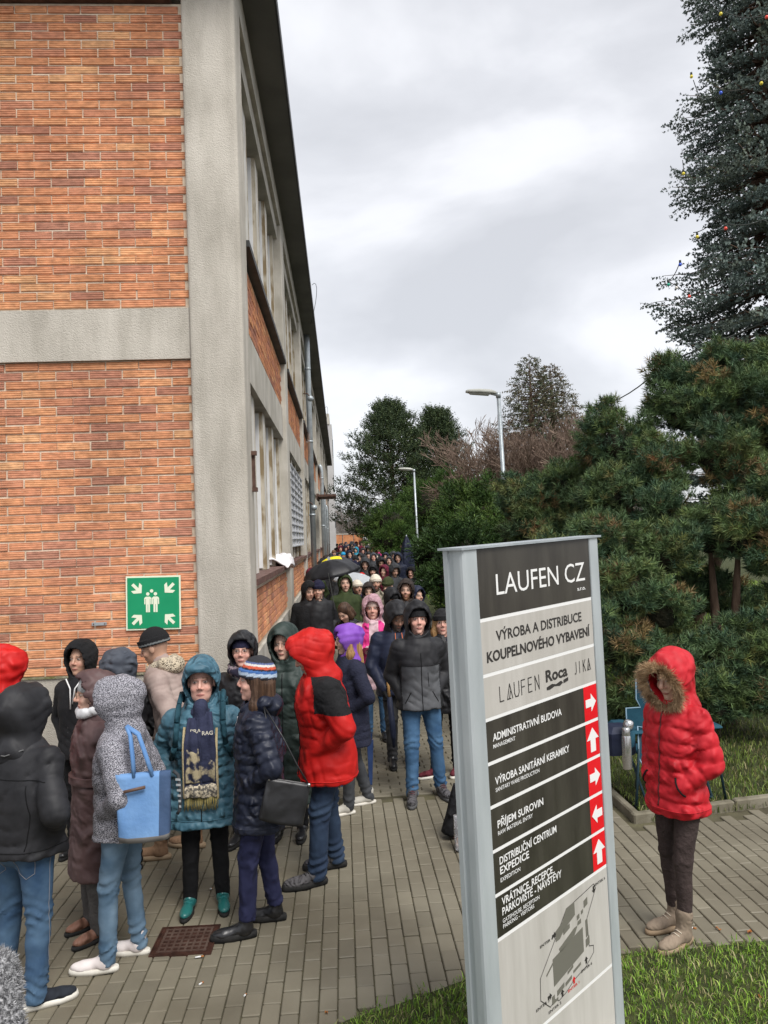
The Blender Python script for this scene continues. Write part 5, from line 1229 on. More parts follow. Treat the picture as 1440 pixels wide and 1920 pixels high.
# ---------------------------------------------------------------- clothes
def cloth(name, c, c2=None, rough=.75, bump=15, bs=1.0, bd=.045, spec=.3, nt_='RIDGED_MULTIFRACTAL', ns=9, stretch=(1,1,1), **k):
    c2 = c2 or tuple(v*1.35+.002 for v in c)
    return mat(name, c, c2, rough=rough, ns=ns, bump=bump, bs=bs, bdist=bd, spec=spec, noise_type=nt_, stretch=stretch, **k)
def denim(name, a, b): return mat(name, a, b, rough=.85, ns=6, bump=16, bs=.5, bdist=.012, noise_type='RIDGED_MULTIFRACTAL', lo=.3, hi=.72, detail=7)
C_red = cloth('red_shell', (.40,.006,.005), (.52,.012,.009), rough=.6, bump=9, bs=.9, bd=.04)
C_red2 = cloth('red_puffer', (.42,.006,.014), (.54,.012,.022), rough=.62, bump=12, spec=.4)
C_red3 = cloth('red_hooded_shell', (.42,.006,.006), (.54,.012,.010), rough=.55, bump=11)
C_black = cloth('black_shell', (.012,.012,.014), (.024,.024,.027), rough=.6, bump=8, bs=.7, bd=.02)
C_black2 = cloth('black_puffer', (.010,.010,.012), (.02,.02,.022), rough=.5)
C_blackm = cloth('black_matt', (.008,.008,.009), rough=.9, bump=30, bs=.3)
C_char = cloth('charcoal', (.035,.038,.042), (.06,.063,.07), rough=.8, bump=9, bd=.02)
C_greyblue = cloth('grey_blue_hood', (.05,.058,.075), (.08,.09,.11), rough=.75)
C_navy = cloth('navy_puffer', (.008,.011,.024), (.016,.02,.038), rough=.5, bump=15, spec=.35)
C_navy2 = cloth('navy_shell', (.010,.014,.035), (.018,.024,.05), rough=.6, bump=8, bd=.02)
C_navyw = cloth('navy_wool', (.012,.014,.03), (.02,.022,.042), rough=.9, bump=60, bs=.3, nt_='FBM')
C_teal = cloth('teal_puffer', (.038,.105,.150), (.07,.165,.22), rough=.52, bump=18, spec=.35)
C_green = cloth('dark_green_puffer', (.018,.030,.026), (.032,.048,.042), rough=.55, bump=10)
C_parka = cloth('olive_parka', (.028,.042,.014), (.045,.062,.022), rough=.85, bump=9, bd=.015)
C_brown = cloth('brown_coat', (.075,.042,.042), (.115,.07,.068), rough=.55, bump=11)
C_beige = cloth('beige_coat', (.30,.225,.20), (.40,.315,.28), rough=.7, bump=8, bd=.02)
C_pink = cloth('pink_puffer', (.55,.37,.41), (.65,.47,.50), rough=.6, bump=11)
C_mag = cloth('magenta_vest', (.60,.025,.19), (.72,.05,.27), rough=.6)
C_grey = cloth('grey_panel', (.07,.073,.08), (.10,.103,.11), rough=.7, bump=10, bd=.014)
C_speck = mat('speckled_print', (.045,.045,.055), (.42,.41,.45), rough=.7, ns=190, lo=.46, hi=.56, bump=10, bs=.3, bdist=.01, stretch=(1,1,1.3), detail=3)
C_pin = mat('pinstripe', (.012,.012,.014), (.35,.35,.35), rough=.85, ns=2, lo=.70, hi=.78, bump=40, bs=.2, stretch=(70,70,.5))
C_boucle = mat('boucle', (.10,.10,.105), (.52,.52,.53), rough=1, ns=85, lo=.4, hi=.62, bump=90, bs=1, bdist=.01)
C_camo = mat('camo', (.05,.045,.03), (.30,.26,.20), rough=.9, ns=16, lo=.42, hi=.58, bump=20)
D_mid = denim('mid_denim', (.022,.055,.115), (.075,.135,.21)); D_dark = denim('dark_denim', (.010,.020,.045), (.035,.06,.105)); D_light = denim('light_denim', (.055,.105,.165), (.17,.25,.33)); D_bright = denim('blue_denim', (.022,.065,.14), (.07,.15,.26)); D_grey = denim('washed_black_denim', (.02,.02,.022), (.07,.07,.073))
T_navy = cloth('navy_trousers', (.012,.014,.045), (.022,.025,.07), rough=.8, bump=12); T_black = cloth('black_trousers', (.005,.005,.006), rough=.95, bump=20, bs=.3)
T_brown = cloth('dark_brown_leggings', (.040,.027,.025), (.058,.04,.037), rough=.85, bump=40, bs=.3, nt_='FBM'); T_grey = cloth('grey_wool_trousers', (.06,.055,.052), (.09,.083,.078), rough=.95, bump=50, bs=.3, nt_='FBM'); T_light = cloth('light_trousers', (.30,.28,.26), rough=.9)
S_teal = cloth('teal_leather', (.01,.10,.10), (.02,.15,.14), rough=.35, bump=20, bs=.2, spec=.6); S_black = cloth('black_leather', (.008,.008,.009), (.018,.018,.02), rough=.3, bump=20, bs=.2, spec=.6); S_white = cloth('white_leather', (.62,.55,.53), (.74,.68,.66), rough=.5, bump=20, bs=.2)
S_canvas = cloth('black_canvas', (.010,.012,.018), (.02,.024,.032), rough=.9); S_tan = cloth('tan_suede', (.20,.115,.065), (.29,.18,.11), rough=.9, bump=30, bs=.3); S_khaki = cloth('khaki_suede', (.19,.145,.105), (.27,.21,.155), rough=.9, bump=30, bs=.3); S_brown = cloth('brown_leather', (.18,.085,.055), (.25,.13,.09), rough=.5); S_hike = cloth('grey_hiking', (.05,.048,.05), (.095,.09,.095), rough=.7, bump=30); S_burg = cloth('burgundy_canvas', (.08,.01,.02), (.12,.02,.03), rough=.8)
O_black = mat('rubber_black', (.012,.012,.012), (.022,.021,.02), rough=.8, ns=30); O_white = mat('rubber_white', (.60,.57,.50), (.72,.69,.62), rough=.7, ns=10); O_tan = mat('rubber_tan', (.27,.19,.12), (.35,.26,.17), rough=.8, ns=10); O_grey = mat('rubber_grey', (.06,.06,.062), (.10,.10,.10), rough=.8, ns=20)
M_lace = mat('lace', (.55,.48,.38), rough=.9); M_fur = mat('fur', (.22,.13,.07), (.66,.48,.29), rough=.8, ns=22, lo=.3, hi=.7); M_furp = mat('pink_fur', (.42,.24,.28), (.55,.35,.39), rough=.9, ns=40, bump=60, bs=1, bdist=.01)
K_black = mat('black_knit', (.012,.012,.013), (.022,.022,.024), rough=.95, ns=40, bump=90, bs=.5); K_grey = mat('grey_knit', (.30,.31,.31), (.40,.41,.41), rough=.95, ns=40, bump=90, bs=.6); K_cream = mat('cream_knit', (.68,.60,.48), (.78,.71,.60), rough=.95, ns=40, bump=90, bs=.6); K_rose = mat('rose_knit', (.62,.44,.38), (.70,.54,.47), rough=.95, ns=40, bump=90, bs=.5); K_navy = mat('navy_knit', (.010,.010,.03), (.02,.02,.045), rough=.95, ns=40, bump=90, bs=.6)
K_stripe = mat('striped_knit', (.1,.1,.1), rough=.95, attr='Col', bump=90, bs=.6)
H_brown = mat('brown_hair', (.035,.018,.011), (.10,.055,.033), rough=.5, ns=1, stretch=(60,60,3), bump=3, bs=.6, bdist=.01); H_blond = mat('ginger_hair', (.22,.11,.04), (.42,.25,.11), rough=.5, ns=1, stretch=(60,60,3), bump=3, bs=.6, bdist=.01)
M_plaid = mat('plaid_scarf', (.02,.018,.035), (.25,.20,.22), rough=.95, ns=2, stretch=(14,14,14), lo=.5, hi=.6, bump=30); M_buff = mat('pale_buff', (.55,.55,.56), (.66,.66,.67), rough=.9, ns=20, bump=20); M_purple = cloth('purple_scarf', (.17,.05,.36), (.25,.10,.48), rough=.8, bump=8, bd=.02)
M_gl = mat('glasses_frame', (.20,.13,.08), rough=.3, spec=.6); M_metal = mat('steel', (.5,.5,.5), (.6,.6,.6), rough=.22, metal=.9, ns=3)
def shoe(m, sm, **k): return dict(m=m, sm=sm, **k)
G = 'people waiting in the queue'
def bags_strap(name, pts, w_, mt, par, th=.004):
    m_ = MB(); P = [Vector(p) for p in pts]
    for a, b in zip(P, P[1:]): m_.tube([a, b], w_, 6)
    return m_.build(name, mt, par)
# 1 far left, red jacket
t, K = person('hooded person in bright red jacket cut by the left edge, face turned left', -2.36, 5.45, 112, dict(h=1.74, w=1.1, arms=('pocket','down'), hp=5, jacket=dict(m=C_red3, hem=.82, seed=1), hood=dict(m=C_red3, s=1.06), legs=dict(m=D_dark, w=1.1), shoes=shoe(S_black, O_black), skin='tan'), G)
# 2 black jacket seen from behind
t, K = person('person in black hooded jacket and blue jeans, seen from behind at the far left', -1.80, 4.40, -22, dict(h=1.64, w=1.24, arms=('pocket','pocket'), hp=8, feet=((-.17,.02,35),(.13,-.05,-42)), jacket=dict(m=C_black, hem=.83, seed=2, fold=.008, ff=17, flare=1.02, sl=1.1), hood=dict(m=C_black, s=1.10, fold=.007, seed=8), legs=dict(m=D_mid, w=1.12, crease=1.5, wa=1.05), shoes=shoe(S_canvas, O_white, sole=.034)), G)
s_ = MB()
for zz in (0, .02): s_.tube([(-.035+zz, -.155, 1.235), (-.03+zz, -.165, 1.235)], .004, 6)
M_pip = mat('grey_piping', (.12,.12,.12), rough=.6)
MB().tube([(-.10,-.10,1.385),(-.05,-.145,1.36),(.03,-.15,1.355),(.11,-.10,1.38)], .004, 5).build('piping', M_pip, t)
M_seam = mat('dark_seam', (.004,.004,.005), rough=.8); M_stitch = mat('jeans_stitch', (.20,.20,.22), rough=.9)
jk = garment(t, 'jacket'); tr = garment(t, 'trousers')
seam(jk, 'yoke_seam', M_seam, t, [(-.26,1.22),(0,1.235),(.26,1.22)], -1); seam(jk, 'back_seam', M_seam, t, [(-.15,1.2),(-.16,1.05),(-.13,.86)], -1); seam(jk, 'back_seam', M_seam, t, [(.15,1.2),(.17,1.05),(.14,.86)], -1); hem_band(t, K, M_seam, .85)
seam(tr, 'pocket_stitch', M_stitch, t, [(.05,.80),(.055,.72),(.10,.69),(.145,.72),(.15,.80)], -1, .0018); seam(tr, 'pocket_stitch', M_stitch, t, [(-.05,.80),(-.055,.72),(-.10,.69),(-.145,.72),(-.15,.80)], -1, .0018)
seam(tr, 'side_seam', M_stitch, t, [(-.0,.78),(-.01,.5),(-.0,.15)], 1, .002, 'x')
# 3 grey boucle coat, mostly cut off
t, K = person('person in fluffy grey flecked coat cut off by the bottom left corner', -1.20, 2.24, -10, dict(h=1.60, w=1.25, arms=('pocket','back'), jacket=dict(m=C_boucle, hem=.7, fold=.004, sl=1.25), legs=dict(m=T_black), shoes=shoe(S_black, O_black), hairdo=dict(m=H_brown, len=.12)), G)
jk = [c for c in t.children if c.name.startswith(('jacket','coat'))][0]; nv = len(jk.data.vertices); co = np.empty(nv*3); jk.data.vertices.foreach_get('co', co); co = co.reshape(-1,3); no = np.empty(nv*3); jk.data.vertices.foreach_get('normal', no); no = no.reshape(-1,3)
m_ = (co[:, 0] > .0) & (co[:, 2] > .8); tri_tufts('wool_pile', co[m_], no[m_], .018, .0016, C_boucle, t, .8, 7)
# 4 black hood woman against the wall
t, K = person('smiling woman in black hood and pinstriped sleeves by the brick wall', -2.14, 6.42, 172, dict(h=1.645, arms=('down','pocket'), hy=-6, jacket=dict(m=C_pin, hem=.8), hood=dict(m=C_blackm, s=1.05), legs=dict(m=T_black), shoes=shoe(S_black, O_black), skin='tan', hair=(.02,.015,.012)), G)
MB().tube([(-.06,.13,1.40),(-.02,.155,1.34),(.0,.16,1.22)], .006, 5).tube([(.07,.12,1.41),(.02,.155,1.34),(.015,.165,1.18)], .006, 5).build('hood_cord', M_white, t)
# 5 grey-blue hood from behind
t, K = person('person in slate grey hood and black coat seen from behind, between the beanies', -1.70, 5.98, 62, dict(h=1.62, w=1.1, arms=('pocket','pocket'), hp=12, jacket=dict(m=C_black2, hem=.72, puff=(.09,.006)), hood=dict(m=C_greyblue, s=1.05, fold=.006), legs=dict(m=T_black), shoes=shoe(S_black, O_black)), G)
# 6 beige coat man
t, K = person('man in beige padded coat and black beanie with a grey stripe, leaning to the left', -1.36, 6.30, 82, dict(h=1.76, w=1.15, lean=12, hp=14, arms=('pocket','back'), feet=((-.12,.12,4),(.10,-.08,-8)), jacket=dict(m=C_beige, hem=.82, puff=(.20,.007), fold=.007, sl=1.1), hood=dict(down=True, m=C_beige), beanie=dict(m=K_stripe, stripes=[(-1,.035,(.012,.012,.013)),(.035,.047,(.16,.17,.17)),(.047,9,(.012,.012,.013))]), legs=dict(m=T_black, cuff=.14), shoes=shoe(S_tan, O_tan, high=.2, ankle=.052, thick=1, sole=.034, s=1.08), skin='tan', hair=(.2,.17,.15)), G)
for c in t.children:
    if c.name.startswith('hood'): c.data.materials[0] = cloth('cream_lining', (.50,.42,.30), (.6,.52,.4), rough=.95, bump=60)
MB().tube([(.2,-.02,1.28),(.24,-.045,1.12),(.25,-.05,1.0)], .007, 5).build('piping', M_white, t)
# 7 brown long coat
t, K = person('woman in long brown belted coat, pale grey beanie and glasses, looking left', -1.62, 5.10, 128, dict(h=1.60, w=.98, hy=-14, hp=2, arms=('pocket','pocket'), feet=((-.10,.03,10),(.10,0,5)), jacket=dict(m=C_brown, hem=.40, puff=(.13,.006), chev=.35, flare=1.18, seed=5), hood=dict(m=C_brown, down=False, s=1.02, ow=.098, ot=.118, oz=-.01), beanie=dict(m=K_grey, t=.115, cuff=False), scarf=dict(m=M_buff, r=.03, z=.04), legs=dict(m=T_grey, w=1.05, wa=1.75, crease=.4), shoes=shoe(S_brown, O_black), hair=(.3,.2,.1)), G)
glasses(dict(), K, t, M_gl)
MB().add(*(lambda q: (q.v, q.f))(MB().prism([(.195*math.cos(a), .165*math.sin(a)) for a in np.linspace(0, 2*math.pi, 25)[:-1]], 'z', .965, 1.01))).build('belt', C_brown, t)
# 8 speckled coat with jeans
t, K = person('person in black and white speckled quilted coat and light jeans, back turned', -1.34, 4.70, 82, dict(h=1.62, w=1.05, hp=10, hy=4, arms=('pocket','pocket'), feet=((-.10,.10,10),(.10,-.02,2)), jacket=dict(m=C_speck, hem=.80, puff=(.115,.009), fold=.005, sl=1.12), hood=dict(m=C_speck, s=1.06, puff=(.06,.008)), legs=dict(m=D_light, w=.95, wa=.92, crease=1.3), shoes=shoe(S_white, O_white, sole=.034)), G)
SP = t
# 10 teal puffer, facing us
t, K = person('woman in shiny teal quilted coat with long patterned scarf, facing the camera', -.985, 5.37, 184, dict(h=1.59, head=1.17, fat=1, w=1.27, depth=1.12, hp=2, arms=('pocket','pocket'), feet=((-.11,.02,8),(.12,.05,-6)), jacket=dict(m=C_teal, hem=.62, puff=(.064,.014), flare=1.22, sl=1.12, fold=.004), hood=dict(m=C_teal, s=1.06, puff=(.055,.008), ow=.092, ot=.100, oz=.018, peak=True, tall=1.0), legs=dict(m=T_black, w=1.02, crease=.3), shoes=shoe(S_teal, O_black, high=.13, lace=M_black_lace if 'M_black_lace' in globals() else None or mat('teal_lace', (.03,.2,.2), rough=.8)), skin='pink', hair=(.25,.15,.08)), G)
TEAL = t
seam(garment(t,'jacket','coat'), 'zip', M_seam, t, [(.0,.84),(.0,.635)], 1, .004); hem_band(t, K, C_teal, .64)
# long scarf: two hanging tails that follow the chest
M_scarf = mat('scarf_navy', (.022,.026,.055), (.035,.04,.078), rough=.95, ns=20, bump=80, bs=.5)
M_scarft = mat('scarf_pattern', (.022,.026,.055), (.40,.34,.22), rough=.95, ns=15, bump=80, bs=.5, lo=.46, hi=.56, detail=6); M_scarfe = mat('scarf_border', (.40,.32,.18), (.5,.42,.26), rough=.95, ns=30, bump=80, bs=.5); M_fringe = mat('scarf_fringe', (.20,.16,.05), (.38,.32,.13), rough=.95, ns=30)
def tail(x0, x1, z0, z1, off, mt, fold=.008, seed=0, y0=.232, name='scarf_tail'):
    V = []; F = []; nx, nz = 13, 40
    for j in range(nz):
        v = j/(nz-1); z = z0+(z1-z0)*v
        for i in range(nx):
            u = i/(nx-1); wdt = 1-.42*(1-min(1, v*2.2))**1.5; x = (x0+x1)/2+(x1-x0)*(u-.5)*wdt
            yy = y0+off-.075*max(0, 1-v*3.2)**1.6+.010*math.sin(v*3)+fold*math.sin(u*11+seed+v*1.5)-.25*x*x*2
            V.append((x, yy, z))
    for j in range(nz-1):
        for i in range(nx-1): a = j*nx+i; F.append((a, a+nx, a+nx+1, a+1))
    o = mobj(name, mesh_np(name, V, F), mt, SCF); mo = o.modifiers.new('s', 'SOLIDIFY'); mo.thickness = .006; return o
SCF = MB().build('scarf', M_scarf, t) if False else None
Fs = Field([axis_pts(-.16, .16, .008), axis_pts(-.14, .24, .008), axis_pts(1.26, 1.50, .008)]); nk = K['neck']
for k in range(12):
    a0, a1 = 2*math.pi*k/12, 2*math.pi*(k+1)/12; f = lambda a: nk+np.array([.085*math.sin(a), .03+.095*math.cos(a), -.015-.02*math.cos(a)]); Fs.cone(f(a0), f(a1), .026, .026, .02)
Fs.cone((.0,.13,1.37), (0,.16,1.24), .045, .04, .03); Fs.noise(.006, 70, 2); V, F = Fs.mesh(); SCF = mobj('scarf', mesh_np('scarf', V, F), M_scarf, t)
tail(-.105, .035, 1.33, .80, .0, M_scarf, .008, 0); tail(-.015, .10, 1.30, .83, .014, M_scarf, .008, 2)
tail(-.098, .028, 1.07, .90, .010, M_scarft, .008, 0, name='scarf_pattern'); tail(-.005, .090, 1.17, .90, .022, M_scarft, .008, 2, name='scarf_pattern')
tail(-.118, -.096, 1.22, .78, .004, M_scarfe, .003, 1, name='scarf_border'); tail(.088, .112, 1.24, .80, .016, M_scarfe, .003, 1, name='scarf_border')
tail(-.107, .03, .90, .80, .014, mat('scarf_lace', (.12,.11,.10), (.55,.48,.36), rough=.95, ns=60, lo=.45, hi=.55), .008, 0, name='scarf_band')
tail(-.010, .10, .90, .81, .026, mat('scarf_lace', (.12,.11,.10), (.55,.48,.36), rough=.95, ns=60, lo=.45, hi=.55), .008, 2, name='scarf_band')
fr = MB()
for k in range(46):
    x = -.108+k*.0046; fr.tube([(x, .242, .81), (x+rnd.uniform(-.004,.004), .246, .76), (x+rnd.uniform(-.008,.008), .242, .71+rnd.uniform(0,.02))], .0022, 4)
fr.build('fringe', M_fringe, SCF, 'stuff')
M_lett = mat('scarf_lettering', (.62,.58,.48), rough=.9)
text('PRA', .026, .07, M_lett, SCF, (.055, .236, 1.215), (math.pi/2, 0, math.pi), .02, name='lettering'); text('RAG', .026, .07, M_lett, SCF, (-.022, .262, 1.205), (math.pi/2, 0, math.pi), .02, name='lettering')
M_strap = cloth('strap_teal', (.012,.05,.07), rough=.8)
bp_ = thing('backpack', 'dark teal backpack on the back of the teal coated woman, only its straps showing', 'backpack', (-.985, 5.37, 0), R(184))
for sx in (-1, 1):
    m_ = MB(); pts_ = [(sx*.135,-.13,1.36),(sx*.14,-.04,1.425),(sx*.145,.08,1.37),(sx*.15,.165,1.27),(sx*.165,.175,1.12),(sx*.20,.10,1.02)]
    for a, b in zip(pts_, pts_[1:]): 
        a = Vector(a); b = Vector(b); m_.tube([a, b], .019, 6)
    m_.build('strap', M_strap, bp_)
MB().bbox(-.15, .15, -.36, -.19, .92, 1.38, .05).build('bag_body', M_strap, bp_)
# 11 black coat, glasses
t, K = person('woman in black hood, round glasses and plaid scarf in front of the corner column', -.83, 6.38, 176, dict(h=1.66, w=1.05, arms=('pocket','down'), feet=((-.12,.0,8),(.09,-.06,-14)), jacket=dict(m=C_black2, hem=.62, fold=.006), hood=dict(m=C_black2, s=1.08, ow=.09), beanie=dict(m=K_navy, cuff=False, t=.095), scarf=dict(m=M_plaid, r=.042, z=-.01), legs=dict(m=T_black), shoes=shoe(S_black, O_black, high=.14), skin='pink', hair=(.15,.1,.07)), G)
glasses(dict(), K, t, M_gl)
# 12 long dark green puffer
t, K = person('woman in long dark green puffer coat with large hood, behind the striped beanie', -.50, 6.52, 172, dict(h=1.69, w=1.12, hy=-6, hp=4, arms=('pocket','pocket'), jacket=dict(m=C_green, hem=.30, puff=(.125,.013), flare=1.12, sl=1.18, fold=.006), hood=dict(m=C_green, s=1.14, puff=(.075,.011), ow=.072, ot=.095), legs=dict(m=T_black), shoes=shoe(S_black, O_black), skin='fair'), G)
seam(garment(t,'jacket','coat'), 'zip', M_seam, t, [(.0,1.36),(.0,.34)], 1, .004, n=40)
# 13 navy puffer with striped beanie
STR = [(-1,.045,(.03,.03,.04)),(.045,.066,(.45,.55,.68)),(.066,.082,(.05,.13,.34)),(.082,.092,(.02,.02,.03)),(.092,.108,(.55,.10,.05)),(.108,.120,(.60,.58,.55)),(.120,.130,(.09,.12,.25)),(.13,9,(.03,.03,.035))]
t, K = person('woman in navy puffer coat and striped beanie with long brown hair, in profile facing left', -.57, 5.0, 92, dict(h=1.66, w=1.0, hy=4, arms=('pocket',((.07,-.09,-.27),(.0,.12,-.42))), feet=((-.10,.12,6),(.10,-.06,-6)), jacket=dict(m=C_navy, hem=.66, puff=(.060,.011), flare=1.08, sl=1.1, fold=.005), hood=dict(m=C_navy, down=True), beanie=dict(m=K_stripe, stripes=STR, t=.12), hairdo=dict(m=H_brown, len=.24), legs=dict(m=T_navy, w=1.02, wa=1.0, crease=.8, cuff=.11), shoes=shoe(S_black, O_black, high=.14, sole=.042, chunk=True), skin='pink'), G)
NV = t
seam(garment(t,'jacket','coat'), 'zip', mat('steel_zip', (.4,.4,.42), rough=.3, metal=.7), t, [(.0,1.34),(.0,.69)], 1, .0035, n=40); seam(garment(t,'jacket','coat'), 'pocket_zip', M_metal, t, [(.13,.98),(.135,.90)], 1, .003); hem_band(t, K, C_navy, .69)
# 14 red and black jacket man
t, K = person('man in red and black hooded ski jacket and dark jeans, head bowed, facing left', -.15, 5.72, 100, dict(res=.0105, h=1.73, w=1.22, depth=1.12, lean=5, hp=22, arms=('pocket','pocket'), feet=((-.13,.14,8),(.12,-.04,-4)), jacket=dict(m=C_red, hem=.70, fold=.009, ff=15, sl=1.3, flare=1.06, seed=12), hood=dict(m=C_red, s=1.14, fold=.008, seed=3, front=.12), legs=dict(m=D_dark, w=1.12, wa=1.15, crease=1.6), shoes=shoe(S_hike, O_black, s=1.12, sole=.036, lace=O_black, chunk=True), skin='tan'), G)
jk = [c for c in t.children if c.name.startswith(('jacket','coat'))][0]
def paint_slots(o, mats, fn):
    """give faces of one garment a second cloth"""
    for m_ in mats: o.data.materials.append(m_)
    n = len(o.data.polygons); c = np.empty(n*3, np.float32); o.data.polygons.foreach_get('center', c); o.data.polygons.foreach_set('material_index', fn(c.reshape(-1, 3)).astype(np.int32)); o.data.update()
paint_slots(jk, [C_blackm], lambda c: (((c[:, 0] > .10) & (c[:, 1] > -.14-.0*c[:, 0]) & (c[:, 2] > 1.225) & (c[:, 1] < .12)) | ((c[:, 0] < -.10) & (c[:, 2] > 1.225) & (c[:, 1] > -.14) & (c[:, 1] < .12)) | ((np.abs(c[:, 0]) < .1) & (c[:, 2] > 1.38) & (c[:, 1] < .0) & (c[:, 1] > -.10))).astype(int))
seam(jk, 'zip', M_seam, t, [(.0,1.30),(.0,.74)], 1, .004, n=40); seam(jk, 'pocket_zip', M_seam, t, [(.13,1.17),(.14,1.06)], 1, .005); seam(jk, 'pocket_zip', M_seam, t, [(.10,.90),(.16,.80)], 1, .006); hem_band(t, K, C_red3, .745)
seam(jk, 'sleeve_seam', C_red3, t, [(-.02,1.20),(.0,1.05)], 1, .003, 'x'); seam(garment(t,'trousers'), 'side_seam', M_stitch, t, [(-.0,.66),(-.01,.5),(-.0,.15)], 1, .002, 'x')
MB().box(-.02, .02, -.002, .002, -.006, .006).build('chest_badge', M_metal, t, loc=tuple(surf_path(jk, [(.105, 1.22)], 1)[0]))
# 15 purple headscarf
t, K = person('woman in purple headscarf and navy coat, ginger hair, half hidden behind the red jacket', .04, 7.05, 104, dict(h=1.62, w=1.1, hp=6, arms=('pocket','back'), feet=((-.10,.1,0),(.10,-.16,0)), jacket=dict(m=C_navyw, hem=.62, fold=.006), hood=dict(m=M_purple, s=.98, ow=.086, ot=.112, fold=.006), hairdo=dict(m=H_blond, len=.20), legs=dict(m=C_char), shoes=shoe(mat('pale_sneaker', (.45,.43,.38), rough=.8), O_white), skin='fair'), G)
# 16 pink coat
t, K = person('woman in pale pink long coat with magenta vest and fluffy hood, arms crossed', .36, 9.45, 176, dict(h=1.68, w=1.1, hp=2, arms=('cross','cross'), jacket=dict(m=C_pink, hem=.62, puff=(.10,.009), sl=1.1), hood=dict(m=M_furp, s=1.16, ow=.075, ot=.098, fold=.01), beanie=dict(m=K_rose, cuff=False), legs=dict(m=D_bright), shoes=shoe(S_black, O_black, high=.2), skin='pink'), G, .014, .006)
paint_slots([c for c in t.children if c.name.startswith(('jacket','coat'))][0], [C_mag], lambda c: ((np.abs(c[:, 0]) < .135) & (c[:, 1] > .05) & (c[:, 1] < .19) & (c[:, 2] > .83) & (c[:, 2] < 1.46) & (np.abs(c[:, 0]+.01) > .055)).astype(int))
make_hand(K, 0, cloth('burgundy_glove', (.09,.006,.02)), t, .7)
# 17 navy parka man holding a stick
t, K = person('bearded man in navy parka with black hood looking down, holding a wooden handle', .56, 8.40, 190, dict(h=1.69, w=1.18, hp=24, hy=6, arms=('down', ((.10,.02,-.28),(.0,.16,-.50))), feet=((-.12,0,8),(.10,.08,-12)), jacket=dict(m=C_navy2, hem=.76, fold=.007, sl=1.15), hood=dict(m=C_black, s=1.18, fold=.006, ow=.082, peak=True), legs=dict(m=D_grey, w=1.08, crease=1.3), shoes=shoe(S_black, O_black), skin='tan', beard=(.10,.09,.085)), G, .014, .006)
for sx in (-.03, .04): MB().tube([(sx,.15,1.42),(sx*1.2,.19,1.30),(sx,.20,1.15)], .004, 5).build('hood_cord', mat('orange_cord', (.6,.16,.06), rough=.8), t)
make_hand(K, 1, C_blackm, t, .85, s=1.15); make_hand(K, 0, C_blackm, t, .6, s=1.1)
hand17 = t.matrix_basis; W17 = K['wr'][1]
# 18 grey and black jacket man
t, K = person('man in charcoal and black rain jacket and blue jeans, black beanie under his hood', .70, 7.32, 182, dict(h=1.76, w=1.04, hy=2, arms=('pocket','back'), feet=((-.16,.02,12),(.12,.14,-10)), jacket=dict(m=C_black, hem=.80, fold=.008, ff=15, sl=1.15, flare=1.06), hood=dict(m=C_black, s=1.12, ow=.085, fold=.005), beanie=dict(m=K_black, cuff=True), legs=dict(m=D_bright, w=1.04, crease=1.4), shoes=shoe(S_hike, O_grey, s=1.08, lace=S_burg), skin='pink', hair=(.1,.06,.04)), G)
paint_slots([c for c in t.children if c.name.startswith(('jacket','coat'))][0], [C_grey], lambda c: ((c[:, 2] < 1.24) & (c[:, 1] > .02) & (np.abs(c[:, 0]) < .178)).astype(int))
jk = garment(t,'jacket'); seam(jk, 'zip', M_seam, t, [(.0,1.36),(.0,.83)], 1, .004, n=40); seam(jk, 'yoke_seam', M_seam, t, [(-.19,1.24),(.19,1.24)], 1, .003, n=30); seam(jk, 'chest_pocket', M_seam, t, [(-.06,1.18),(-.065,1.05)], 1, .003); seam(jk, 'pocket_flap', M_seam, t, [(.10,1.0),(.155,.90)], 1, .005); seam(jk, 'pocket_flap', M_seam, t, [(-.10,1.0),(-.155,.90)], 1, .005); hem_band(t, K, M_seam, .835)
q = K['head']+K['Rh']@(np.array([0,.105,.062])); MB().tube([tuple(q+np.array([.018*math.cos(a), 0, .010*math.sin(a)])) for a in np.linspace(0, 2*math.pi, 13)], .003, 5, cap=False).build('cap_badge', M_white, t)
# 19 glasses woman behind
t, K = person('older woman in black hat and glasses with blond hair, right beside the direction sign', 1.02, 7.95, 174, dict(h=1.64, w=1.1, arms=('pocket','pocket'), feet=((-.10,.02,-20),(.14,.12,-65)), jacket=dict(m=C_black2, hem=.66, puff=(.10,.006)), hood=dict(down=True, m=C_navy2), beanie=dict(m=K_black), hairdo=dict(m=H_blond, len=.16), legs=dict(m=T_black, w=.95), shoes=shoe(S_burg, O_white), skin='pink', hair=(.4,.25,.12)), G, .014, .006)
glasses(dict(), K, t, M_gl)
# woman in red on the right
t, K = person('woman in red quilted jacket with tan fur trimmed hood standing alone right of the sign', 1.975, 4.60, 116, dict(res=.012, h=1.65, w=.95, lean=-3, hp=18, hy=8, arms=(((-.075,-.04,-.26),(.035,.10,-.40)),((.08,-.045,-.25),(-.035,.11,-.38))), feet=((-.08,.10,2),(.09,-.02,-8)), jacket=dict(m=C_red2, hem=.76, puff=(.085,.014), sl=1.12, flare=1.03, chev=.12, fold=.004), hood=dict(m=C_red2, s=1.10, puff=(.10,.012), ow=.078, ot=.100, oz=.0), legs=dict(m=T_brown, w=.93, wa=.80, crease=.5, cuff=.12), shoes=shoe(S_khaki, O_tan, high=.17, ankle=.05, lace=M_lace, sole=.03, s=1.04), skin='fair', hair=(.03,.02,.015)), 'people standing apart')
fur_rim(dict(hood=dict(s=1.10, ow=.078, ot=.100)), K, t, M_fur, 5200, 1.0, .06)
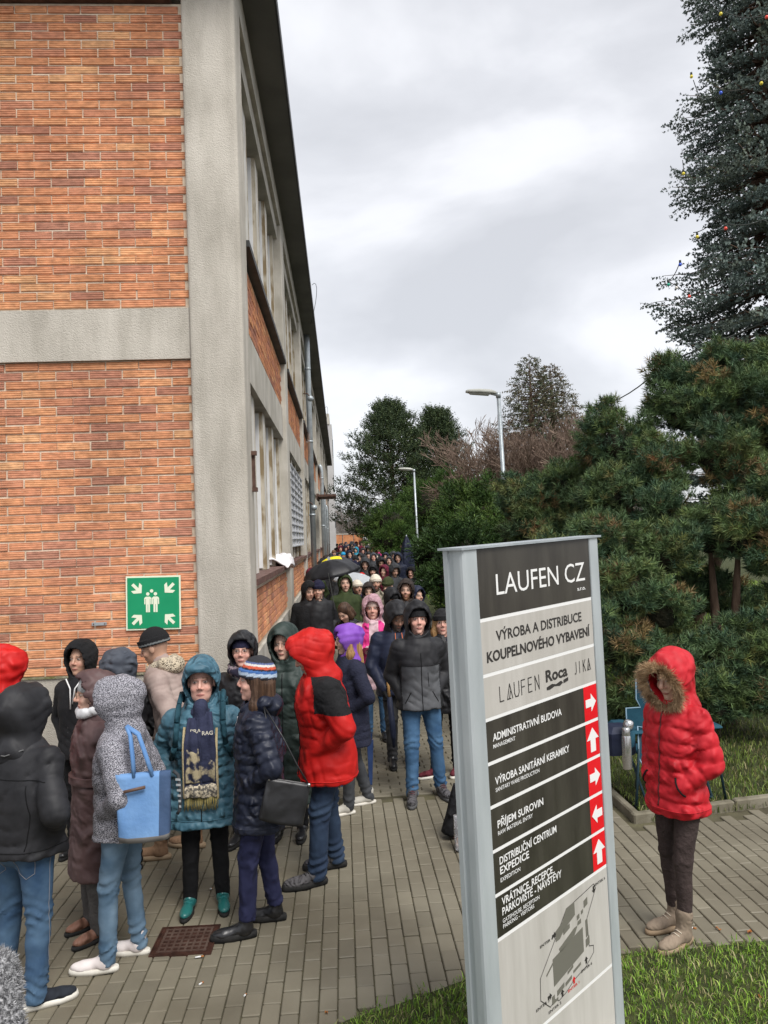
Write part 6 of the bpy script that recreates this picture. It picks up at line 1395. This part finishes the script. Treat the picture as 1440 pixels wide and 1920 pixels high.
jk = garment(t,'jacket'); seam(jk, 'zip', mat('dark_red_zip', (.12,.03,.03), rough=.4, metal=.4), t, [(.0,1.37),(.0,.80)], 1, .005, n=40); hem_band(t, K, C_red2, .785); seam(jk, 'pocket_opening', M_seam, t, [(-.10,.98),(-.15,.88)], 1, .006); seam(jk, 'pocket_opening', M_seam, t, [(.10,.98),(.15,.88)], 1, .006)

# ---------------------------------------------------------------- bags and things on the ground
M_toteb = mat('tote_denim', (.10,.22,.45), (.20,.36,.62), rough=.85, ns=3, bump=40, bs=.3); M_toted = mat('tote_dark_denim', (.035,.07,.14), (.06,.10,.19), rough=.85, ns=5, bump=40, bs=.3); M_toteg = mat('tote_base', (.15,.14,.13), (.2,.19,.18), rough=.8, ns=6); M_zip = mat('tote_zip', (.12,.07,.05), rough=.5)
def sack(name, w_, d_, h_, mt, par, sag=.02, taper=.92, seed=0, z0=0):
    V = []; F = []; n, m = 28, 14
    for j in range(m):
        v = j/(m-1)
        for i in range(n):
            a = 2*math.pi*i/n; c, s_ = math.cos(a), math.sin(a); e = .35
            x = math.copysign(abs(c)**e, c)*w_/2*(taper+(1-taper)*v); y = math.copysign(abs(s_)**e, s_)*d_/2*(1-.75*v**1.5); z = z0+h_*v-sag*(1-v)*math.cos(x/w_*3.1)-.0
            y += .006*math.sin(x*40+seed+v*9)*(1-v*.3); V.append((x, y, z))
    for j in range(m-1):
        for i in range(n): a = j*n+i; b = j*n+(i+1) % n; F.append((a, b, b+n, a+n))
    V.append((0, 0, z0-sag)); c0 = len(V)-1
    me = bpy.data.meshes.new(name); me.from_pydata(V, [], F+[(c0, (i+1) % n, i) for i in range(n)]); me.polygons.foreach_set('use_smooth', [True]*len(me.polygons)); me.update()
    o = mobj(name, me, mt, par); mo = o.modifiers.new('s', 'SOLIDIFY'); mo.thickness = .004; return o
bag = thing('tote_bag', 'blue denim tote bag with darker side panel, hanging beside the speckled coat', 'bag', (-1.15, 4.43, .82), R(6))
sk = sack('bag_body', .30, .10, .36, M_toteb, bag, .012); paint_slots(sk, [M_toted, M_toteg], lambda c: np.where(c[:, 2] < .028, 2, np.where(c[:, 0] > .075, 1, 0)))
for yy in (-.012, .012):
    MB().tube([(-.05, yy, .34), (-.055, yy, .44), (-.075, yy+.06, .56), (-.10, yy+.10, .60)], .011, 6).tube([(.05, yy, .34), (.02, yy, .44), (-.03, yy+.06, .56), (-.10, yy+.10, .60)], .011, 6).build('handle', M_toteb, bag)
MB().tube([(-.10, -.049, .275), (.015, -.046, .292)], .010, 6).build('pocket_zip', M_zip, bag)
M_wordm = mat('grey_print', (.45,.47,.47), rough=.7)
small = thing('folded_carrier', 'striped grey carrier strap hanging beside the blue tote bag', 'strap', (-1.0, 4.50, .98), R(-20))
MB().tube([(0,0,.18),(.03,0,.16),(.045,0,.06),(.035,0,-.04),(.02,0,-.06)], .010, 6).build('strap', C_char, small)
for k in range(6): MB().box(.02+.004*k, .052, -.012, -.0105, .13-k*.03, .142-k*.03).build('stripe', M_wordm, small)
hb = thing('shoulder_bag', 'black leather shoulder bag at the hip of the navy coated woman', 'bag', (-.42, 4.73, .76), R(0))
hb.rotation_euler = (0, R(14), R(8)); hb.scale = (.9, .9, .9)
M_leather = mat('bag_leather', (.010,.010,.011), (.02,.02,.022), rough=.38, ns=6, bump=14, bs=.4, noise_type='RIDGED_MULTIFRACTAL', spec=.5)
sack('bag_body', .30, .09, .27, M_leather, hb, .01, 1.0)
MB().tube([(-.14,0,.26),(-.17,.03,.42),(-.22,.10,.60),(-.26,.16,.70)], .006, 6).tube([(.14,0,.26),(.03,.0,.38),(-.10,.03,.54),(-.26,.16,.70)], .006, 6).build('strap', M_leather, hb)
for sx in (-.135, .135): MB().lathe([(.0,-.01),(.011,-.008),(.011,.01),(.0,.012)], 10, (sx, -.01, .265)).build('ring', M_metal, hb)
tb = thing('black_tote_bag', 'black tote bag with pale handle slumped on the paving behind the direction sign', 'bag', (.86, 6.28, .0), R(10)); tb.rotation_euler = (0, R(17), R(12))
sack('bag_body', .28, .12, .40, cloth('black_felt', (.006,.006,.007), rough=.95), tb, .0, .95, z0=.01)
MB().tube([(-.10,-.02,.38),(-.06,-.05,.33),(.02,-.06,.31),(.10,-.02,.38)], .005, 6).build('handle', mat('pale_handle', (.5,.46,.42), rough=.6), tb)
pb_ = thing('plastic_bag', 'clear plastic bag with orange contents standing beside the black tote bag', 'bag', (.86, 6.02, 0), R(0))
M_clear = bpy.data.materials.new('clear_plastic'); M_clear.use_nodes = True; b_ = M_clear.node_tree.nodes['Principled BSDF']; b_.inputs['Transmission Weight'].default_value = .85; b_.inputs['Roughness'].default_value = .18; b_.inputs['IOR'].default_value = 1.2; b_.inputs[0].default_value = (.8,.8,.82,1)
sack('bag_body', .12, .09, .26, M_clear, pb_, .0, 1.0, z0=.01)
MB().lathe([(0,.012),(.035,.015),(.046,.05),(.04,.09),(.0,.10)], 12).build('contents', mat('orange_food', (.6,.25,.12), (.7,.4,.25), rough=.6, ns=20), pb_)
# stick held by the navy parka man
st = thing('folded_umbrella', 'folded umbrella with light wooden handle held by the navy parka man', 'umbrella', (.60, 8.40, 0), R(190))
w_ = W17; MB().tube([(w_[0]+.01, w_[1]+.03, w_[2]+.20), (w_[0]+.0, w_[1]+.06, w_[2]-.08)], .016, 10).build('handle', mat('light_wood', (.50,.27,.09), (.6,.36,.15), rough=.5, ns=8, stretch=(20,20,2)), st)
MB().tube([(w_[0], w_[1]+.06, w_[2]-.08), (w_[0]-.02, w_[1]+.09, w_[2]-.45), (w_[0]-.02, w_[1]+.1, w_[2]-.60)], [.03,.035,.012], 10).build('canopy', C_navy2, st)
# blue folding stool, mostly hidden
M_bluep = mat('blue_plastic', (.03,.06,.17), (.045,.085,.22), rough=.45, ns=8)
fs_ = thing('folding_stool', 'dark blue plastic folding stool half hidden behind the red jacket', 'stool', (.10, 7.85, 0), 0)
MB().bbox(-.20, .13, -.15, .15, .44, .475, .02).build('seat', M_bluep, fs_)
for sx, a in ((.125, .115), (-.19, -.17)):
    for sy in (-.13, .13): MB().add([(sx-.03,sy-.01,.44),(sx+.03,sy-.01,.44),(sx+.03,sy+.01,.44),(sx-.03,sy+.01,.44),(a-.014,sy-.01,0),(a+.014,sy-.01,0),(a+.014,sy+.01,0),(a-.014,sy+.01,0)], [(0,1,2,3),(7,6,5,4),(0,4,5,1),(1,5,6,2),(2,6,7,3),(3,7,4,0)]).build('leg', M_bluep, fs_)
# camping chair
M_cht = mat('chair_fabric', (.007,.045,.075), (.013,.068,.10), rough=.8, ns=8, bump=60, bs=.3); M_pipe2 = mat('chair_piping', (.25,.38,.48), rough=.6); M_chf = mat('chair_frame', (.012,.03,.045), (.02,.045,.06), rough=.45, ns=5)
ch = thing('camping_chair', 'teal folding camping chair with pale piping behind the red jacketed woman', 'chair', (2.86, 6.86, .03), R(4))
def slab(poly, y, th, nm, mt, par):
    o = MB().prism(poly, 'y', y-th/2, y+th/2).build(nm, mt, par); P = [(a, y, b) for a, b in poly]; P.append(P[0]); MB().tube([(a, b-th/2, c) for a, b, c in P], .007, 6, cap=False).build('piping', M_pipe2, o); return o
slab([(-.36,.42),(-.33,.36),(-.27,.30),(-.22,.31),(-.20,.36),(-.20,.66),(-.36,.70)], -.22, .02, 'arm_panel', M_cht, ch)
slab([(-.27,.60),(-.12,.55),(.28,.55),(.28,.80),(.10,.82),(-.0,.78),(-.03,1.0),(-.09,1.03),(-.16,1.02),(-.17,.84),(-.13,.76),(-.27,.76)], .20, .02, 'backrest', M_cht, ch)
MB().bbox(-.28, .28, -.24, .22, .40, .425, .01).build('seat', M_cht, ch)
MB().bbox(-.46, -.30, -.26, .20, .64, .665, .02).build('armrest', M_cht, ch); MB().bbox(.30, .42, -.26, .20, .64, .665, .02).build('armrest', M_cht, ch)
MB().tube([(-.42,-.24,.66),(-.43,-.24,.55),(-.47,-.24,.52)], .03, 8).build('cup_holder', M_cht, ch)
for a, b in (((-.34,-.22,.64),(-.42,-.25,-.02)),((-.36,-.22,.42),(-.20,.22,-.02)),((-.34,.22,.64),(-.30,-.24,.0)),((.34,-.22,.64),(.44,-.2,-.02)),((.34,.22,.64),(.30,-.24,.0)),((.32,-.22,.42),(.44,.22,-.02)),((-.30,-.24,.03),(.30,-.24,.38)),((.30,-.24,.03),(-.30,-.24,.38))):
    MB().tube([a, b], .012, 8).build('leg', M_chf, ch)
th_ = thing('thermos_flask', 'tall brushed steel thermos flask tucked into the camping chair', 'thermos', tuple(float(v) for v in at(1177, 1442, 6.5)), 0)
MB().lathe([(0,0),(.036,0),(.04,.01),(.04,.27),(.034,.285)], 18).build('body', M_metal, th_); MB().lathe([(.0345,.285),(.035,.29),(.035,.34),(.03,.35),(0,.352)], 18).build('cap', M_metal, th_)
cp = thing('steel_cup', 'small steel cup upside down on the armrest of the camping chair', 'cup', (2.43, 6.62, .70), 0); cp.rotation_euler = (R(-12), R(18), 0)
MB().lathe([(.030,0),(.044,.01),(.046,.05),(.040,.075),(.02,.088),(0,.09)], 18).build('cup_body', M_metal, cp)
bb = thing('dark_rucksack', 'dark bag lying on the camping chair behind the sign edge', 'bag', (2.44, 6.80, .46), 0)
MB().bbox(-.18, .10, -.12, .14, 0, .24, .05).build('bag_body', C_navy2, bb)
# ---------------------------------------------------------------- the queue behind
def depth_for(px, py, h):
    """depth at which a head top of height h shows at that pixel"""
    Y = 20.0
    for _ in range(40):
        q = at(px, py, Y); err = q[2]-(h+gz(Y)); k = (EYE-q[2])/Y
        Y = max(9, min(62, (EYE-h-gz(Y))/max(k, .004)*.5+Y*.5))
    return float(at(px, py, Y)[0]), Y
MED = dict(res=.023, face=.0105)
def mid(label, px, py, rz, p, h=None, grp=G):
    rz += rnd.uniform(-16, 16); p = dict(p); p['hy'] = p.get('hy', 0)+rnd.uniform(-14, 14); p['w'] = p.get('w', 1.1)*rnd.uniform(.9, 1.06); p['hr'] = rnd.uniform(-5, 5)
    hh = h or p.get('h', 1.7)
    x, y = depth_for(px, py, hh+.05)
    p = dict(p); p['h'] = hh; t, K = person(label, x, y, rz, p, grp, **MED); t.location.z = gz(y); return t, K, (x, y)
def P_(jm, hm=None, bm=None, lm=T_black, **k):
    d = dict(w=k.pop('w', 1.1), jacket=dict(m=jm, hem=k.pop('hem', .78), **k.pop('j', {})), legs=dict(m=lm), shoes=shoe(S_black, O_black), arms=k.pop('arms', ('pocket', 'side')))
    if hm: d['hood'] = dict(m=hm, s=k.pop('hs', 1.08), **k.pop('hd', {}))
    if bm: d['beanie'] = dict(m=bm)
    d.update(k); return d
K_ol = mat('olive_knit', (.035,.045,.018), (.06,.07,.03), rough=.95, ns=40, bump=90, bs=.5); K_grn = K_ol; K_redk = mat('red_knit', (.5,.01,.01), (.65,.03,.02), rough=.9, bump=60); K_blue = mat('bright_blue_knit', (.02,.28,.55), (.04,.38,.65), rough=.9); C_maroon = cloth('maroon_jacket', (.12,.01,.03), rough=.7); C_tealb = cloth('bright_teal_jacket', (.02,.22,.33), rough=.6); C_cream = cloth('cream_jacket', (.5,.44,.36), rough=.8); C_dbrown = cloth('dark_brown_hood', (.035,.027,.024), rough=.8); C_furh = mat('brown_fur_hat', (.10,.055,.035), (.20,.12,.08), rough=1, ns=30, bump=40, bs=1, bdist=.02)
mid('man in dark coat and navy beanie by the side wall, face turned right', 597, 1087, 212, P_(C_black, None, K_navy, hem=.6, hy=-10, hp=10, arms=('pocket','pocket')), 1.76)
mid('young person in long olive hooded parka beside the wall, under the black umbrella', 647, 1077, 182, P_(C_parka, C_parka, None, hem=.6, w=1.12, hs=1.05), 1.80)
mid('smiling woman in cream beanie next to the olive parka', 670, 1087, 186, P_(C_cream, None, K_cream, scarf=dict(m=K_navy), skin='tan'), 1.66)
mid('man with dark beard, cream beanie and camouflage jacket', 705, 1077, 178, P_(C_camo, None, K_cream, beard=(.05,.03,.02), skin='tan'), 1.77)
_ = mid('person in olive knitted hat and camouflage jacket raising a hand', 728, 1080, 165, P_(C_camo, None, K_ol, hp=20, arms=('phone','side')), 1.72)
make_hand(_[1], 0, mat('hand_skin', SKINS['pink'], rough=.5), _[0], .5, name='hand', s=1.05)
mid('person in plain black hood almost hiding the face, left of the brown hooded man', 733, 1102, 190, P_(C_black, C_black, K_black, hp=18), 1.66)
mid('man with reddish beard in dark brown hood', 760, 1088, 183, P_(C_black, C_dbrown, None, beard=(.25,.12,.06), hs=1.1), 1.76)
t, K, q = mid('woman in black hood with black backpack straps at the right edge of the crowd', 771, 1064, 176, P_(C_black, C_blackm, None, skin='pink'), 1.64)
bk_ = thing('backpack', 'black backpack worn by the woman at the right edge of the crowd', 'backpack', (q[0], q[1], gz(q[1])), R(176))
for sx in (-.12, .12): MB().tube([(sx,-.12,1.26),(sx,.0,1.36),(sx*1.1,.16,1.22),(sx*1.3,.16,1.0)], .016, 6).build('strap', M_zip, bk_)
MB().bbox(-.15, .15, -.34, -.17, .85, 1.32, .05).build('bag_body', C_black, bk_)
mid('person in charcoal hood looking down, left of the black hooded woman with a backpack', 738, 1057, 180, P_(C_char, C_char, None, hp=20, hs=1.14), 1.74)
mid('person in black hood and cap, face half covered, in the middle of the crowd', 699, 1059, 184, P_(C_black, C_black, K_black, hp=5), 1.70)
mid('tall person in big charcoal hood and black jacket behind the clear umbrella', 684, 1047, 186, P_(C_black, C_char, None, hs=1.14, hp=12, hy=14), 1.80)
mid('person in black hoodie with pale drawstrings and shadowed face', 713, 1045, 182, P_(C_black, C_black, None, hp=14, hs=1.1, skin='tan'), 1.76)
mid('person in grey green hat and sunglasses, left of the navy hooded man', 729, 1043, 178, P_(C_parka, C_char, None, hs=1.0), 1.68)
mid('man in large navy hood with a pale face, near the folded navy umbrella', 747, 1037, 184, P_(C_navy2, C_navy2, None, hs=1.12), 1.80)
mid('person in bright red hat behind the clear umbrella', 676, 1072, 182, P_(C_black2, None, K_redk, hp=25), 1.62)
mid('person in dark cap under the yellow and black umbrella', 664, 1050, 178, P_(C_navy, None, K_navy, hp=15), 1.66)
mid('person in dark knitted cap just behind the yellow and black umbrella', 666, 1042, 182, P_(C_char, None, K_black), 1.72)
mid('person in maroon jacket close to the wall beside the umbrella', 583, 1066, 215, P_(C_maroon, C_maroon, None), 1.70)
mid('person in dull green hood close to the wall beside the maroon jacket', 592, 1064, 200, P_(C_parka, C_parka, None), 1.68)
mid('person in black cap right against the wall beside the downpipe', 604, 1046, 195, P_(C_black, None, K_black), 1.72)
mid('person in brown fur hat by the downpipe', 626, 1031, 190, P_(C_maroon, None, C_furh), 1.72)
mid('person wearing a bright blue beanie near the wall', 644, 1035, 186, P_(C_char, None, K_blue), 1.70)
mid('person with pink face in a grey hood, centre of the crowd', 700, 1037, 182, P_(C_char, C_greyblue, None, skin='pink'), 1.72)
mid('man in navy hood with beard, right of the pink hood', 720, 1027, 180, P_(C_navy2, C_navy2, None, beard=(.06,.04,.03)), 1.76)
mid('person in pink hood, left of the navy hooded man', 708, 1026, 182, P_(C_mag, C_mag, None), 1.66)
mid('blond bare headed woman left of the pink hood', 699, 1029, 184, P_(C_cream, None, None, hairdo=dict(m=H_blond, len=.15)), 1.64)
mid('person in bright teal hood in the left half of the far crowd', 668, 1026, 182, P_(C_tealb, C_tealb, None, hy=-20), 1.72)
mid('person in dark grey hood with pink face right of the teal hood', 680, 1028, 180, P_(C_char, C_char, None, skin='pink'), 1.70)
mid('person in dark hood beside the folded navy umbrella', 751, 1018, 182, P_(C_char, C_char, None), 1.78)
mid('person in navy hood between the fur hat and the teal hood', 655, 1033, 184, P_(C_navy2, C_navy2, None, hs=1.15), 1.74)
mid('dark haired bare headed person bending forward in front of the olive parka', 662, 1118, 150, P_(C_black2, None, None, hairdo=dict(m=H_brown, len=.1), lean=14, hp=30, hem=.6), 1.62)
mid('person in black coat half hidden behind the navy beanie man by the wall', 577, 1090, 205, P_(C_blackm, C_blackm, None, hem=.6, hp=15), 1.74)
mid('person in dark brown hooded coat between bearded man and clear umbrella', 690, 1092, 188, P_(C_dbrown, C_dbrown, None, hem=.6, hp=12), 1.64)
mid('person in navy coat turned away to the right behind the brown hood', 781, 1100, 230, P_(C_navy2, C_navy2, None, hem=.6), 1.62)
mid('grey haired bare headed man behind the umbrellas near the wall', 634, 1052, 170, P_(C_char, None, None, hairdo=dict(m=K_grey, len=.04), hy=25), 1.72)
mid('person in dark maroon hood behind the charcoal hood, turned left', 719, 1060, 140, P_(C_maroon, C_maroon, None, hy=10), 1.68)
# ---- far queue: copies of a few built people with their own clothes
def copy_tree(o, parent=None):
    c = o.copy(); COL.objects.link(c); c.parent = parent
    for ch in o.children: copy_tree(ch, c)
    return c
protos = []
for k, pp in enumerate((P_(C_black, C_black), P_(C_black, None, K_black), P_(C_black, C_black, None, hs=1.15, hp=12), P_(C_black, None, None, hairdo=dict(m=H_brown, len=.12)))):
    t, K = person('x', 0, 0, 180, dict(pp, h=1.70), G, res=.028, face=.013); protos.append(t)
used = [False]*len(protos)
CL = {'black': C_black, 'navy': C_navy2, 'charcoal': C_char, 'red': C_red3, 'maroon': C_maroon, 'teal': C_tealb, 'grey blue': C_greyblue, 'magenta': C_mag, 'cream': C_cream, 'olive': C_parka, 'blue': K_blue, 'brown': C_dbrown}
def far_person(label, px, py, Y, jc, hc, kind, rz, grp=G, sc=1.0):
    pr = protos[kind]; o = pr if not used[kind] else copy_tree(pr); used[kind] = True
    x = float(at(px, py, Y)[0]); o.location = (x, Y, gz(Y)); o.rotation_euler = (0, 0, R(rz)); o.scale = (sc,)*3
    o['label'] = label; o['category'] = 'person'; o['group'] = grp
    for ch in o.children:
        nm = ch.name.split('.')[0]; m_ = CL[jc] if nm in ('jacket', 'coat') else CL[hc] if nm in ('hood', 'beanie') else None
        if m_ is not None: ch.material_slots[0].link = 'OBJECT'; ch.material_slots[0].material = m_
    return o
FL = [(747,1017,'cream','cream',1,'person in pale cream hat far back near the folded umbrella'),(716,1019,'magenta','magenta',0,'person in magenta hood far back right of the red hood'),(704,1018,'black','red',0,'person in red hood far back in the crowd, left of the magenta hood'),
 (692,1020,'cream','cream',0,'person in cream hood far back, left of the red hood'),(632,1019,'black','black',1,'person in black cap against the wall, leftmost of the far crowd'),(640,1021,'black','black',2,'person in black hood next to the leftmost person by the far wall'),
 (652,1020,'red','grey blue',1,'person in red jacket and blue grey hat far back beside the wall'),(657,1016,'navy','grey blue',1,'person in light blue grey beanie far back beside the wall'),(665,1022,'brown','brown',3,'brown haired person far back, right of the red jacket'),(738,1025,'teal','navy',0,'person in teal jacket and dark hood far back near the folded umbrella'),
 (734,1020,'maroon','maroon',1,'person in maroon hat far back at the right of the crowd'),(726,1018,'charcoal','charcoal',0,'person in charcoal hood far back between magenta and maroon'),(672,1019,'black','black',3,'bare headed dark haired person far back in the middle'),(684,1020,'navy','magenta',1,'person with small magenta hat far back in the middle'),
 (620,1037,'black','black',1,'person in dark hat beside the far downpipes, under the wall'),(612,1041,'olive','brown',0,'person in brown hood beside the downpipes'),(639,1033,'charcoal','olive',1,'person in olive hat left of the bright blue beanie'),(691,1033,'black','black',1,'person in black beanie behind the pink faced grey hood'),(737,1034,'black','charcoal',2,'person in charcoal hood behind the navy hooded man'),(676,1037,'navy','black',0,'person in black hood behind the bright blue beanie, to its right'),(755,1027,'navy','black',0,'person in black hood in front of the folded umbrella'),(723,1036,'olive','navy',0,'person in navy hood behind the grey green hat'),(660,1029,'black','black',1,'person in black knitted hat between the navy and teal hoods')]
for px, py, jc, hc, kd, lb in FL:
    x, y = depth_for(px, py, 1.76); far_person(lb, px, py, y, jc, hc, kd, 180+rnd.uniform(-45, 45))
cols_ = ['black', 'navy', 'charcoal', 'black', 'brown', 'olive', 'maroon', 'grey blue', 'black', 'navy']
for k in range(64):
    Y = 36+k*.62; f = rnd.random(); x = -.3+f*(2.9+(Y-36)*.03); pxl = 720+FPX*float(np.dot(np.array([x, Y, 0])-np.array([0, 0, EYE]), AX[0]))/float(np.dot(np.array([x, Y, 0])-np.array([0, 0, EYE]), AX[2]))
    jc, hc, kd = rnd.choice(cols_), rnd.choice(cols_), rnd.choice((0, 0, 1, 2, 3))
    far_person('person in %s jacket%s near the far end of the queue' % (jc, ('', ' and %s hood' % hc, ' and %s beanie' % hc)[(1, 2, 1, 0)[kd]]), pxl, 1015, Y, jc, hc, kd, 180+rnd.uniform(-30, 30), 'distant people at the end of the queue', rnd.uniform(.96, 1.07))
# ---- umbrellas
def umbrella(label, c, rad, mt, tilt=(0, 0), mt2=None, hgt=.9, print_=False, panel=None, grp='open umbrellas over the queue'):
    t = thing('umbrella', label, 'umbrella', c, 0, grp); t.rotation_euler = (R(tilt[0]), R(tilt[1]), 0); n, m = 8, 9; V = []; F = []; per = 6
    for j in range(m):
        v = j/(m-1)
        for i in range(n*per):
            a = 2*math.pi*i/(n*per); w_ = abs(((i % per)/per)-.5)*2; r = rad*math.sin(v*1.28)/math.sin(1.28)*(1-.07*v*(1-w_**2)); z = rad*.50*(math.cos(v*1.28)-1)/(1-math.cos(1.28))-.015*(1-w_**2)*v
            V.append((r*math.cos(a), r*math.sin(a), z))
    for j in range(m-1):
        for i in range(n*per): a = j*n*per+i; b = j*n*per+(i+1) % (n*per); F.append((a, a+n*per, b+n*per, b))
    o = mobj('canopy', mesh_np('canopy', V, F), mt, t); mo = o.modifiers.new('s', 'SOLIDIFY'); mo.thickness = .003
    if mt2: paint_slots(o, [mt2], panel)
    for k in range(n):
        a = 2*math.pi*k/n; MB().tube([(rad*math.sin(v*1.28)/math.sin(1.28)*math.cos(a), rad*math.sin(v*1.28)/math.sin(1.28)*math.sin(a), rad*.5*(math.cos(v*1.28)-1)/(1-math.cos(1.28))-.008) for v in (0, .3, .6, .85, 1)], .003, 4).build('rib', M_metal, t)
    MB().tube([(0,0,-hgt),(0,0,.07)], .006, 6).build('shaft', M_fascia, t); MB().tube([(0,0,-hgt-.1),(0,0,-hgt)], .014, 8).build('handle', M_fascia, t)
    return t
def over(px, py, Y): return tuple(float(v) for v in at(px, py, Y))
C_umb = cloth('black_umbrella_cloth', (.012,.012,.014), (.022,.022,.026), rough=.45, bump=5, bs=.2); C_yel = cloth('yellow_umbrella', (.72,.60,.01), rough=.5, bump=5, bs=.2)
C_clear = bpy.data.materials.new('clear_umbrella'); C_clear.use_nodes = True; b_ = C_clear.node_tree.nodes['Principled BSDF']; b_.inputs[0].default_value = (.62,.65,.68,1); b_.inputs['Transmission Weight'].default_value = .35; b_.inputs['Roughness'].default_value = .35; b_.inputs['IOR'].default_value = 1.1
u_ = umbrella('large black umbrella with a small pale crest, held near the wall', over(617, 1050, 13.2), .50, C_umb, (4, -10))
MB().prism([(-.05,-.02),(.05,-.02),(.05,0),(.02,.005),(.03,.04),(.0,.06),(-.03,.04),(-.02,.005),(-.05,0)], 'y', -.002, .002).build('printed_crest', M_wordm, u_); u_.children[-1].location = (-.05, -.37, -.13); u_.children[-1].rotation_euler = (R(-52), 0, 0)
umbrella('black umbrella with bright yellow panels behind the large black one', over(637, 1043, 18), .50, C_umb, (8, 12), C_yel, panel=lambda c: ((np.arctan2(c[:, 1], c[:, 0]) < -1.2) & (np.arctan2(c[:, 1], c[:, 0]) > -2.7)).astype(int))
umbrella('milky clear umbrella behind the cream beanie woman', over(672, 1074, 14.6), .46, C_clear, (-3, 12))
umbrella('dark grey umbrella far back above the heads', over(704, 1010, 50), .62, C_char, (0, 0))
fu = thing('folded_umbrella', 'tall folded navy garden umbrella standing behind the dark hooded person', 'umbrella', over(764, 1060, 26)[:2]+(gz(26),), 0, None)
MB().tube([(0,0,0),(0,0,2.35)], .018, 8).build('pole', M_galv, fu)
m_ = MB(); V = []; F = []
for j in range(8):
    v = j/7
    for i in range(20): a = 2*math.pi*i/20; r = (.03+.19*math.sin(v*2.4)**.8)*(1+.25*math.sin(a*5)); V.append((r*math.cos(a), r*math.sin(a), 2.3-1.5*v))
for j in range(7):
    for i in range(20): a = j*20+i; b = j*20+(i+1) % 20; F.append((a, a+20, b+20, b))
mobj('canopy', mesh_np('canopy', V, F), C_navy2, fu)
mk = thing('white_post', 'small white post on the lawn right of the crowd', 'post', over(790, 1082, 30)[:2]+(gz(30),), 0, None)
MB().tube([(0,0,0),(0,0,.62)], .05, 10).lathe([(.0,.72),(.06,.70),(.06,.63),(0,.62)], 10).build('post', M_white, mk)
MB().tube([(0,0,.80),(0,0,.9)], .05, 10).tube([(0,0,.6),(0,0,.9)], .012, 6).build('marker', M_white, mk)
